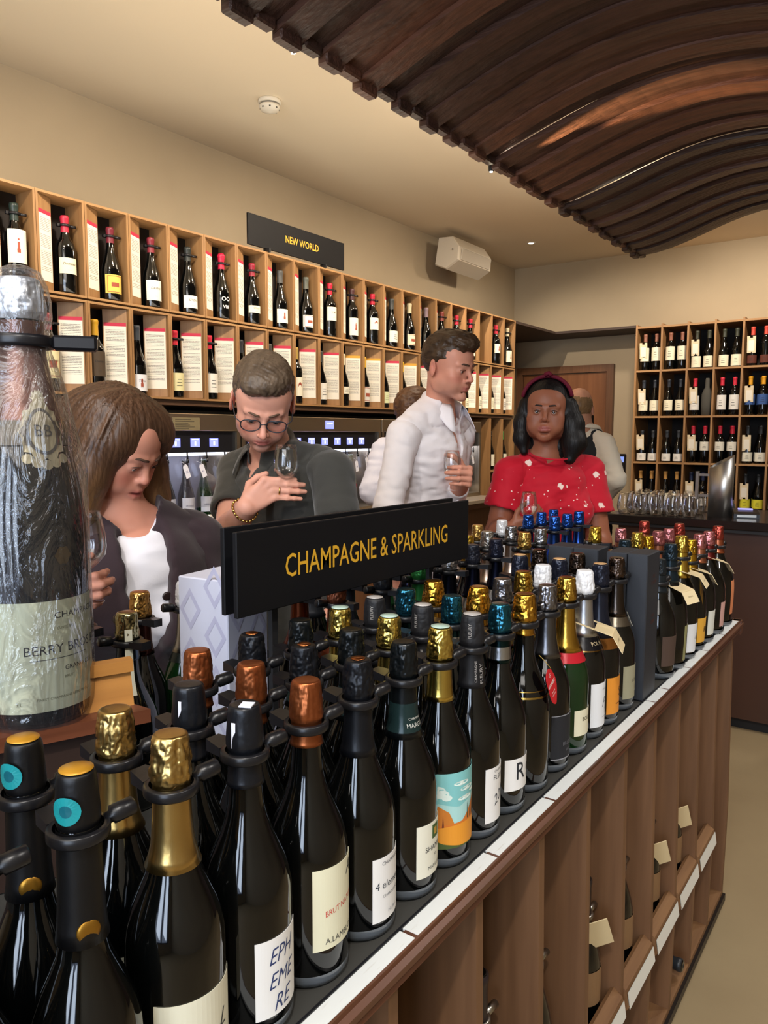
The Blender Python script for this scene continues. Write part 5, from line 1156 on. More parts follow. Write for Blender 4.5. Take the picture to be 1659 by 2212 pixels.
# ================================================================== implicit-surface modelling for people
def vnoise(X, Y, Zc, s, seed=0):
    """smooth value noise on numpy arrays, about -1..1"""
    x, y, z = X*s+seed*17.3, Y*s+seed*5.1, Zc*s-seed*9.7
    xi, yi, zi = np.floor(x), np.floor(y), np.floor(z); fx, fy, fz = x-xi, y-yi, z-zi
    fx, fy, fz = fx*fx*(3-2*fx), fy*fy*(3-2*fy), fz*fz*(3-2*fz)
    def h(a, b, c):
        v = np.sin(a*127.1+b*311.7+c*74.7)*43758.5453; return v-np.floor(v)
    r = 0
    for dx in (0, 1):
        for dy in (0, 1):
            for dz in (0, 1):
                r = r+h(xi+dx, yi+dy, zi+dz)*(fx if dx else 1-fx)*(fy if dy else 1-fy)*(fz if dz else 1-fz)
    return r*2-1
class SDF:
    def __init__(s): s.p = []
    def cap(s, a, b, ra, rb=None, k=.01, op=1, flat=None):
        a, b = np.array(a, float), np.array(b, float); rb = ra if rb is None else rb; r = max(ra, rb)
        s.p.append(('c', (a, b, ra, rb), k, op, np.minimum(a, b)-r, np.maximum(a, b)+r)); return s
    def ell(s, c, r, k=.01, op=1, R=None):
        c, r = np.array(c, float), np.array(r, float); m = r.max()
        s.p.append(('e', (c, r, R), k, op, c-m, c+m)); return s
    def box(s, c, h, rr, k=.01, op=1, R=None):
        c, h = np.array(c, float), np.array(h, float); m = np.linalg.norm(h)
        s.p.append(('b', (c, h, rr, R), k, op, c-m, c+m)); return s
    def xf(s, M):
        """transform every primitive by a rigid matrix"""
        A = np.array(M.to_3x3()); T = np.array(M.translation); out = []
        for t, q, k, op, lo, hi in s.p:
            if t == 'c':
                a, b = A@q[0]+T, A@q[1]+T; r = max(q[2], q[3]); out.append((t, (a, b, q[2], q[3]), k, op, np.minimum(a, b)-r, np.maximum(a, b)+r))
            elif t == 'e':
                c = A@q[0]+T; m = q[1].max(); R = A if q[2] is None else A@q[2]; out.append((t, (c, q[1], R), k, op, c-m, c+m))
            else:
                c = A@q[0]+T; m = np.linalg.norm(q[1]); R = A if q[3] is None else A@q[3]; out.append((t, (c, q[1], q[2], R), k, op, c-m, c+m))
        s.p = out; return s
    def ext(s, o): s.p += o.p; return s
    @staticmethod
    def prim(t, q, P):
        if t == 'c':
            a, b, ra, rb = q; ab = b-a; L = max(float(ab@ab), 1e-12); pa = P-a; h = np.clip((pa@ab)/L, 0, 1)
            return np.linalg.norm(pa-h[..., None]*ab, axis=-1)-(ra+(rb-ra)*h)
        if t == 'e':
            c, r, R = q; L = P-c
            if R is not None: L = L@R
            k0 = np.linalg.norm(L/r, axis=-1); k1 = np.linalg.norm(L/(r*r), axis=-1); return k0*(k0-1)/np.maximum(k1, 1e-6)
        c, h, rr, R = q; L = P-c
        if R is not None: L = L@R
        d = np.abs(L)-(h-rr); return np.linalg.norm(np.maximum(d, 0), axis=-1)+np.minimum(d.max(-1), 0)-rr
    def mesh(s, xs, ys, zs, disp=None, B=20, prune=0):
        nx, ny, nz = len(xs), len(ys), len(zs); D = np.full((nx, ny, nz), .2, np.float32)
        for i in range(0, nx, B):
            for j in range(0, ny, B):
                for k in range(0, nz, B):
                    X, Y, Zc = xs[i:i+B], ys[j:j+B], zs[k:k+B]; lo = np.array((X[0], Y[0], Zc[0])); hi = np.array((X[-1], Y[-1], Zc[-1]))
                    sel = [p for p in s.p if np.all(p[4]-p[2]-.015 <= hi) and np.all(p[5]+p[2]+.015 >= lo)]
                    if not any(p[3] > 0 for p in sel): continue
                    G = np.stack(np.meshgrid(X, Y, Zc, indexing='ij'), -1); d = np.full(G.shape[:3], .2)
                    for t, q, kk, op, _, _ in sel:
                        e = s.prim(t, q, G)
                        if op > 0: h = np.clip(.5+.5*(d-e)/kk, 0, 1); d = d*(1-h)+e*h-kk*h*(1-h)
                        else: h = np.clip(.5-.5*(d+e)/kk, 0, 1); d = d*(1-h)-e*h+kk*h*(1-h)
                    if disp is not None:
                        m = np.abs(d) < .03
                        if m.any(): Q = G[m]; d[m] = d[m]+disp(Q[:, 0], Q[:, 1], Q[:, 2])
                    D[i:i+B, j:j+B, k:k+B] = d
        return nets(D, xs, ys, zs)
def nets(D, xs, ys, zs):
    S = D < 0
    c = [S[:-1, :-1, :-1], S[1:, :-1, :-1], S[:-1, 1:, :-1], S[1:, 1:, :-1], S[:-1, :-1, 1:], S[1:, :-1, 1:], S[:-1, 1:, 1:], S[1:, 1:, 1:]]
    n = sum(a.astype(np.int8) for a in c); act = (n > 0) & (n < 8); I, J, K = np.nonzero(act)
    off = [(0,0,0),(1,0,0),(0,1,0),(1,1,0),(0,0,1),(1,0,1),(0,1,1),(1,1,1)]
    val = np.stack([D[I+a, J+b, K+cc] for a, b, cc in off], -1).astype(float)
    px = np.stack([xs[I+a] for a, b, cc in off], -1); py = np.stack([ys[J+b] for a, b, cc in off], -1); pz = np.stack([zs[K+cc] for a, b, cc in off], -1)
    acc = np.zeros((len(I), 3)); cnt = np.zeros(len(I))
    for a, b in ((0,1),(2,3),(4,5),(6,7),(0,2),(1,3),(4,6),(5,7),(0,4),(1,5),(2,6),(3,7)):
        va, vb = val[:, a], val[:, b]; m = (va < 0) != (vb < 0); t = np.where(m, va/np.where(m, va-vb, 1), 0)
        for ax, pp in enumerate((px, py, pz)): acc[:, ax] += np.where(m, pp[:, a]+t*(pp[:, b]-pp[:, a]), 0)
        cnt += m
    V = acc/cnt[:, None]; idx = -np.ones(act.shape, np.int64); idx[I, J, K] = np.arange(len(I)); F = []
    for ax in range(3):
        sl0 = [slice(None)]*3; sl1 = [slice(None)]*3; sl0[ax] = slice(None, -1); sl1[ax] = slice(1, None)
        A, Bm = S[tuple(sl0)], S[tuple(sl1)]; e = np.argwhere(A != Bm)
        o1, o2 = [(1, 2), (2, 0), (0, 1)][ax]
        e = e[(e[:, o1] > 0) & (e[:, o2] > 0) & (e[:, o1] < D.shape[o1]-1) & (e[:, o2] < D.shape[o2]-1)]
        def g(d1, d2):
            q = e.copy(); q[:, o1] += d1; q[:, o2] += d2; return idx[q[:, 0], q[:, 1], q[:, 2]]
        Q = np.stack([g(-1, -1), g(0, -1), g(0, 0), g(-1, 0)], -1); flip = ~A[e[:, 0], e[:, 1], e[:, 2]]
        Q[flip] = Q[flip][:, ::-1]; Q = Q[(Q >= 0).all(1)]; F.append(Q)
    return V, np.concatenate(F)
def np_mesh(name, V, F, mats, col=None, attr='tint'):
    me = bpy.data.meshes.new(name); me.vertices.add(len(V)); me.vertices.foreach_set('co', V.astype(np.float32).ravel())
    me.loops.add(F.size); me.loops.foreach_set('vertex_index', F.astype(np.int32).ravel())
    me.polygons.add(len(F)); me.polygons.foreach_set('loop_start', np.arange(0, F.size, 4, dtype=np.int32)); me.polygons.foreach_set('loop_total', np.full(len(F), 4, np.int32))
    me.polygons.foreach_set('use_smooth', np.ones(len(F), bool)); me.update(calc_edges=True)
    for m in (mats if isinstance(mats, (list, tuple)) else [mats]): me.materials.append(m)
    if col is not None:
        a = me.color_attributes.new(attr, 'FLOAT_COLOR', 'POINT'); c4 = np.ones((len(V), 4), np.float32); c4[:, :3] = col; a.data.foreach_set('color', c4.ravel())
    return me
def relax(V, F, it=1, lam=.5):
    for _ in range(it):
        A = np.zeros_like(V); n = np.zeros(len(V))
        for a, b in ((0, 1), (1, 2), (2, 3), (3, 0)):
            np.add.at(A, F[:, a], V[F[:, b]]); np.add.at(A, F[:, b], V[F[:, a]]); np.add.at(n, F[:, a], 1); np.add.at(n, F[:, b], 1)
        V = V*(1-lam)+lam*A/np.maximum(n, 1)[:, None]
    return V
def axis(lo, hi, coarse, spans=()):
    """graded grid line positions: spans = [(a, b, fine)]"""
    out = [lo]
    while out[-1] < hi:
        st = coarse
        for a, b, f in spans:
            if a-coarse <= out[-1] <= b: st = min(st, f)
        out.append(out[-1]+st)
    return np.array(out)

# ------------------------------------------------------------------ anatomy, in head space: face towards +Y, origin between the ears at eye level
def head_sdf(w=1.0, jaw=1.0, nose=1.0, lips=1.0, open_=0.0, soft=0.0, ear=True, eo=1.0):
    s = SDF()
    s.ell((0, -.014, .034), (.074*w, .094, .087), .01)
    s.ell((0, .036, .040), (.060*w, .050, .056), .03).ell((0, .036, -.018), (.058*w, .048, .062), .03)
    s.ell((0, .030, -.062), (.050*w*jaw, .054, .044), .03).ell((0, .070, -.094), (.020*jaw, .018, .017), .025)
    for q in (1, -1):
        s.ell((q*.043*w, .056, -.026), (.022, .022, .020+.004*soft), .02).ell((q*.047*w*jaw, .008, -.060), (.016, .030, .030), .025)
        s.ell((q*.034*w, .062, -.055), (.020+.004*soft, .020, .022), .02)
        s.ell((q*.031, .098, -.001), (.0165, .014, .0115), .012, -1)
        s.ell((q*.031, .0745, -.0005), (.0155, .0165, .0135), .005)
        s.cap((q*.010, .088, .0165), (q*.044, .076, .0185), .0075, .006, .012)
        s.cap((q*.0195, .0893, .0040), (q*.042, .0800, .0025), .0026, .0022, .003)
        s.ell((q*.0312, .0925, -.0025-.0030*(1-eo)), (.0122, .0080, .0043*eo), .0022, -1)
    s.cap((0, .084, .012), (0, .105*nose+.002, -.026), .0068, .0082, .012).ell((0, .1085*nose, -.0315), (.0088, .0088, .0078), .008)
    for q in (1, -1): s.ell((q*.0105, .0975*nose, -.0345), (.0062, .0085, .0062), .005).ell((q*.0055, .1035*nose, -.0405), (.0030, .0045, .0028), .003, -1)
    s.ell((0, .076, -.058), (.026, .020, .019), .015)
    L = .0052*lips
    s.cap((-.0205, .0865, -.0635), (-.005, .0945, -.0590), L*.6, L, .004).cap((.0205, .0865, -.0635), (.005, .0945, -.0590), L*.6, L, .004).cap((-.006, .0945, -.0592), (.006, .0945, -.0592), L, L, .003)
    s.cap((-.0165, .0885, -.0690-.006*open_), (.0165, .0885, -.0690-.006*open_), L*.8, L*.8, .004).cap((-.008, .0925, -.0698-.006*open_), (.008, .0925, -.0698-.006*open_), L*1.12, L*1.12, .005)
    s.cap((-.0215, .0925, -.0645-.002*open_), (.0215, .0925, -.0645-.002*open_), .0012+.0035*open_, .0012+.0035*open_, .0022, -1).cap((-.012, .0985, -.0642-.002*open_), (.012, .0985, -.0642-.002*open_), .0014+.003*open_, .0014+.003*open_, .0022, -1)
    s.ell((0, .083, -.081), (.014, .006, .004), .008, -1)
    if ear:
        for q in (1, -1):
            Rm = np.array(Matrix.Rotation(q*-.35, 3, 'Z') @ Matrix.Rotation(.15, 3, 'X'))
            s.ell((q*.0785*w, -.012, -.008), (.0070, .0180, .031), .006, 1, Rm).ell((q*.0870*w, -.006, -.003), (.0065, .0115, .020), .003, -1, Rm).ell((q*.083*w, -.010, -.012), (.003, .004, .010), .003, 1, Rm)
    return s
def skin_tint(base, blush, lip, V, Minv, stubble=None, dark=None):
    """pigment per vertex in head space: lips, cheeks, nose, beard shadow"""
    A = np.array(Minv.to_3x3()); T = np.array(Minv.translation); H = V@A.T+T
    C = np.tile(np.array(lin(base)[:3]), (len(V), 1)); x, y, z = H[:, 0], H[:, 1], H[:, 2]; inhead = (np.linalg.norm(H, axis=1) < .16)
    def mixc(w_, c): 
        nonlocal C
        w_ = (w_*inhead)[:, None]; C = C*(1-w_)+np.array(lin(c)[:3])*w_
    for q in (1, -1): mixc(.65*np.exp(-(((x-q*.042)/.02)**2+((y-.07)/.03)**2+((z+.032)/.018)**2)), blush); mixc(.6*np.exp(-(((x-q*.080)/.012)**2+((y+.01)/.022)**2+((z+.008)/.03)**2)), blush)
    mixc(.6*np.exp(-((x/.012)**2+((y-.112)/.012)**2+((z+.032)/.012)**2)), blush)
    if stubble: mixc(.30*np.clip((-.040-z)/.02, 0, 1)*np.clip((y+.01)/.03, 0, 1)*(z > -.13), stubble)
    mixc(.85*(y > .080)*np.exp(-((np.abs(x)/.0225)**4+((z+.0645)/.0098)**4)), lip)
    if dark:
        for q in (1, -1): mixc(.45*np.exp(-(((x-q*.031)/.018)**2+((z-.004)/.010)**2))*(y > .06), dark)
    # variation
    n = vnoise(V[:, 0], V[:, 1], V[:, 2], 60, 3)*.05+vnoise(V[:, 0], V[:, 1], V[:, 2], 18, 5)*.05
    return np.clip(C*(1+n[:, None]), 0, 1)
def hand_sdf(Wp, d, n, right, curls=((.5, .8, .5),)*4, thumb=None, spread=.08, s=1.0, d2=None):
    S = SDF(); W_ = Vector(Wp); d = Vector(d).normalized(); n = Vector(n); n = (n-d*n.dot(d)).normalized(); t = d.cross(n) if right else n.cross(d)
    ks = []
    for i, (o, L) in enumerate(((.029, .088), (.010, .092), (-.010, .088), (-.028, .080))):
        b = W_+t*(.016, .006, -.006, -.015)[i]*s+d*.008*s; kn = W_+d*L*s+t*o*s-n*.002*s
        S.cap(b, kn, .0125*s, .0108*s, .010); ks.append(kn)
    S.ell(W_+d*.045*s+n*.004*s, (.030*s, .030*s, .014*s), .012, 1, np.array(Matrix((t, d, n)).transposed()))
    S.ell(W_+d*.035*s+t*.022*s+n*.010*s, (.016*s, .026*s, .014*s), .012, 1, np.array(Matrix((t, d, n)).transposed()))
    segs = ((.042, .026, .021), (.047, .030, .022), (.043, .028, .022), (.034, .021, .019)); rs = ((.0095, .0085, .0078, .0068), (.0098, .0088, .008, .007), (.0094, .0084, .0077, .0067), (.0082, .0074, .0067, .006))
    tips = []; D2 = d; N2 = n; T2 = t
    if d2 is not None:
        D2 = Vector(d2).normalized(); N2 = (n-D2*n.dot(D2)).normalized(); T2 = D2.cross(N2) if right else N2.cross(D2)
    for i in range(4):
        p = ks[i].copy(); a = 0; c = curls[i] if i < len(curls) else curls[-1]; sp = (1.0, .35, -.35, -1.1)[i]*spread
        for j in range(3):
            a += c[j]; v = (D2*math.cos(a)+N2*math.sin(a)+T2*sp*math.cos(a)).normalized(); q = p+v*segs[i][j]*s
            S.cap(p, q, rs[i][j]*s, rs[i][j+1]*s, .0035 if j else .007); p = q
        tips.append(p.copy())
    p = W_+d*.022*s+t*.024*s+n*.006*s; th = thumb or ((.5, .75, .45), (.7, .4, .6), (.85, .1, .5))
    for j, L in enumerate((.040, .032, .026)):
        v = Vector((0, 0, 0))+d*th[j][0]+t*th[j][1]+n*th[j][2]; v.normalize(); q = p+v*L*s
        S.cap(p, q, (.0135, .0105, .0098)[j]*s, (.0108, .0098, .0085)[j]*s, .006 if j == 0 else .004); p = q
    return S, tips, p
# ================================================================== the people
def PX(px, py, d):
    return Vector((0, 0, CAMZ))+(_F+_R2*((px-829.5)/1650.0)-_U2*((py-1106.0)/1650.0))*d
eye_white = mat('eye_white', 'b8aea6', 0.2); iris_br = mat('iris_brown', '3a2418', 0.1); iris_bl = mat('iris_grey', '4f5c66', 0.1)
def skin_mat(n): 
    m = mat('skin_'+n, 'c08a70', 0.48, spec=.4, sss=.12, vcol='tint', bump=None); return m
def fabric(n, c, rough=.85, sheen=.0, bump=(220, .25, .001), var=None): return mat('fabric_'+n, c, rough, spec=.25, sheen=sheen, bump=bump, var=var)
def hair_mat(n, c1, c2, stretch=(40, 40, 3), rough=.42):
    return mat('hair_'+n, c1, rough, spec=.35, var=(2.4, c2, .28, stretch), bump=(3.0, .9, .004, stretch))

class Person:
    def __init__(s, label, root, az, fine=.0032):
        s.root = Vector(root); s.t = thing('person', label, 'person', root, math.radians(az-90)); s.M = Matrix.Translation(s.root) @ Matrix.Rotation(math.radians(az-90), 4, 'Z'); s.Mi = s.M.inverted(); s.az = az
    def L(s, px, py, d): return s.Mi @ PX(px, py, d)
    def w(s, v): return s.Mi @ Vector(v)
    def dirw(s, v): return (s.Mi.to_3x3() @ Vector(v)).normalized()
    def headM(s, c, az, pitch, roll, sc=1.0):
        """head frame: az = world azimuth of the face, pitch > 0 looks down, roll > 0 tips the crown to the head's right"""
        R = Matrix.Rotation(math.radians(az-s.az), 4, 'Z') @ Matrix.Rotation(math.radians(-pitch), 4, 'X') @ Matrix.Rotation(math.radians(roll), 4, 'Y')
        s.H = Matrix.Translation(c) @ R; return s.H
    def add(s, nm, V, F, m, parent=None, col=None): return put(nm, np_mesh(nm, V, F, m, col), parent or s.t)
def arm_skin(S, sh, el, wr, r=(.048, .040, .041, .0265), k=.02):
    S.cap(sh, el, r[0], r[1], k); mid = Vector(el)*.7+Vector(wr)*.3; S.cap(el, mid, r[1]*.98, r[2], .02); S.cap(mid, wr, r[2], r[3], .02)
def torso(S, N, pel, sl, sr, g=0.0, chest=.155, depth=.105, waist=.135, hip=.165, bust=0.0, belly=0.0, k=.05, low=True):
    N, pel, sl, sr = map(Vector, (N, pel, sl, sr)); up = (N-pel).normalized(); mid = (sl+sr)/2; across = (sr-sl).normalized(); fw = up.cross(across).normalized()
    R = np.array(Matrix((across, fw, up)).transposed())
    c1 = mid-up*.115; S.ell(c1, (chest+g, depth+g, .155+g), .02, 1, R); S.ell(mid-up*.05, (chest*.92+g, depth*.82+g, .075+g), k, 1, R)
    c2 = pel+up*.20; S.ell(c2+fw*(.005+belly), (waist+g, depth*.92+g+belly, .15+g), k, 1, R)
    if low: S.ell(pel+up*.02, (hip+g, depth*1.08+g, .14+g), k, 1, R)
    S.cap(N-up*.004, sl*.93+N*.07+up*.008, .044+g, .040+g*.5, .03); S.cap(N-up*.004, sr*.93+N*.07+up*.008, .044+g, .040+g*.5, .03)
    if bust:
        for q in (1, -1): S.ell(c1+across*q*.075+fw*(depth*.68)-up*.035, (.062+g, .05+bust+g, .062+g), .03, 1, R)
    return up, across, fw
def bounds(S, pad=.02):
    lo = np.min([p[4] for p in S.p if p[3] > 0], 0)-pad; hi = np.max([p[5] for p in S.p if p[3] > 0], 0)+pad; return lo, hi
def fold_disp(amp, s1, seed, dirv=(0, 0, 1), stretch=3.0):
    d = np.array(Vector(dirv).normalized())
    def f(x, y, z):
        a = x*d[0]+y*d[1]+z*d[2]; q = stretch-1
        X, Y, Zc = x+a*d[0]*q, y+a*d[1]*q, z+a*d[2]*q
        n = vnoise(X, Y, Zc, s1, seed); n2 = vnoise(X, Y, Zc, s1*2.3, seed+2); r = 1-np.abs(n)*2
        return amp*(r*.7+n2*.45)
    return f
def eyes(P, iris, hm, gaze=(0, 0), lash='1c1614', brow=None, scale=1.0, brow_z=.0205, brow_w=.0030):
    for q in (1, -1):
        c = hm @ Vector((q*.031, .0780, -.0010)); Rg = hm.to_3x3().to_4x4() @ Matrix.Rotation(math.radians(gaze[1]), 4, 'X') @ Matrix.Rotation(math.radians(-gaze[0]), 4, 'Z')
        m = MB(); M_ = Matrix.Translation(c) @ Rg @ Matrix.Rotation(-math.pi/2, 4, 'X')
        prof = [(.0001, -.0122)]+[(.0122*math.sin(a), -.0122*math.cos(a)) for a in [math.pi*i/14 for i in range(1, 11)]]+[(.0064, .0104)]
        m.lathe(prof, 24, 0, M_, cap=(False, False)); m.lathe([(.0064, .0104), (.0034, .0118), (.0028, .0120)], 24, 1, M_, cap=(False, False)); m.lathe([(.0028, .0120), (.0001, .0123)], 24, 2, M_, cap=(False, True))
        m.obj('eye', [eye_white, iris, mat('pupil', '050505', .05)], P.t)
        if brow:
            pts = [(q*x, y, z) for x, y, z in ((.012, .0985, brow_z-.0005), (.022, .0965, brow_z+.001), (.034, .0895, brow_z+.003), (.046, .0765, brow_z-.003))]
            MB().tube([hm @ Vector(p) for p in pts], [brow_w*.8, brow_w, brow_w*.85, brow_w*.35], 8).obj('eyebrow', brow, P.t)
        # lash line
        pts = [(q*x, y, z) for x, y, z in ((.0195, .0922, .0008), (.026, .0945, .0038), (.032, .0938, .0043), (.038, .0900, .0032), (.043, .0845, .0000))]
        MB().tube([hm @ Vector(p) for p in pts], [.0006, .0010, .0012, .0011, .0007], 6).obj('eyelashes', mat('lash_'+lash, lash, .6), P.t)
def collar(P, N, up, fw, across, r=.062, h=.040, drop=.035, open_=.55, m=None, point=.045, back=.012, n=40, name='collar'):
    """turn-down shirt collar: stand at the neck, falling leaf with two points"""
    mb = MB(); vs = []; N = Vector(N)
    rows = 7
    for i in range(n+1):
        a = open_+(2*math.pi-2*open_)*i/n          # angle from the front, round the back
        e = min(i, n-i)/n; tip = math.exp(-(e/.075)**2)
        dr = across*math.sin(a)*1.0+fw*math.cos(a)*1.08
        for j in range(rows):
            t = j/(rows-1)
            if t < .35: u = t/.35; R = r+.002*u; hgt = -.012+(h+.012)*u
            else: u = (t-.35)/.65; R = r+.004+u*(.020+point*.75*tip)+.004*math.sin(u*3.1); hgt = h+.002-u*(drop+point*tip)
            vs.append(N+dr*R+up*(hgt-.02*(math.cos(a)*.5+.5)+back))
    fs = []
    for i in range(n):
        for j in range(rows-1): fs.append((i*rows+j, i*rows+j+1, (i+1)*rows+j+1, (i+1)*rows+j))
    mb.add(vs, fs, 0, True); o = mb.obj(name, m, P.t); md = o.modifiers.new('thick', 'SOLIDIFY'); md.thickness = .0022; md.offset = 0; return o
def legs(P, pelv, mtl, shoe, foot_az=0, spread=.10, dress=None, height=None):
    """trousers (or skirt) and shoes down to the floor; hidden by the furniture from the photograph's side"""
    S = SDF(); p = Vector(pelv)
    S.ell(p+Vector((0, 0, .0)), (.175, .125, .13), .03)
    for q in (1, -1):
        h = p+Vector((q*.085, 0, -.04)); kn = Vector((q*(spread-.01), .02, .50)); an = Vector((q*spread, 0, .07))
        S.cap(h, kn, .088, .062, .03).cap(kn, an, .060, .045, .02)
    lo, hi = bounds(S); ax = [axis(lo[i], hi[i], .012) for i in range(3)]
    V, F = S.mesh(*ax, disp=fold_disp(.004, 14, 3)); P.add('trousers', V, F, mtl)
    for q in (1, -1):
        S = SDF().ell((q*spread, .03, .045), (.045, .075, .045), .03).ell((q*spread, .10, .030), (.045, .085, .030), .03).box((q*spread, .045, .012), (.045, .135, .012), .01, .01)
        lo, hi = bounds(S); V, F = S.mesh(*[axis(lo[i], hi[i], .008) for i in range(3)]); P.add('shoe', V, F, shoe)
def upper(P, S, res_head, res_hand, hands, coarse=.0065):
    lo, hi = bounds(S); H = P.H.translation; sp = [[], [], []]
    for i in range(3): sp[i].append((H[i]-.13, H[i]+.13, res_head))
    for h in hands:
        for i in range(3): sp[i].append((h[i]-.085, h[i]+.085, res_hand))
    return S.mesh(*[axis(lo[i], hi[i], coarse, sp[i]) for i in range(3)])
def gridfor(S, res, extra=()):
    lo, hi = bounds(S); return [axis(lo[i], hi[i], res) for i in range(3)]
shoe_m = mat('shoe_leather', '1d1815', .35); trou = fabric('dark_trousers', '23242b')
RW, FW, UW = _R, Vector((-math.sin(YAW), math.cos(YAW), 0)), Vector((0, 0, 1))
def camdir(r, u, f): return RW*r+UW*u+FW*f

def sleeve(P, a, b, N, t0, t1, r0, r1, m_, seed, end=None, res=.0055, amp=.004, ru=None, name='sleeve'):
    """a sleeve of its own from the shoulder seam down the arm, open at the cuff; 'end' continues it down the forearm"""
    a, b, N = Vector(a), Vector(b), Vector(N); S = SDF(); sh = a+(N-a).normalized()*.034-Vector((0, 0, .008)); a = a-Vector((0, 0, .006))
    if end is None:
        e = a*(1-t1)+b*t1; S.cap(sh, a-Vector((0, 0, .006)), r0*.84, r0*.96, .03).cap(a, e, r0, r1, .03); dd = (b-a).normalized(); S.box(e+dd*.06, (.12, .12, .06), .004, .004, -1, np.array(dd.to_track_quat('Z', 'Y').to_matrix()))
        S.cap(e-dd*.020, e+dd*.03, r1*.76, r1*.84, .004, -1)
    else:
        end = Vector(end); S.cap(sh, a-Vector((0, 0, .006)), r0*.84, r0*.96, .03).cap(a, b, r0, r1, .03).cap(b, end, r1*.98, r1*.78 if ru is None else ru, .02); dd = (end-b).normalized()
        S.box(end+dd*.06, (.10, .10, .06), .004, .004, -1, np.array(dd.to_track_quat('Z', 'Y').to_matrix()))
    V, F = S.mesh(*gridfor(S, res), disp=fold_disp(amp, 17, seed, tuple(b-a), 1.6)); P.add(name, V, F, m_)

# ------------------------------------------------------------------ 1. man with glasses
def man_glasses():
    N_w = PX(592, 978, 2.20); P = Person('man in a dark grey short-sleeved shirt and glasses looking down over his wine glass', (N_w.x-.01, N_w.y+.05, 0), -72)
    hc = P.L(568, 868, 2.03); hm = P.headM(hc, -45, 36, -4)
    N = P.w(N_w); pel = Vector((0, -.02, .93)); sl = P.L(718, 1012, 2.08); sr = P.L(516, 1008, 2.27)
    if sr.x < sl.x: sl, sr = sr, sl; swap = True
    # his right shoulder is at the left of the picture
    Rs, Ls = P.L(516, 1012, 2.27), P.L(716, 1014, 2.08)
    Re, Rw_ = P.L(494, 1155, 2.10), P.L(532, 1096, 1.97); Le, Lw = P.L(738, 1175, 2.02), P.L(742, 1310, 1.98)
    S = SDF(); S.ext(head_sdf(1.02, 1.04, 1.05, .9, eo=.5).xf(hm)); S.cap(hm @ Vector((0, -.025, -.05)), N+Vector((0, 0, -.02)), .054, .056, .02)
    torso(S, N, pel, Ls, Rs, 0, low=False); arm_skin(S, Rs, Re, Rw_); arm_skin(S, Ls, Le, Lw)
    hr, tips, _ = hand_sdf(Rw_, P.dirw(camdir(.62, .50, .10)), P.dirw(camdir(-.15, 0, .95)), True, ((.10, .25, .20), (.12, .28, .20), (.12, .25, .20), (.10, .2, .15)), ((.6, .5, .6), (.95, .0, .35), (.95, -.3, .1)), .03, .92, d2=P.dirw(camdir(.97, -.05, .02))); S.ext(hr)
    hl, _, _ = hand_sdf(Lw, P.dirw(camdir(-.4, -.2, -.9)), P.dirw((0, 0, -1)), False); S.ext(hl)
    V, F = upper(P, S, .0028, .0026, [Rw_+P.dirw(camdir(1, .1, 0))*.09], .007)
    P.add('body', V, F, skin_mat('fair'), None, skin_tint('d49a84', 'c8705f', 'b0605a', V, hm.inverted(), '8a7468', 'a86f60'))
    eyes(P, iris_bl, hm, (0, -22), brow=mat('brow_brown', '5a4434', .7))
    # hair: short, brushed to one side, grey-brown
    H = SDF().ell((0, -.018, .042), (.0805, .100, .090), .01).ell((0, .030, .098), (.062, .058, .034), .03).ell((.012, .062, .088), (.050, .030, .024), .02)
    H.ell((0, .105, .010), (.066, .062, .066), .012, -1).box((0, .06, -.055), (.12, .075, .070), .02, .012, -1).ell((0, -.01, -.085), (.10, .085, .075), .015, -1)
    H.xf(hm); g = gridfor(H, .0032); hi3 = np.array(hm.inverted())
    def hd(x, y, z):
        q = np.stack([x, y, z], -1)@hi3[:3, :3].T+hi3[:3, 3]; u = q[:, 0]*.5+q[:, 1]*1.0; return .0022*vnoise(u*3.2, q[:, 2]*1.6, q[:, 0]*.4, 60, 4)+.0020*vnoise(u*5, q[:, 0]*.6, q[:, 2]*2, 90, 1)
    V, F = H.mesh(*g, disp=hd); P.add('hair', V, F, hair_mat('greybrown', '6e5c4a', '3f3328', (30, 9, 9)))
    # glasses
    gm = mat('spectacle_frame', '2b2f36', .25); G = MB()
    for q in (1, -1):
        ring = [hm @ Vector((q*.033+.0245*math.cos(a)*(1+.10*abs(math.sin(2*a))), .1075-.006*abs(math.cos(a)), -.004+.0165*math.sin(a)*(1+.12*abs(math.sin(2*a))))) for a in [2*math.pi*i/28 for i in range(29)]]
        MB().tube(ring, .0014, 8, cap=False).obj('rim', gm, G_parent := P.t) if False else None
        G.tube(ring, .0015, 8, cap=False); G.tube([hm @ Vector((q*.059, .101, .002)), hm @ Vector((q*.072, .085, .003)), hm @ Vector((q*.078, .030, .002)), hm @ Vector((q*.080, -.005, -.004))], .0014, 8)
    G.tube([hm @ Vector((-.0095, .1075, .001)), hm @ Vector((0, .1095, .004)), hm @ Vector((.0095, .1075, .001))], .0014, 8)
    sp_ = G.obj('spectacles', gm, P.t)
    Lm = MB()
    for q in (1, -1): Lm.add([hm @ Vector((q*.033+.024*math.cos(a)*(1+.10*abs(math.cos(a))), .1070-.006*abs(math.cos(a)), -.004+.018*math.sin(a))) for a in [2*math.pi*i/28 for i in range(28)]], [tuple(range(28))])
    Lm.obj('lens', thin_glass('lens_glass', boost=.08, base=.02), sp_)
    # shirt
    T = SDF(); up, ac, fw = torso(T, N, pel, Ls, Rs, .016, low=True); pass
    T.cap(N-up*.03, N+up*.03, .072, .064, .02); T.cap(N+fw*.035, N+up*.16+fw*.06, .062, .062, .006, -1); T.cap(N+fw*.10-up*.005, N+fw*.10-up*.075, .020, .006, .006, -1)
    T.box(pel-Vector((0, 0, .16)), (.3, .3, .08), .01, .01, -1)
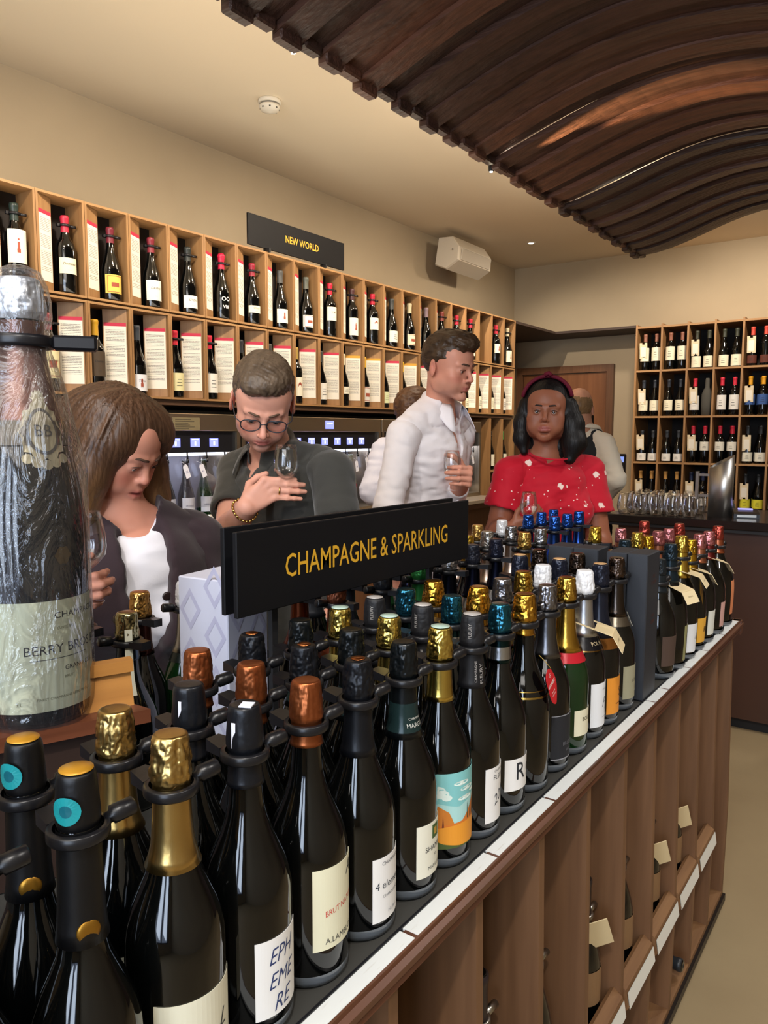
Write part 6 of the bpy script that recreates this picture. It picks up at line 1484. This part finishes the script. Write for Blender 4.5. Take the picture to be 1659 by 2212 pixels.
    V, F = T.mesh(*gridfor(T, .0055), disp=fold_disp(.0055, 12, 8, (0.3, 0, 1), 2.2)); P.add('shirt', V, F, fabric('charcoal_linen', '3b3a36', .9, .3, (300, .35, .001), None), None)
    for a, b in ((Rs, Re), (Ls, Le)):
        sleeve(P, a, b, N, .30, .66, .058, .063, MATS['fabric_charcoal_linen'], 9, amp=.0022)
    shm = MATS['fabric_charcoal_linen']; collar(P, N+fw*.012, up, fw, ac, .064, .030, .034, .42, shm, .035)
    for q in range(3):
        c = N+fw*(.118+.004*q)-up*(.075+.085*q); MB().lathe([(.0055, 0), (.0055, .002), (.001, .003)], 14, M=Matrix.Translation(c) @ fw.to_track_quat('Z', 'Y').to_matrix().to_4x4()).obj('button', mat('dark_button', '1c1b1b', .3), P.t)
    # ring and bracelet
    d_ = P.dirw(camdir(.62, .50, .10)); n_ = P.dirw(camdir(-.15, 0, .95)); n_ = (n_-d_*n_.dot(d_)).normalized(); t_ = d_.cross(n_)
    rc = Rw_+d_*.081-t_*.009-n_*.002+P.dirw(camdir(.97, -.05, .02))*.016; t_ = P.dirw(camdir(.1, 1, 0)); rm = mat('gold_metal', 'd8b060', .2, 1.0)
    MB().tube([rc+(n_*math.cos(a)+t_*math.sin(a))*.0100 for a in [2*math.pi*i/20 for i in range(21)]], .0018, 8, cap=False).obj('ring', rm, P.t)
    aw = (Rw_-Re).normalized(); u1 = aw.orthogonal().normalized(); u2 = aw.cross(u1)
    br = MB()
    for i in range(22):
        a0, a1 = 2*math.pi*i/22, 2*math.pi*(i+.8)/22; br.tube([Rw_-aw*.012+(u1*math.cos(a)+u2*math.sin(a))*.0335+aw*.004*math.sin(2*a) for a in (a0, (a0+a1)/2, a1)], .0030, 6)
    br.obj('bracelet', rm, P.t)
    legs(P, pel, trou, shoe_m); P.t['pose'] = 'standing'
    gl = PX(619, 1079, 1.985); goblet('tasting glass held up by the man with glasses', gl, (0, 0, 0), .142, .034)
man_glasses()

# ------------------------------------------------------------------ 2. brown-haired woman
def woman_brown():
    N_w = PX(262, 1108, 1.74); P = Person('woman with long brown hair and dark jacket over white top, looking down', (N_w.x-.02, N_w.y+.0, 0), -12)
    hc = P.L(252, 964, 1.70); hm = P.headM(hc, 15, 30, 4, 1)
    N = P.w(N_w); pel = Vector((0, -.03, .88)); Rs, Ls = P.L(122, 1170, 1.64), P.L(412, 1165, 1.84)
    Re, Rw_ = P.L(20, 1400, 1.52), P.L(98, 1290, 1.40); Le, Lw = P.L(450, 1430, 1.80), P.L(420, 1560, 1.60)
    S = SDF(); S.ext(head_sdf(1.0, 1.0, .92, 1.0, .6, 1.3, eo=.35).xf(hm)); S.cap(hm @ Vector((0, -.02, -.05)), N+Vector((0, 0, -.03)), .054, .060, .02); S.ell(hm @ Vector((0, .03, -.09)), (.045, .04, .03), .03)
    torso(S, N, pel, Ls, Rs, 0, chest=.16, depth=.115, low=False); arm_skin(S, Rs, Re, Rw_, (.05, .043, .042, .025)); arm_skin(S, Ls, Le, Lw, (.05, .043, .042, .025))
    d_, n_ = P.dirw(camdir(.75, .12, -.35)), P.dirw(camdir(.25, .05, .95))
    hr, _, _ = hand_sdf(Rw_, d_, n_, True, ((.75, .9, .4), (.8, .95, .4), (.85, .95, .4), (.9, .9, .4)), ((.5, .7, .5), (.8, .4, .5), (.9, .1, .4)), .02, .9); S.ext(hr)
    hl, _, _ = hand_sdf(Lw, P.dirw((0, .7, -.5)), P.dirw((0, -.2, -1)), False, s=.9); S.ext(hl)
    V, F = upper(P, S, .0028, .003, [Rw_+d_*.06], .007)
    P.add('body', V, F, skin_mat('rosy'), None, skin_tint('d09078', 'c46a58', 'a04a48', V, hm.inverted(), None, '9a6450'))
    eyes(P, iris_br, hm, (0, -25), brow=mat('brow_dark', '4a3426', .7))
    # hair: a domed mass parted at the side, falling in front of the shoulders
    H = SDF().ell((0, -.022, .040), (.092, .108, .096), .01)
    H.ell((-.052, .020, .050), (.050, .072, .062), .03).ell((.060, -.01, .030), (.040, .080, .080), .03)
    rgt = [(.078, .020, .02), (.098, .026, -.05), (.108, .030, -.12), (.112, .030, -.20), (.100, .035, -.265)]
    lft = [(-.070, .014, .03), (-.088, .040, -.05), (-.106, .068, -.11), (-.140, .085, -.150)]
    for A, rr in ((rgt, (.040, .046, .050, .046, .020)), (lft, (.036, .040, .036, .016))):
        for (a, b, r0, r1) in zip(A, A[1:], rr, rr[1:]): H.cap(a, b, r0, r1, .03)
    bk = [(0, -.085, .0), (.0, -.095, -.09), (0, -.075, -.17)]
    H.cap(bk[0], bk[1], .085, .080, .03).cap(bk[1], bk[2], .080, .055, .03)
    H.ell((-.014, .106, -.024), (.050, .058, .082), .018, -1).ell((-.010, .098, -.058), (.050, .05, .06), .012, -1).ell((-.004, .04, -.11), (.048, .075, .055), .012, -1)
    H.xf(hm); hi3 = np.array(hm.inverted())
    def hd(x, y, z):
        q = np.stack([x, y, z], -1)@hi3[:3, :3].T+hi3[:3, 3]; a = np.arctan2(q[:, 0], q[:, 1]+.02)
        return (.0022*vnoise(a*3.2, q[:, 2]*2, q[:, 1]*2, 6, 2)+.0028*vnoise(a*10, q[:, 2]*3, q[:, 0]*2, 5, 7))*np.clip((.060-q[:, 1])/.02, .15, 1)
    V, F = H.mesh(*gridfor(H, .0042), disp=hd)
    q = V@hi3[:3, :3].T+hi3[:3, 3]; tt = np.clip((.00-q[:, 2])/.20, 0, 1)[:, None]; a = np.arctan2(q[:, 0], q[:, 1]+.02)
    st = (vnoise(a*14, q[:, 2]*6, q[:, 1]*4, 3.2, 5)*.5+.5)[:, None]
    c1, c2, c3 = (np.array(lin(c)[:3]) for c in ('2e1e15', '604430', 'a87a44'))
    colr = (c1*(1-st)+c2*st)*(1-tt)+(c2*(1-st)+c3*st)*tt
    hm_b = mat('hair_brown_strands', '5a3c28', .40, spec=.4, vcol='tint', bump=(4.0, .8, .004, (30, 30, 2.5)))
    ho = P.add('hair', V, F, hm_b, None, colr)
    # loose locks
    rl = random.Random(4); lk = MB()
    for i in range(110):
        left = i % 5 < 3; path = []; base = lft if left else rgt; o1, o2 = rl.uniform(-.026, .026), rl.uniform(-.02, .028); fl_ = rl.uniform(0, .035)
        for j, p in enumerate(base[1:]):
            path.append(hm @ Vector((p[0]+o1+(-fl_ if left else fl_*.3)*j*.6, p[1]+o2+.006*j, p[2]-.010*j)))
        path.append(path[-1]+(path[-1]-path[-2])*rl.uniform(.3, .9)+Vector((rl.uniform(-.015, .015), rl.uniform(-.01, .01), rl.uniform(.0, .012))))
        n_ = len(path); lk.tube(path, [.0012]+[.0026]*(n_-3)+[.0018, .0003], 5)
    lk.obj('loose_locks', hair_mat('tips', 'a87c48', '6e4a2c', (30, 30, 3)), P.t)
    # white top
    T = SDF(); up, ac, fw = torso(T, N, pel, Ls, Rs, .008, chest=.16, depth=.117, bust=.02, low=True); T.box(pel-Vector((0, 0, .13)), (.3, .3, .08), .01, .01, -1)
    T.ell(N+fw*.080+up*.045, (.080, .085, .082), .008, -1); T.cap(N, N+up*.2, .078, .09, .006, -1)
    V, F = T.mesh(*gridfor(T, .0065), disp=fold_disp(.003, 14, 2)); P.add('white_top', V, F, fabric('white_cotton', 'e6e4ea', .8))
    # jacket
    T = SDF(); torso(T, N, pel, Ls, Rs, .030, chest=.165, depth=.120, waist=.15, bust=.015); pass
    T.cap(N-up*.02, N+up*.015, .088, .086, .02)
    T.cap(N-up*.03+fw*.01, N+up*.2+fw*.05, .072, .085, .006, -1)
    # front opening: wedge of the jacket cut away to the white top
    Rm = np.array(Matrix((ac, fw, up)).transposed())
    for j in range(14):
        h_ = .02-.035*j; wd = .052-.0006*j*j*.5 if j < 9 else max(.052-.0006*81*.5-(j-8)*.006, .012)
        T.box(N+fw*.20+up*h_+ac*-.006, (max(wd, .010), .115, .022), .010, .014, -1, Rm)
    V, F = T.mesh(*gridfor(T, .0062), disp=fold_disp(.0048, 9, 12, (0.2, 0.1, 1), 2.0)); P.add('jacket', V, F, fabric('brown_jacket', '33262a', .85, .2))
    sleeve(P, Rs, Re, N, 0, 1, .072, .060, MATS['fabric_brown_jacket'], 3, Rw_*.85+Re*.15, .0065, .005); sleeve(P, Ls, Le, N, 0, 1, .074, .062, MATS['fabric_brown_jacket'], 5, Lw*.85+Le*.15, .0065, .005)
    for q, (dx, dz) in enumerate(((-.085, -.155), (-.075, -.26))):
        c = N+fw*.158+up*dz+ac*(-dx-.13); MB().lathe([(.010, 0), (.010, .003), (.006, .004), (.001, .0035)], 18, M=Matrix.Translation(c) @ fw.to_track_quat('Z', 'Y').to_matrix().to_4x4()).obj('button', mat('brown_button', '2a1d1c', .3), P.t)
    # lapels
    for sg in ():
        lp = [N+ac*sg*.078+fw*.055+up*.015, N+ac*sg*.060+fw*.140-up*.06, N+ac*sg*.040+fw*.163-up*.14, N+ac*sg*.095+fw*.150-up*.095, N+ac*sg*.125+fw*.105-up*.045]
        mb = MB().add(lp+[p+fw*.004 for p in lp], [(0, 1, 2, 3, 4), (9, 8, 7, 6, 5)]+[(i, (i+1) % 5, 5+(i+1) % 5, 5+i) for i in range(5)]); mb.obj('lapel', MATS['fabric_brown_jacket'], P.t)
    legs(P, pel, fabric('navy_trousers', '20222c'), shoe_m)
    goblet('wine glass in the hand of the brown-haired woman beside the giant bottle', PX(188, 1301, 1.38), (0, 0, 0), .165, .037)
woman_brown()

# ------------------------------------------------------------------ 3. tall man in the white shirt
def man_tall():
    N_w = PX(948, 890, 2.90); P = Person('tall man in a white open-necked shirt in profile, tasting glass in hand', (N_w.x-.02, N_w.y-.02, 0), -8)
    hc = P.L(968, 792, 2.80); hm = P.headM(hc, -4, 13, 3)
    N = P.w(N_w); pel = Vector((.0, -.06, .98)); Rs, Ls = P.L(872, 938, 2.76), P.L(992, 930, 3.04)
    Re, Rw_ = P.L(838, 1095, 2.70), P.L(850, 1240, 2.55); Le, Lw = P.L(972, 1085, 2.98), P.L(1004, 1032, 2.76)
    S = SDF(); S.ext(head_sdf(1.0, 1.08, 1.0, .9, eo=.6).xf(hm)); S.cap(hm @ Vector((0, -.022, -.05)), N+Vector((0, .0, -.02)), .051, .056, .02); S.ell(hm @ Vector((0, .085, -.098)), (.016, .012, .012), .015)
    up, ac, fw = torso(S, N, pel, Ls, Rs, 0, low=False); arm_skin(S, Rs, Re, Rw_); arm_skin(S, Ls, Le, Lw)
    d_, n_ = P.dirw(camdir(.05, .10, -.92)), P.dirw(camdir(-.97, .05, -.10))
    hl, _, _ = hand_sdf(Lw, d_, n_, False, ((1.05, .95, .35), (1.1, .95, .35), (1.15, .9, .35), (1.15, .9, .3)), ((.25, .85, .5), (.2, .5, .8), (.1, .1, .95)), .04, .98); S.ext(hl)
    hr, _, _ = hand_sdf(Rw_, P.dirw((0, .2, -1)), P.dirw((-1, 0, 0)), True); S.ext(hr)
    V, F = upper(P, S, .0030, .0030, [Lw+d_*.06], .0075)
    P.add('body', V, F, skin_mat('tan'), None, skin_tint('cf9078', 'c27060', 'a85c54', V, hm.inverted(), '96705c', '9c6a56'))
    eyes(P, iris_br, hm, (0, -15), brow=mat('brow_dark', '4a3426', .7), brow_w=.0036)
    H = SDF().ell((0, -.016, .040), (.0795, .099, .092), .01).ell((0, .040, .100), (.058, .055, .036), .03).ell((0, .078, .090), (.045, .026, .026), .02)
    H.ell((0, .105, .008), (.080, .060, .064), .010, -1).box((0, .072, -.055), (.12, .075, .080), .02, .010, -1).ell((0, .02, -.098), (.10, .11, .075), .012, -1).ell((.084, -.012, -.012), (.02, .022, .032), .006, -1).ell((-.084, -.012, -.012), (.02, .022, .032), .006, -1)
    H.xf(hm); hi3 = np.array(hm.inverted())
    def hd(x, y, z):
        q = np.stack([x, y, z], -1)@hi3[:3, :3].T+hi3[:3, 3]; return .0035*vnoise(q[:, 0], q[:, 1], q[:, 2], 60, 4)*np.clip(q[:, 2]*14, .2, 1)+.0028*vnoise(q[:, 0], q[:, 1]*.5, q[:, 2]*2, 120, 1)
    V, F = H.mesh(*gridfor(H, .0034), disp=hd); P.add('hair', V, F, hair_mat('dark_brown', '4c3826', '2c1f15', (26, 14, 14)))
    T = SDF(); torso(T, N, pel, Ls, Rs, .022, belly=.008, waist=.145, low=True)
    pass
    T.cap(N-up*.03, N+up*.03, .078, .066, .02); T.cap(N+up*.012, Rs*.85+N*.15+up*.012, .074, .048, .03); T.cap(N+up*.012, Ls*.85+N*.15+up*.010, .074, .048, .03); T.cap(N+fw*.03, N+up*.18+fw*.06, .062, .064, .006, -1)
    Rm = np.array(Matrix((ac, fw, up)).transposed())
    for j in range(7): T.box(N+fw*.17-up*(.0+.022*j), (.036-.0045*j, .10, .014), .005, .006, -1, Rm)
    T.box(pel-Vector((0, 0, .17)), (.3, .3, .08), .01, .01, -1)
    f1 = fold_disp(.0060, 15, 21, (.1, .35, .9), 2.6); V, F = T.mesh(*gridfor(T, .0058), disp=f1); P.add('shirt', V, F, fabric('white_shirt', 'e8e2e4', .75, .1, (40, .25, .003)))
    shm = MATS['fabric_white_shirt']; collar(P, N+fw*.012, up, fw, ac, .066, .046, .046, .55, shm, .055)
    sleeve(P, Rs, Re, N, 0, 1, .060, .053, shm, 23, Rw_, .0055, .0042); sleeve(P, Ls, Le, N, 0, 1, .060, .052, shm, 24, Lw*.62+Le*.38, .0055, .0042)
    pk = MB(); pts = [N+fw*(.122+.012*math.sin(i*.5))-up*(.185+.035*i) for i in range(8)]
    for a, b in zip(pts, pts[1:]): pk.add([a-ac*.014+fw*.016, a+ac*.014+fw*.016, b+ac*.014+fw*.016, b-ac*.014+fw*.016, a-ac*.014+fw*.005, a+ac*.014+fw*.005, b+ac*.014+fw*.005, b-ac*.014+fw*.005], [(0, 1, 2, 3), (4, 7, 6, 5), (0, 4, 5, 1), (1, 5, 6, 2), (2, 6, 7, 3), (3, 7, 4, 0)])
    pk.obj('placket', shm, P.t)
    rc = Lw+d_*.088+n_*.035-P.dirw(camdir(0, 1, 0))*.012
    MB().tube([rc+(P.dirw(camdir(0, 0, 1))*math.cos(a)+P.dirw(camdir(0, 1, 0))*math.sin(a))*.0098 for a in [2*math.pi*i/20 for i in range(21)]], .0016, 8, cap=False).obj('ring', mat('silver_metal', 'd8d8d8', .2, 1.0), P.t)
    legs(P, pel, fabric('navy_chinos', '2a3040'), shoe_m)
    goblet('wine glass in the hand of the tall man in the white shirt', PX(976, 1060, 2.70), (0, 0, 0), .142, .033)
man_tall()

# ------------------------------------------------------------------ 4. woman in the red dress
def dress_mat():
    m = mat('red_floral_dress', 'b31226', .7, spec=.25, sheen=.1); nt = m.node_tree; b = nt.nodes['Principled BSDF']; tc = nt.nodes.new('ShaderNodeTexCoord')
    def vor(s, r0, r1, rnd=1.0, off=0.0):
        v = nt.nodes.new('ShaderNodeTexVoronoi'); v.inputs['Scale'].default_value = s; v.inputs['Randomness'].default_value = rnd
        mp = nt.nodes.new('ShaderNodeMapping'); mp.inputs['Location'].default_value = (off, off*.7, off*.3); nt.links.new(tc.outputs['Object'], mp.inputs[0])
        nz = nt.nodes.new('ShaderNodeTexNoise'); nz.inputs['Scale'].default_value = s*5; ad = nt.nodes.new('ShaderNodeMix'); ad.data_type = 'VECTOR'; ad.inputs['Factor'].default_value = .022 if s < 30 else .004
        nt.links.new(mp.outputs[0], nz.inputs['Vector']); nt.links.new(mp.outputs[0], ad.inputs['A']); nt.links.new(nz.outputs['Color'], ad.inputs['B']); nt.links.new(ad.outputs['Result'], v.inputs['Vector'])
        r = nt.nodes.new('ShaderNodeMapRange'); r.inputs['From Min'].default_value = r0; r.inputs['From Max'].default_value = r1; r.inputs['To Min'].default_value = 1; r.inputs['To Max'].default_value = 0; nt.links.new(v.outputs['Distance'], r.inputs['Value']); return r.outputs[0]
    a, c = vor(14.5, .15, .19, 1.0), vor(40, .10, .13, 1.0, 3.1)
    mx = nt.nodes.new('ShaderNodeMath'); mx.operation = 'MAXIMUM'; nt.links.new(a, mx.inputs[0]); nt.links.new(c, mx.inputs[1])
    mc = nt.nodes.new('ShaderNodeMix'); mc.data_type = 'RGBA'; mc.inputs['A'].default_value = lin('b81228'); mc.inputs['B'].default_value = lin('e8cfc4'); nt.links.new(mx.outputs[0], mc.inputs['Factor']); nt.links.new(mc.outputs['Result'], b.inputs['Base Color']); return m
def woman_red():
    N_w = PX(1184, 984, 2.98); P = Person('woman in a red dress with small white flowers and a red hairband, facing the camera', (N_w.x, N_w.y+.01, 0), -64)
    hc = P.L(1181, 893, 2.93); hm = P.headM(hc, -70, -3, -2)
    N = P.w(N_w); pel = Vector((0, -.02, .86)); Rs, Ls = P.L(1104, 1018, 2.98), P.L(1270, 1016, 3.02)
    Re, Rw_ = P.L(1074, 1152, 2.98), P.L(1104, 1142, 2.76); Le, Lw = P.L(1294, 1172, 3.00), P.L(1262, 1225, 2.80)
    S = SDF(); S.ext(head_sdf(1.07, 1.14, .95, 1.25, 0, 1.2, eo=.62).xf(hm)); S.cap(hm @ Vector((0, -.02, -.05)), N+Vector((0, 0, -.03)), .052, .058, .02)
    torso(S, N, pel, Ls, Rs, 0, chest=.15, depth=.105, low=False); arm_skin(S, Rs, Re, Rw_, (.052, .046, .044, .026)); arm_skin(S, Ls, Le, Lw, (.052, .046, .044, .026))
    d_, n_ = P.dirw(camdir(.80, .25, -.1)), P.dirw(camdir(-.2, .3, .9))
    hr, _, _ = hand_sdf(Rw_, d_, n_, True, ((.6, .7, .3), (.65, .7, .3), (.7, .75, .3), (.7, .7, .3)), ((.5, .7, .4), (.8, .4, .4), (.9, .1, .3)), .02, .9); S.ext(hr)
    hl, _, _ = hand_sdf(Lw, P.dirw(camdir(-.8, 0, -.3)), P.dirw(camdir(0, 0, 1)), False, s=.9); S.ext(hl)
    V, F = upper(P, S, .0030, .0032, [Rw_+d_*.06], .0075)
    P.add('body', V, F, skin_mat('deep'), None, skin_tint('925a42', '7c4430', '9a5450', V, hm.inverted(), None, '4c2a1e'))
    eyes(P, iris_br, hm, (0, 0), brow=mat('brow_black', '1c1412', .7), brow_w=.0030)
    H = SDF().ell((0, -.018, .042), (.088, .104, .094), .01)
    A1 = [(.080, .005, .03), (.090, .012, -.04), (.088, .020, -.10), (.075, .028, -.150)]; A2 = [(-.080, .000, .03), (-.098, .010, -.04), (-.110, .020, -.11), (-.098, .030, -.170)]
    for A, rr in ((A1, (.028, .030, .028, .014)), (A2, (.034, .042, .044, .022))):
        for (a, b, r0, r1) in zip(A, A[1:], rr, rr[1:]): H.cap(a, b, r0, r1, .02)
    H.cap((0, -.075, 0), (0, -.07, -.11), .085, .075, .03).cap((-.04, -.06, -.10), (-.04, -.04, -.16), .055, .04, .03)
    H.ell((0, .092, -.024), (.062, .060, .083), .010, -1).ell((0, .06, -.10), (.056, .09, .05), .012, -1)
    H.xf(hm); hi3 = np.array(hm.inverted())
    def hd(x, y, z):
        q = np.stack([x, y, z], -1)@hi3[:3, :3].T+hi3[:3, 3]; a = np.arctan2(q[:, 0], q[:, 1]+.02); return (.0012*vnoise(a*4, q[:, 2]*1, q[:, 1]*2, 6, 2)+.0022*vnoise(a*18, q[:, 2]*1.2, q[:, 0]*3, 5, 7))*np.clip((.045-q[:, 1])/.02, .12, 1)
    V, F = H.mesh(*gridfor(H, .0042), disp=hd); P.add('hair', V, F, hair_mat('black', '100d0d', '080606', (30, 30, 3), .5))
    hb = MB()
    for s_ in range(3):
        pts = [hm @ Vector((.093*math.cos(a), .020-.012*s_+.004*math.sin(a*3), .046+.094*math.sin(a))) for a in [math.radians(8+i*10) for i in range(17)]]
        hb.tube(pts, .0075, 8)
    hb.tube([hm @ Vector((-.01, .03, .140)), hm @ Vector((.0, .03, .150)), hm @ Vector((.015, .028, .142))], .009, 8)
    hb.obj('hairband', fabric('burgundy_band', '641428', .7), P.t)
    for q in (1, -1):
        c = hm @ Vector((q*.080, .010, -.048)); MB().tube([c+hm.to_3x3() @ Vector((.004*math.cos(a)*q, .010*math.cos(a), .012*math.sin(a))) for a in [2*math.pi*i/18 for i in range(19)]], .0028, 8, cap=False).obj('hoop_earring', mat('gold_metal', 'd8b060', .2, 1.0) if q > 0 else mat('silver_metal', 'd8d8d8', .2, 1.0), P.t)
    T = SDF(); up, ac, fw = torso(T, N, pel, Ls, Rs, .012, chest=.146, depth=.112, waist=.132, hip=.18, bust=.024, low=True)
    T.cap(pel, Vector((0, 0, .45)), .185, .26, .06)
    T.ell(N+fw*.030+up*.055, (.088, .095, .070), .006, -1); T.box((0, 0, .36), (.5, .5, .08), .01, .01, -1)
    f0 = fold_disp(.0065, 13, 31, (.1, .1, 1), 2.2)
    V, F = T.mesh(*gridfor(T, .0062), disp=f0); P.add('dress', V, F, dress_mat())
    for q, (a, b) in enumerate(((Rs, Re), (Ls, Le))): sleeve(P, a, b, N, 0, .60, .064, .078, MATS['red_floral_dress'], 60+q, None, .006, .0035, name='puff_sleeve')
    # waist seam and neckline piping
    nk = [N+ac*.089*math.sin(a)+fw*(.030+.094*math.cos(a))+up*(.012-.018*math.cos(a)) for a in [math.radians(-100+i*10) for i in range(21)]]
    MB().tube(nk, .0035, 6).obj('neck_frill', MATS['red_floral_dress'], P.t)
    legs(P, Vector((0, 0, .62)), fabric('dark_tights', '2a1c1a'), shoe_m)
    goblet('wine glass in the hand of the woman in the red dress', PX(1141, 1150, 2.72), (0, 0, 0), .145)
woman_red()

# ------------------------------------------------------------------ 5. bald man in a waistcoat, seen from behind
def man_vest():
    N_w = PX(1262, 928, 4.52); P = Person('balding man in a dark waistcoat and white shirt seen from behind by the door', (N_w.x, N_w.y, 0), 112)
    hc = P.L(1251, 884, 4.48); hm = P.headM(hc, 104, 4, 0)
    N = P.w(N_w); pel = Vector((0, 0, .96)); Rs, Ls = P.L(1306, 960, 4.44), P.L(1222, 958, 4.68)
    Re, Rw_ = P.L(1328, 1036, 4.34), P.L(1300, 1085, 4.50); Le, Lw = P.L(1205, 1040, 4.72), P.L(1235, 1090, 4.85)
    S = SDF(); S.ext(head_sdf(1.02, 1.02, 1.0, 1.0).xf(hm)); S.cap(hm @ Vector((0, -.025, -.05)), N+Vector((0, 0, -.02)), .060, .064, .02)
    up, ac, fw = torso(S, N, pel, Ls, Rs, 0, low=False); arm_skin(S, Rs, Re, Rw_); arm_skin(S, Ls, Le, Lw)
    hr, _, _ = hand_sdf(Rw_, P.dirw((-.3, .9, .1)), P.dirw((-1, 0, 0)), True); S.ext(hr); hl, _, _ = hand_sdf(Lw, P.dirw((.3, .9, .1)), P.dirw((1, 0, 0)), False); S.ext(hl)
    V, F = upper(P, S, .0042, .005, [Rw_, Lw], .009); P.add('body', V, F, skin_mat('pink'), None, skin_tint('cf9a80', 'c27864', 'a85c54', V, hm.inverted()))
    eyes(P, iris_bl, hm, brow=mat('brow_grey', '8a7a68', .7))
    H = SDF().ell((0, -.020, .022), (.0805, .096, .082), .01).ell((0, .0, .115), (.066, .095, .062), .02, -1).ell((0, .10, 0), (.12, .085, .13), .01, -1).ell((0, .03, -.105), (.10, .115, .070), .012, -1)
    H.xf(hm); V, F = H.mesh(*gridfor(H, .0045), disp=fold_disp(.003, 60, 5)); P.add('hair', V, F, hair_mat('sandy', '9a7c58', '6e5840', (20, 20, 6)))
    H = SDF().ell((0, .060, -.085), (.050, .050, .045), .02).ell((0, .085, -.055), (.03, .03, .02), .01, -1); H.xf(hm); V, F = H.mesh(*gridfor(H, .005), disp=fold_disp(.003, 60, 6)); P.add('beard', V, F, MATS['hair_sandy'])
    T = SDF(); torso(T, N, pel, Ls, Rs, .012, chest=.17, depth=.115, waist=.16, low=True); T.cap(Rs, Re, .068, .062, .025).cap(Re, Rw_*.8+Re*.2, .060, .045, .02).cap(Ls, Le, .068, .062, .025).cap(Le, Lw*.8+Le*.2, .060, .045, .02)
    T.cap(N-up*.03, N+up*.02, .078, .066, .02); T.cap(N+fw*.01, N+up*.18, .064, .066, .006, -1)
    V, F = T.mesh(*gridfor(T, .0085), disp=fold_disp(.006, 12, 41)); P.add('shirt', V, F, fabric('cream_shirt', 'e4dccb', .8)); collar(P, N, up, fw, ac, .070, .032, .030, .4, MATS['fabric_cream_shirt'], .03)
    T = SDF(); torso(T, N, pel, Ls*.93+Rs*.07, Rs*.93+Ls*.07, .024, chest=.158, depth=.118, waist=.16, low=True)
    for a, b in ((Rs, Re), (Ls, Le)): T.cap(a+(a-N)*.30+up*.05, b+(a-N)*.15, .070, .075, .008, -1)
    T.cap(N, N+up*.18, .082, .082, .006, -1); T.box(pel-Vector((0, 0, .15)), (.3, .3, .08), .01, .01, -1)
    V, F = T.mesh(*gridfor(T, .009), disp=fold_disp(.003, 10, 42)); P.add('waistcoat', V, F, fabric('dark_waistcoat', '24272b', .8))
    legs(P, pel, trou, shoe_m)
man_vest()

# ------------------------------------------------------------------ 6. person half hidden behind the tall man
def hidden_man():
    N_w = PX(896, 956, 3.36); P = Person('person in a pale shirt almost hidden behind the tall man, only elbow and hair showing', (N_w.x, N_w.y, 0), 60)
    hc = P.L(900, 900, 3.34); hm = P.headM(hc, 70, 10, 0)
    N = P.w(N_w); pel = Vector((0, 0, .92)); Ls, Rs = P.L(832, 978, 3.30), P.L(940, 980, 3.44)
    Le, Lw = P.L(808, 1060, 3.22), P.L(868, 1105, 3.3); Re, Rw_ = P.L(955, 1050, 3.5), P.L(900, 1080, 3.6)
    S = SDF(); S.ext(head_sdf().xf(hm)); S.cap(hm @ Vector((0, -.025, -.05)), N+Vector((0, 0, -.02)), .055, .058, .02)
    up, ac, fw = torso(S, N, pel, Ls, Rs, 0, low=False); arm_skin(S, Rs, Re, Rw_); arm_skin(S, Ls, Le, Lw)
    hr, _, _ = hand_sdf(Rw_, P.dirw((-.3, .9, .1)), P.dirw((-1, 0, 0)), True); S.ext(hr); hl, _, _ = hand_sdf(Lw, P.dirw((.3, .9, .1)), P.dirw((1, 0, 0)), False); S.ext(hl)
    V, F = upper(P, S, .0048, .0055, [Rw_, Lw], .010); P.add('body', V, F, skin_mat('pink'), None, skin_tint('cf9a80', 'c27864', 'a85c54', V, hm.inverted()))
    eyes(P, iris_br, hm, brow=mat('brow_dark', '4a3426', .7))
    H = SDF().ell((0, -.018, .040), (.082, .100, .092), .01).ell((0, .105, .0), (.08, .062, .075), .010, -1).box((0, .08, -.055), (.12, .075, .080), .02, .010, -1).ell((0, .02, -.098), (.10, .11, .075), .012, -1)
    H.xf(hm); V, F = H.mesh(*gridfor(H, .0048), disp=fold_disp(.004, 50, 5)); P.add('hair', V, F, hair_mat('midbrown', '6b4a30', '40291a', (26, 14, 14)))
    T = SDF(); torso(T, N, pel, Ls, Rs, .018, low=True); T.cap(Rs, Re, .066, .060, .025).cap(Re, Rw_*.8+Re*.2, .058, .045, .02).cap(Ls, Le, .066, .062, .025).cap(Le, Lw*.8+Le*.2, .060, .045, .02)
    T.cap(N-up*.03, N+up*.02, .078, .066, .02); T.cap(N, N+up*.18, .064, .066, .006, -1)
    V, F = T.mesh(*gridfor(T, .0085), disp=fold_disp(.007, 13, 51)); P.add('shirt', V, F, fabric('pale_blue_shirt', 'd4d2dc', .8)); collar(P, N, up, fw, ac, .070, .032, .030, .4, MATS['fabric_pale_blue_shirt'], .03)
    legs(P, pel, trou, shoe_m)
hidden_man()
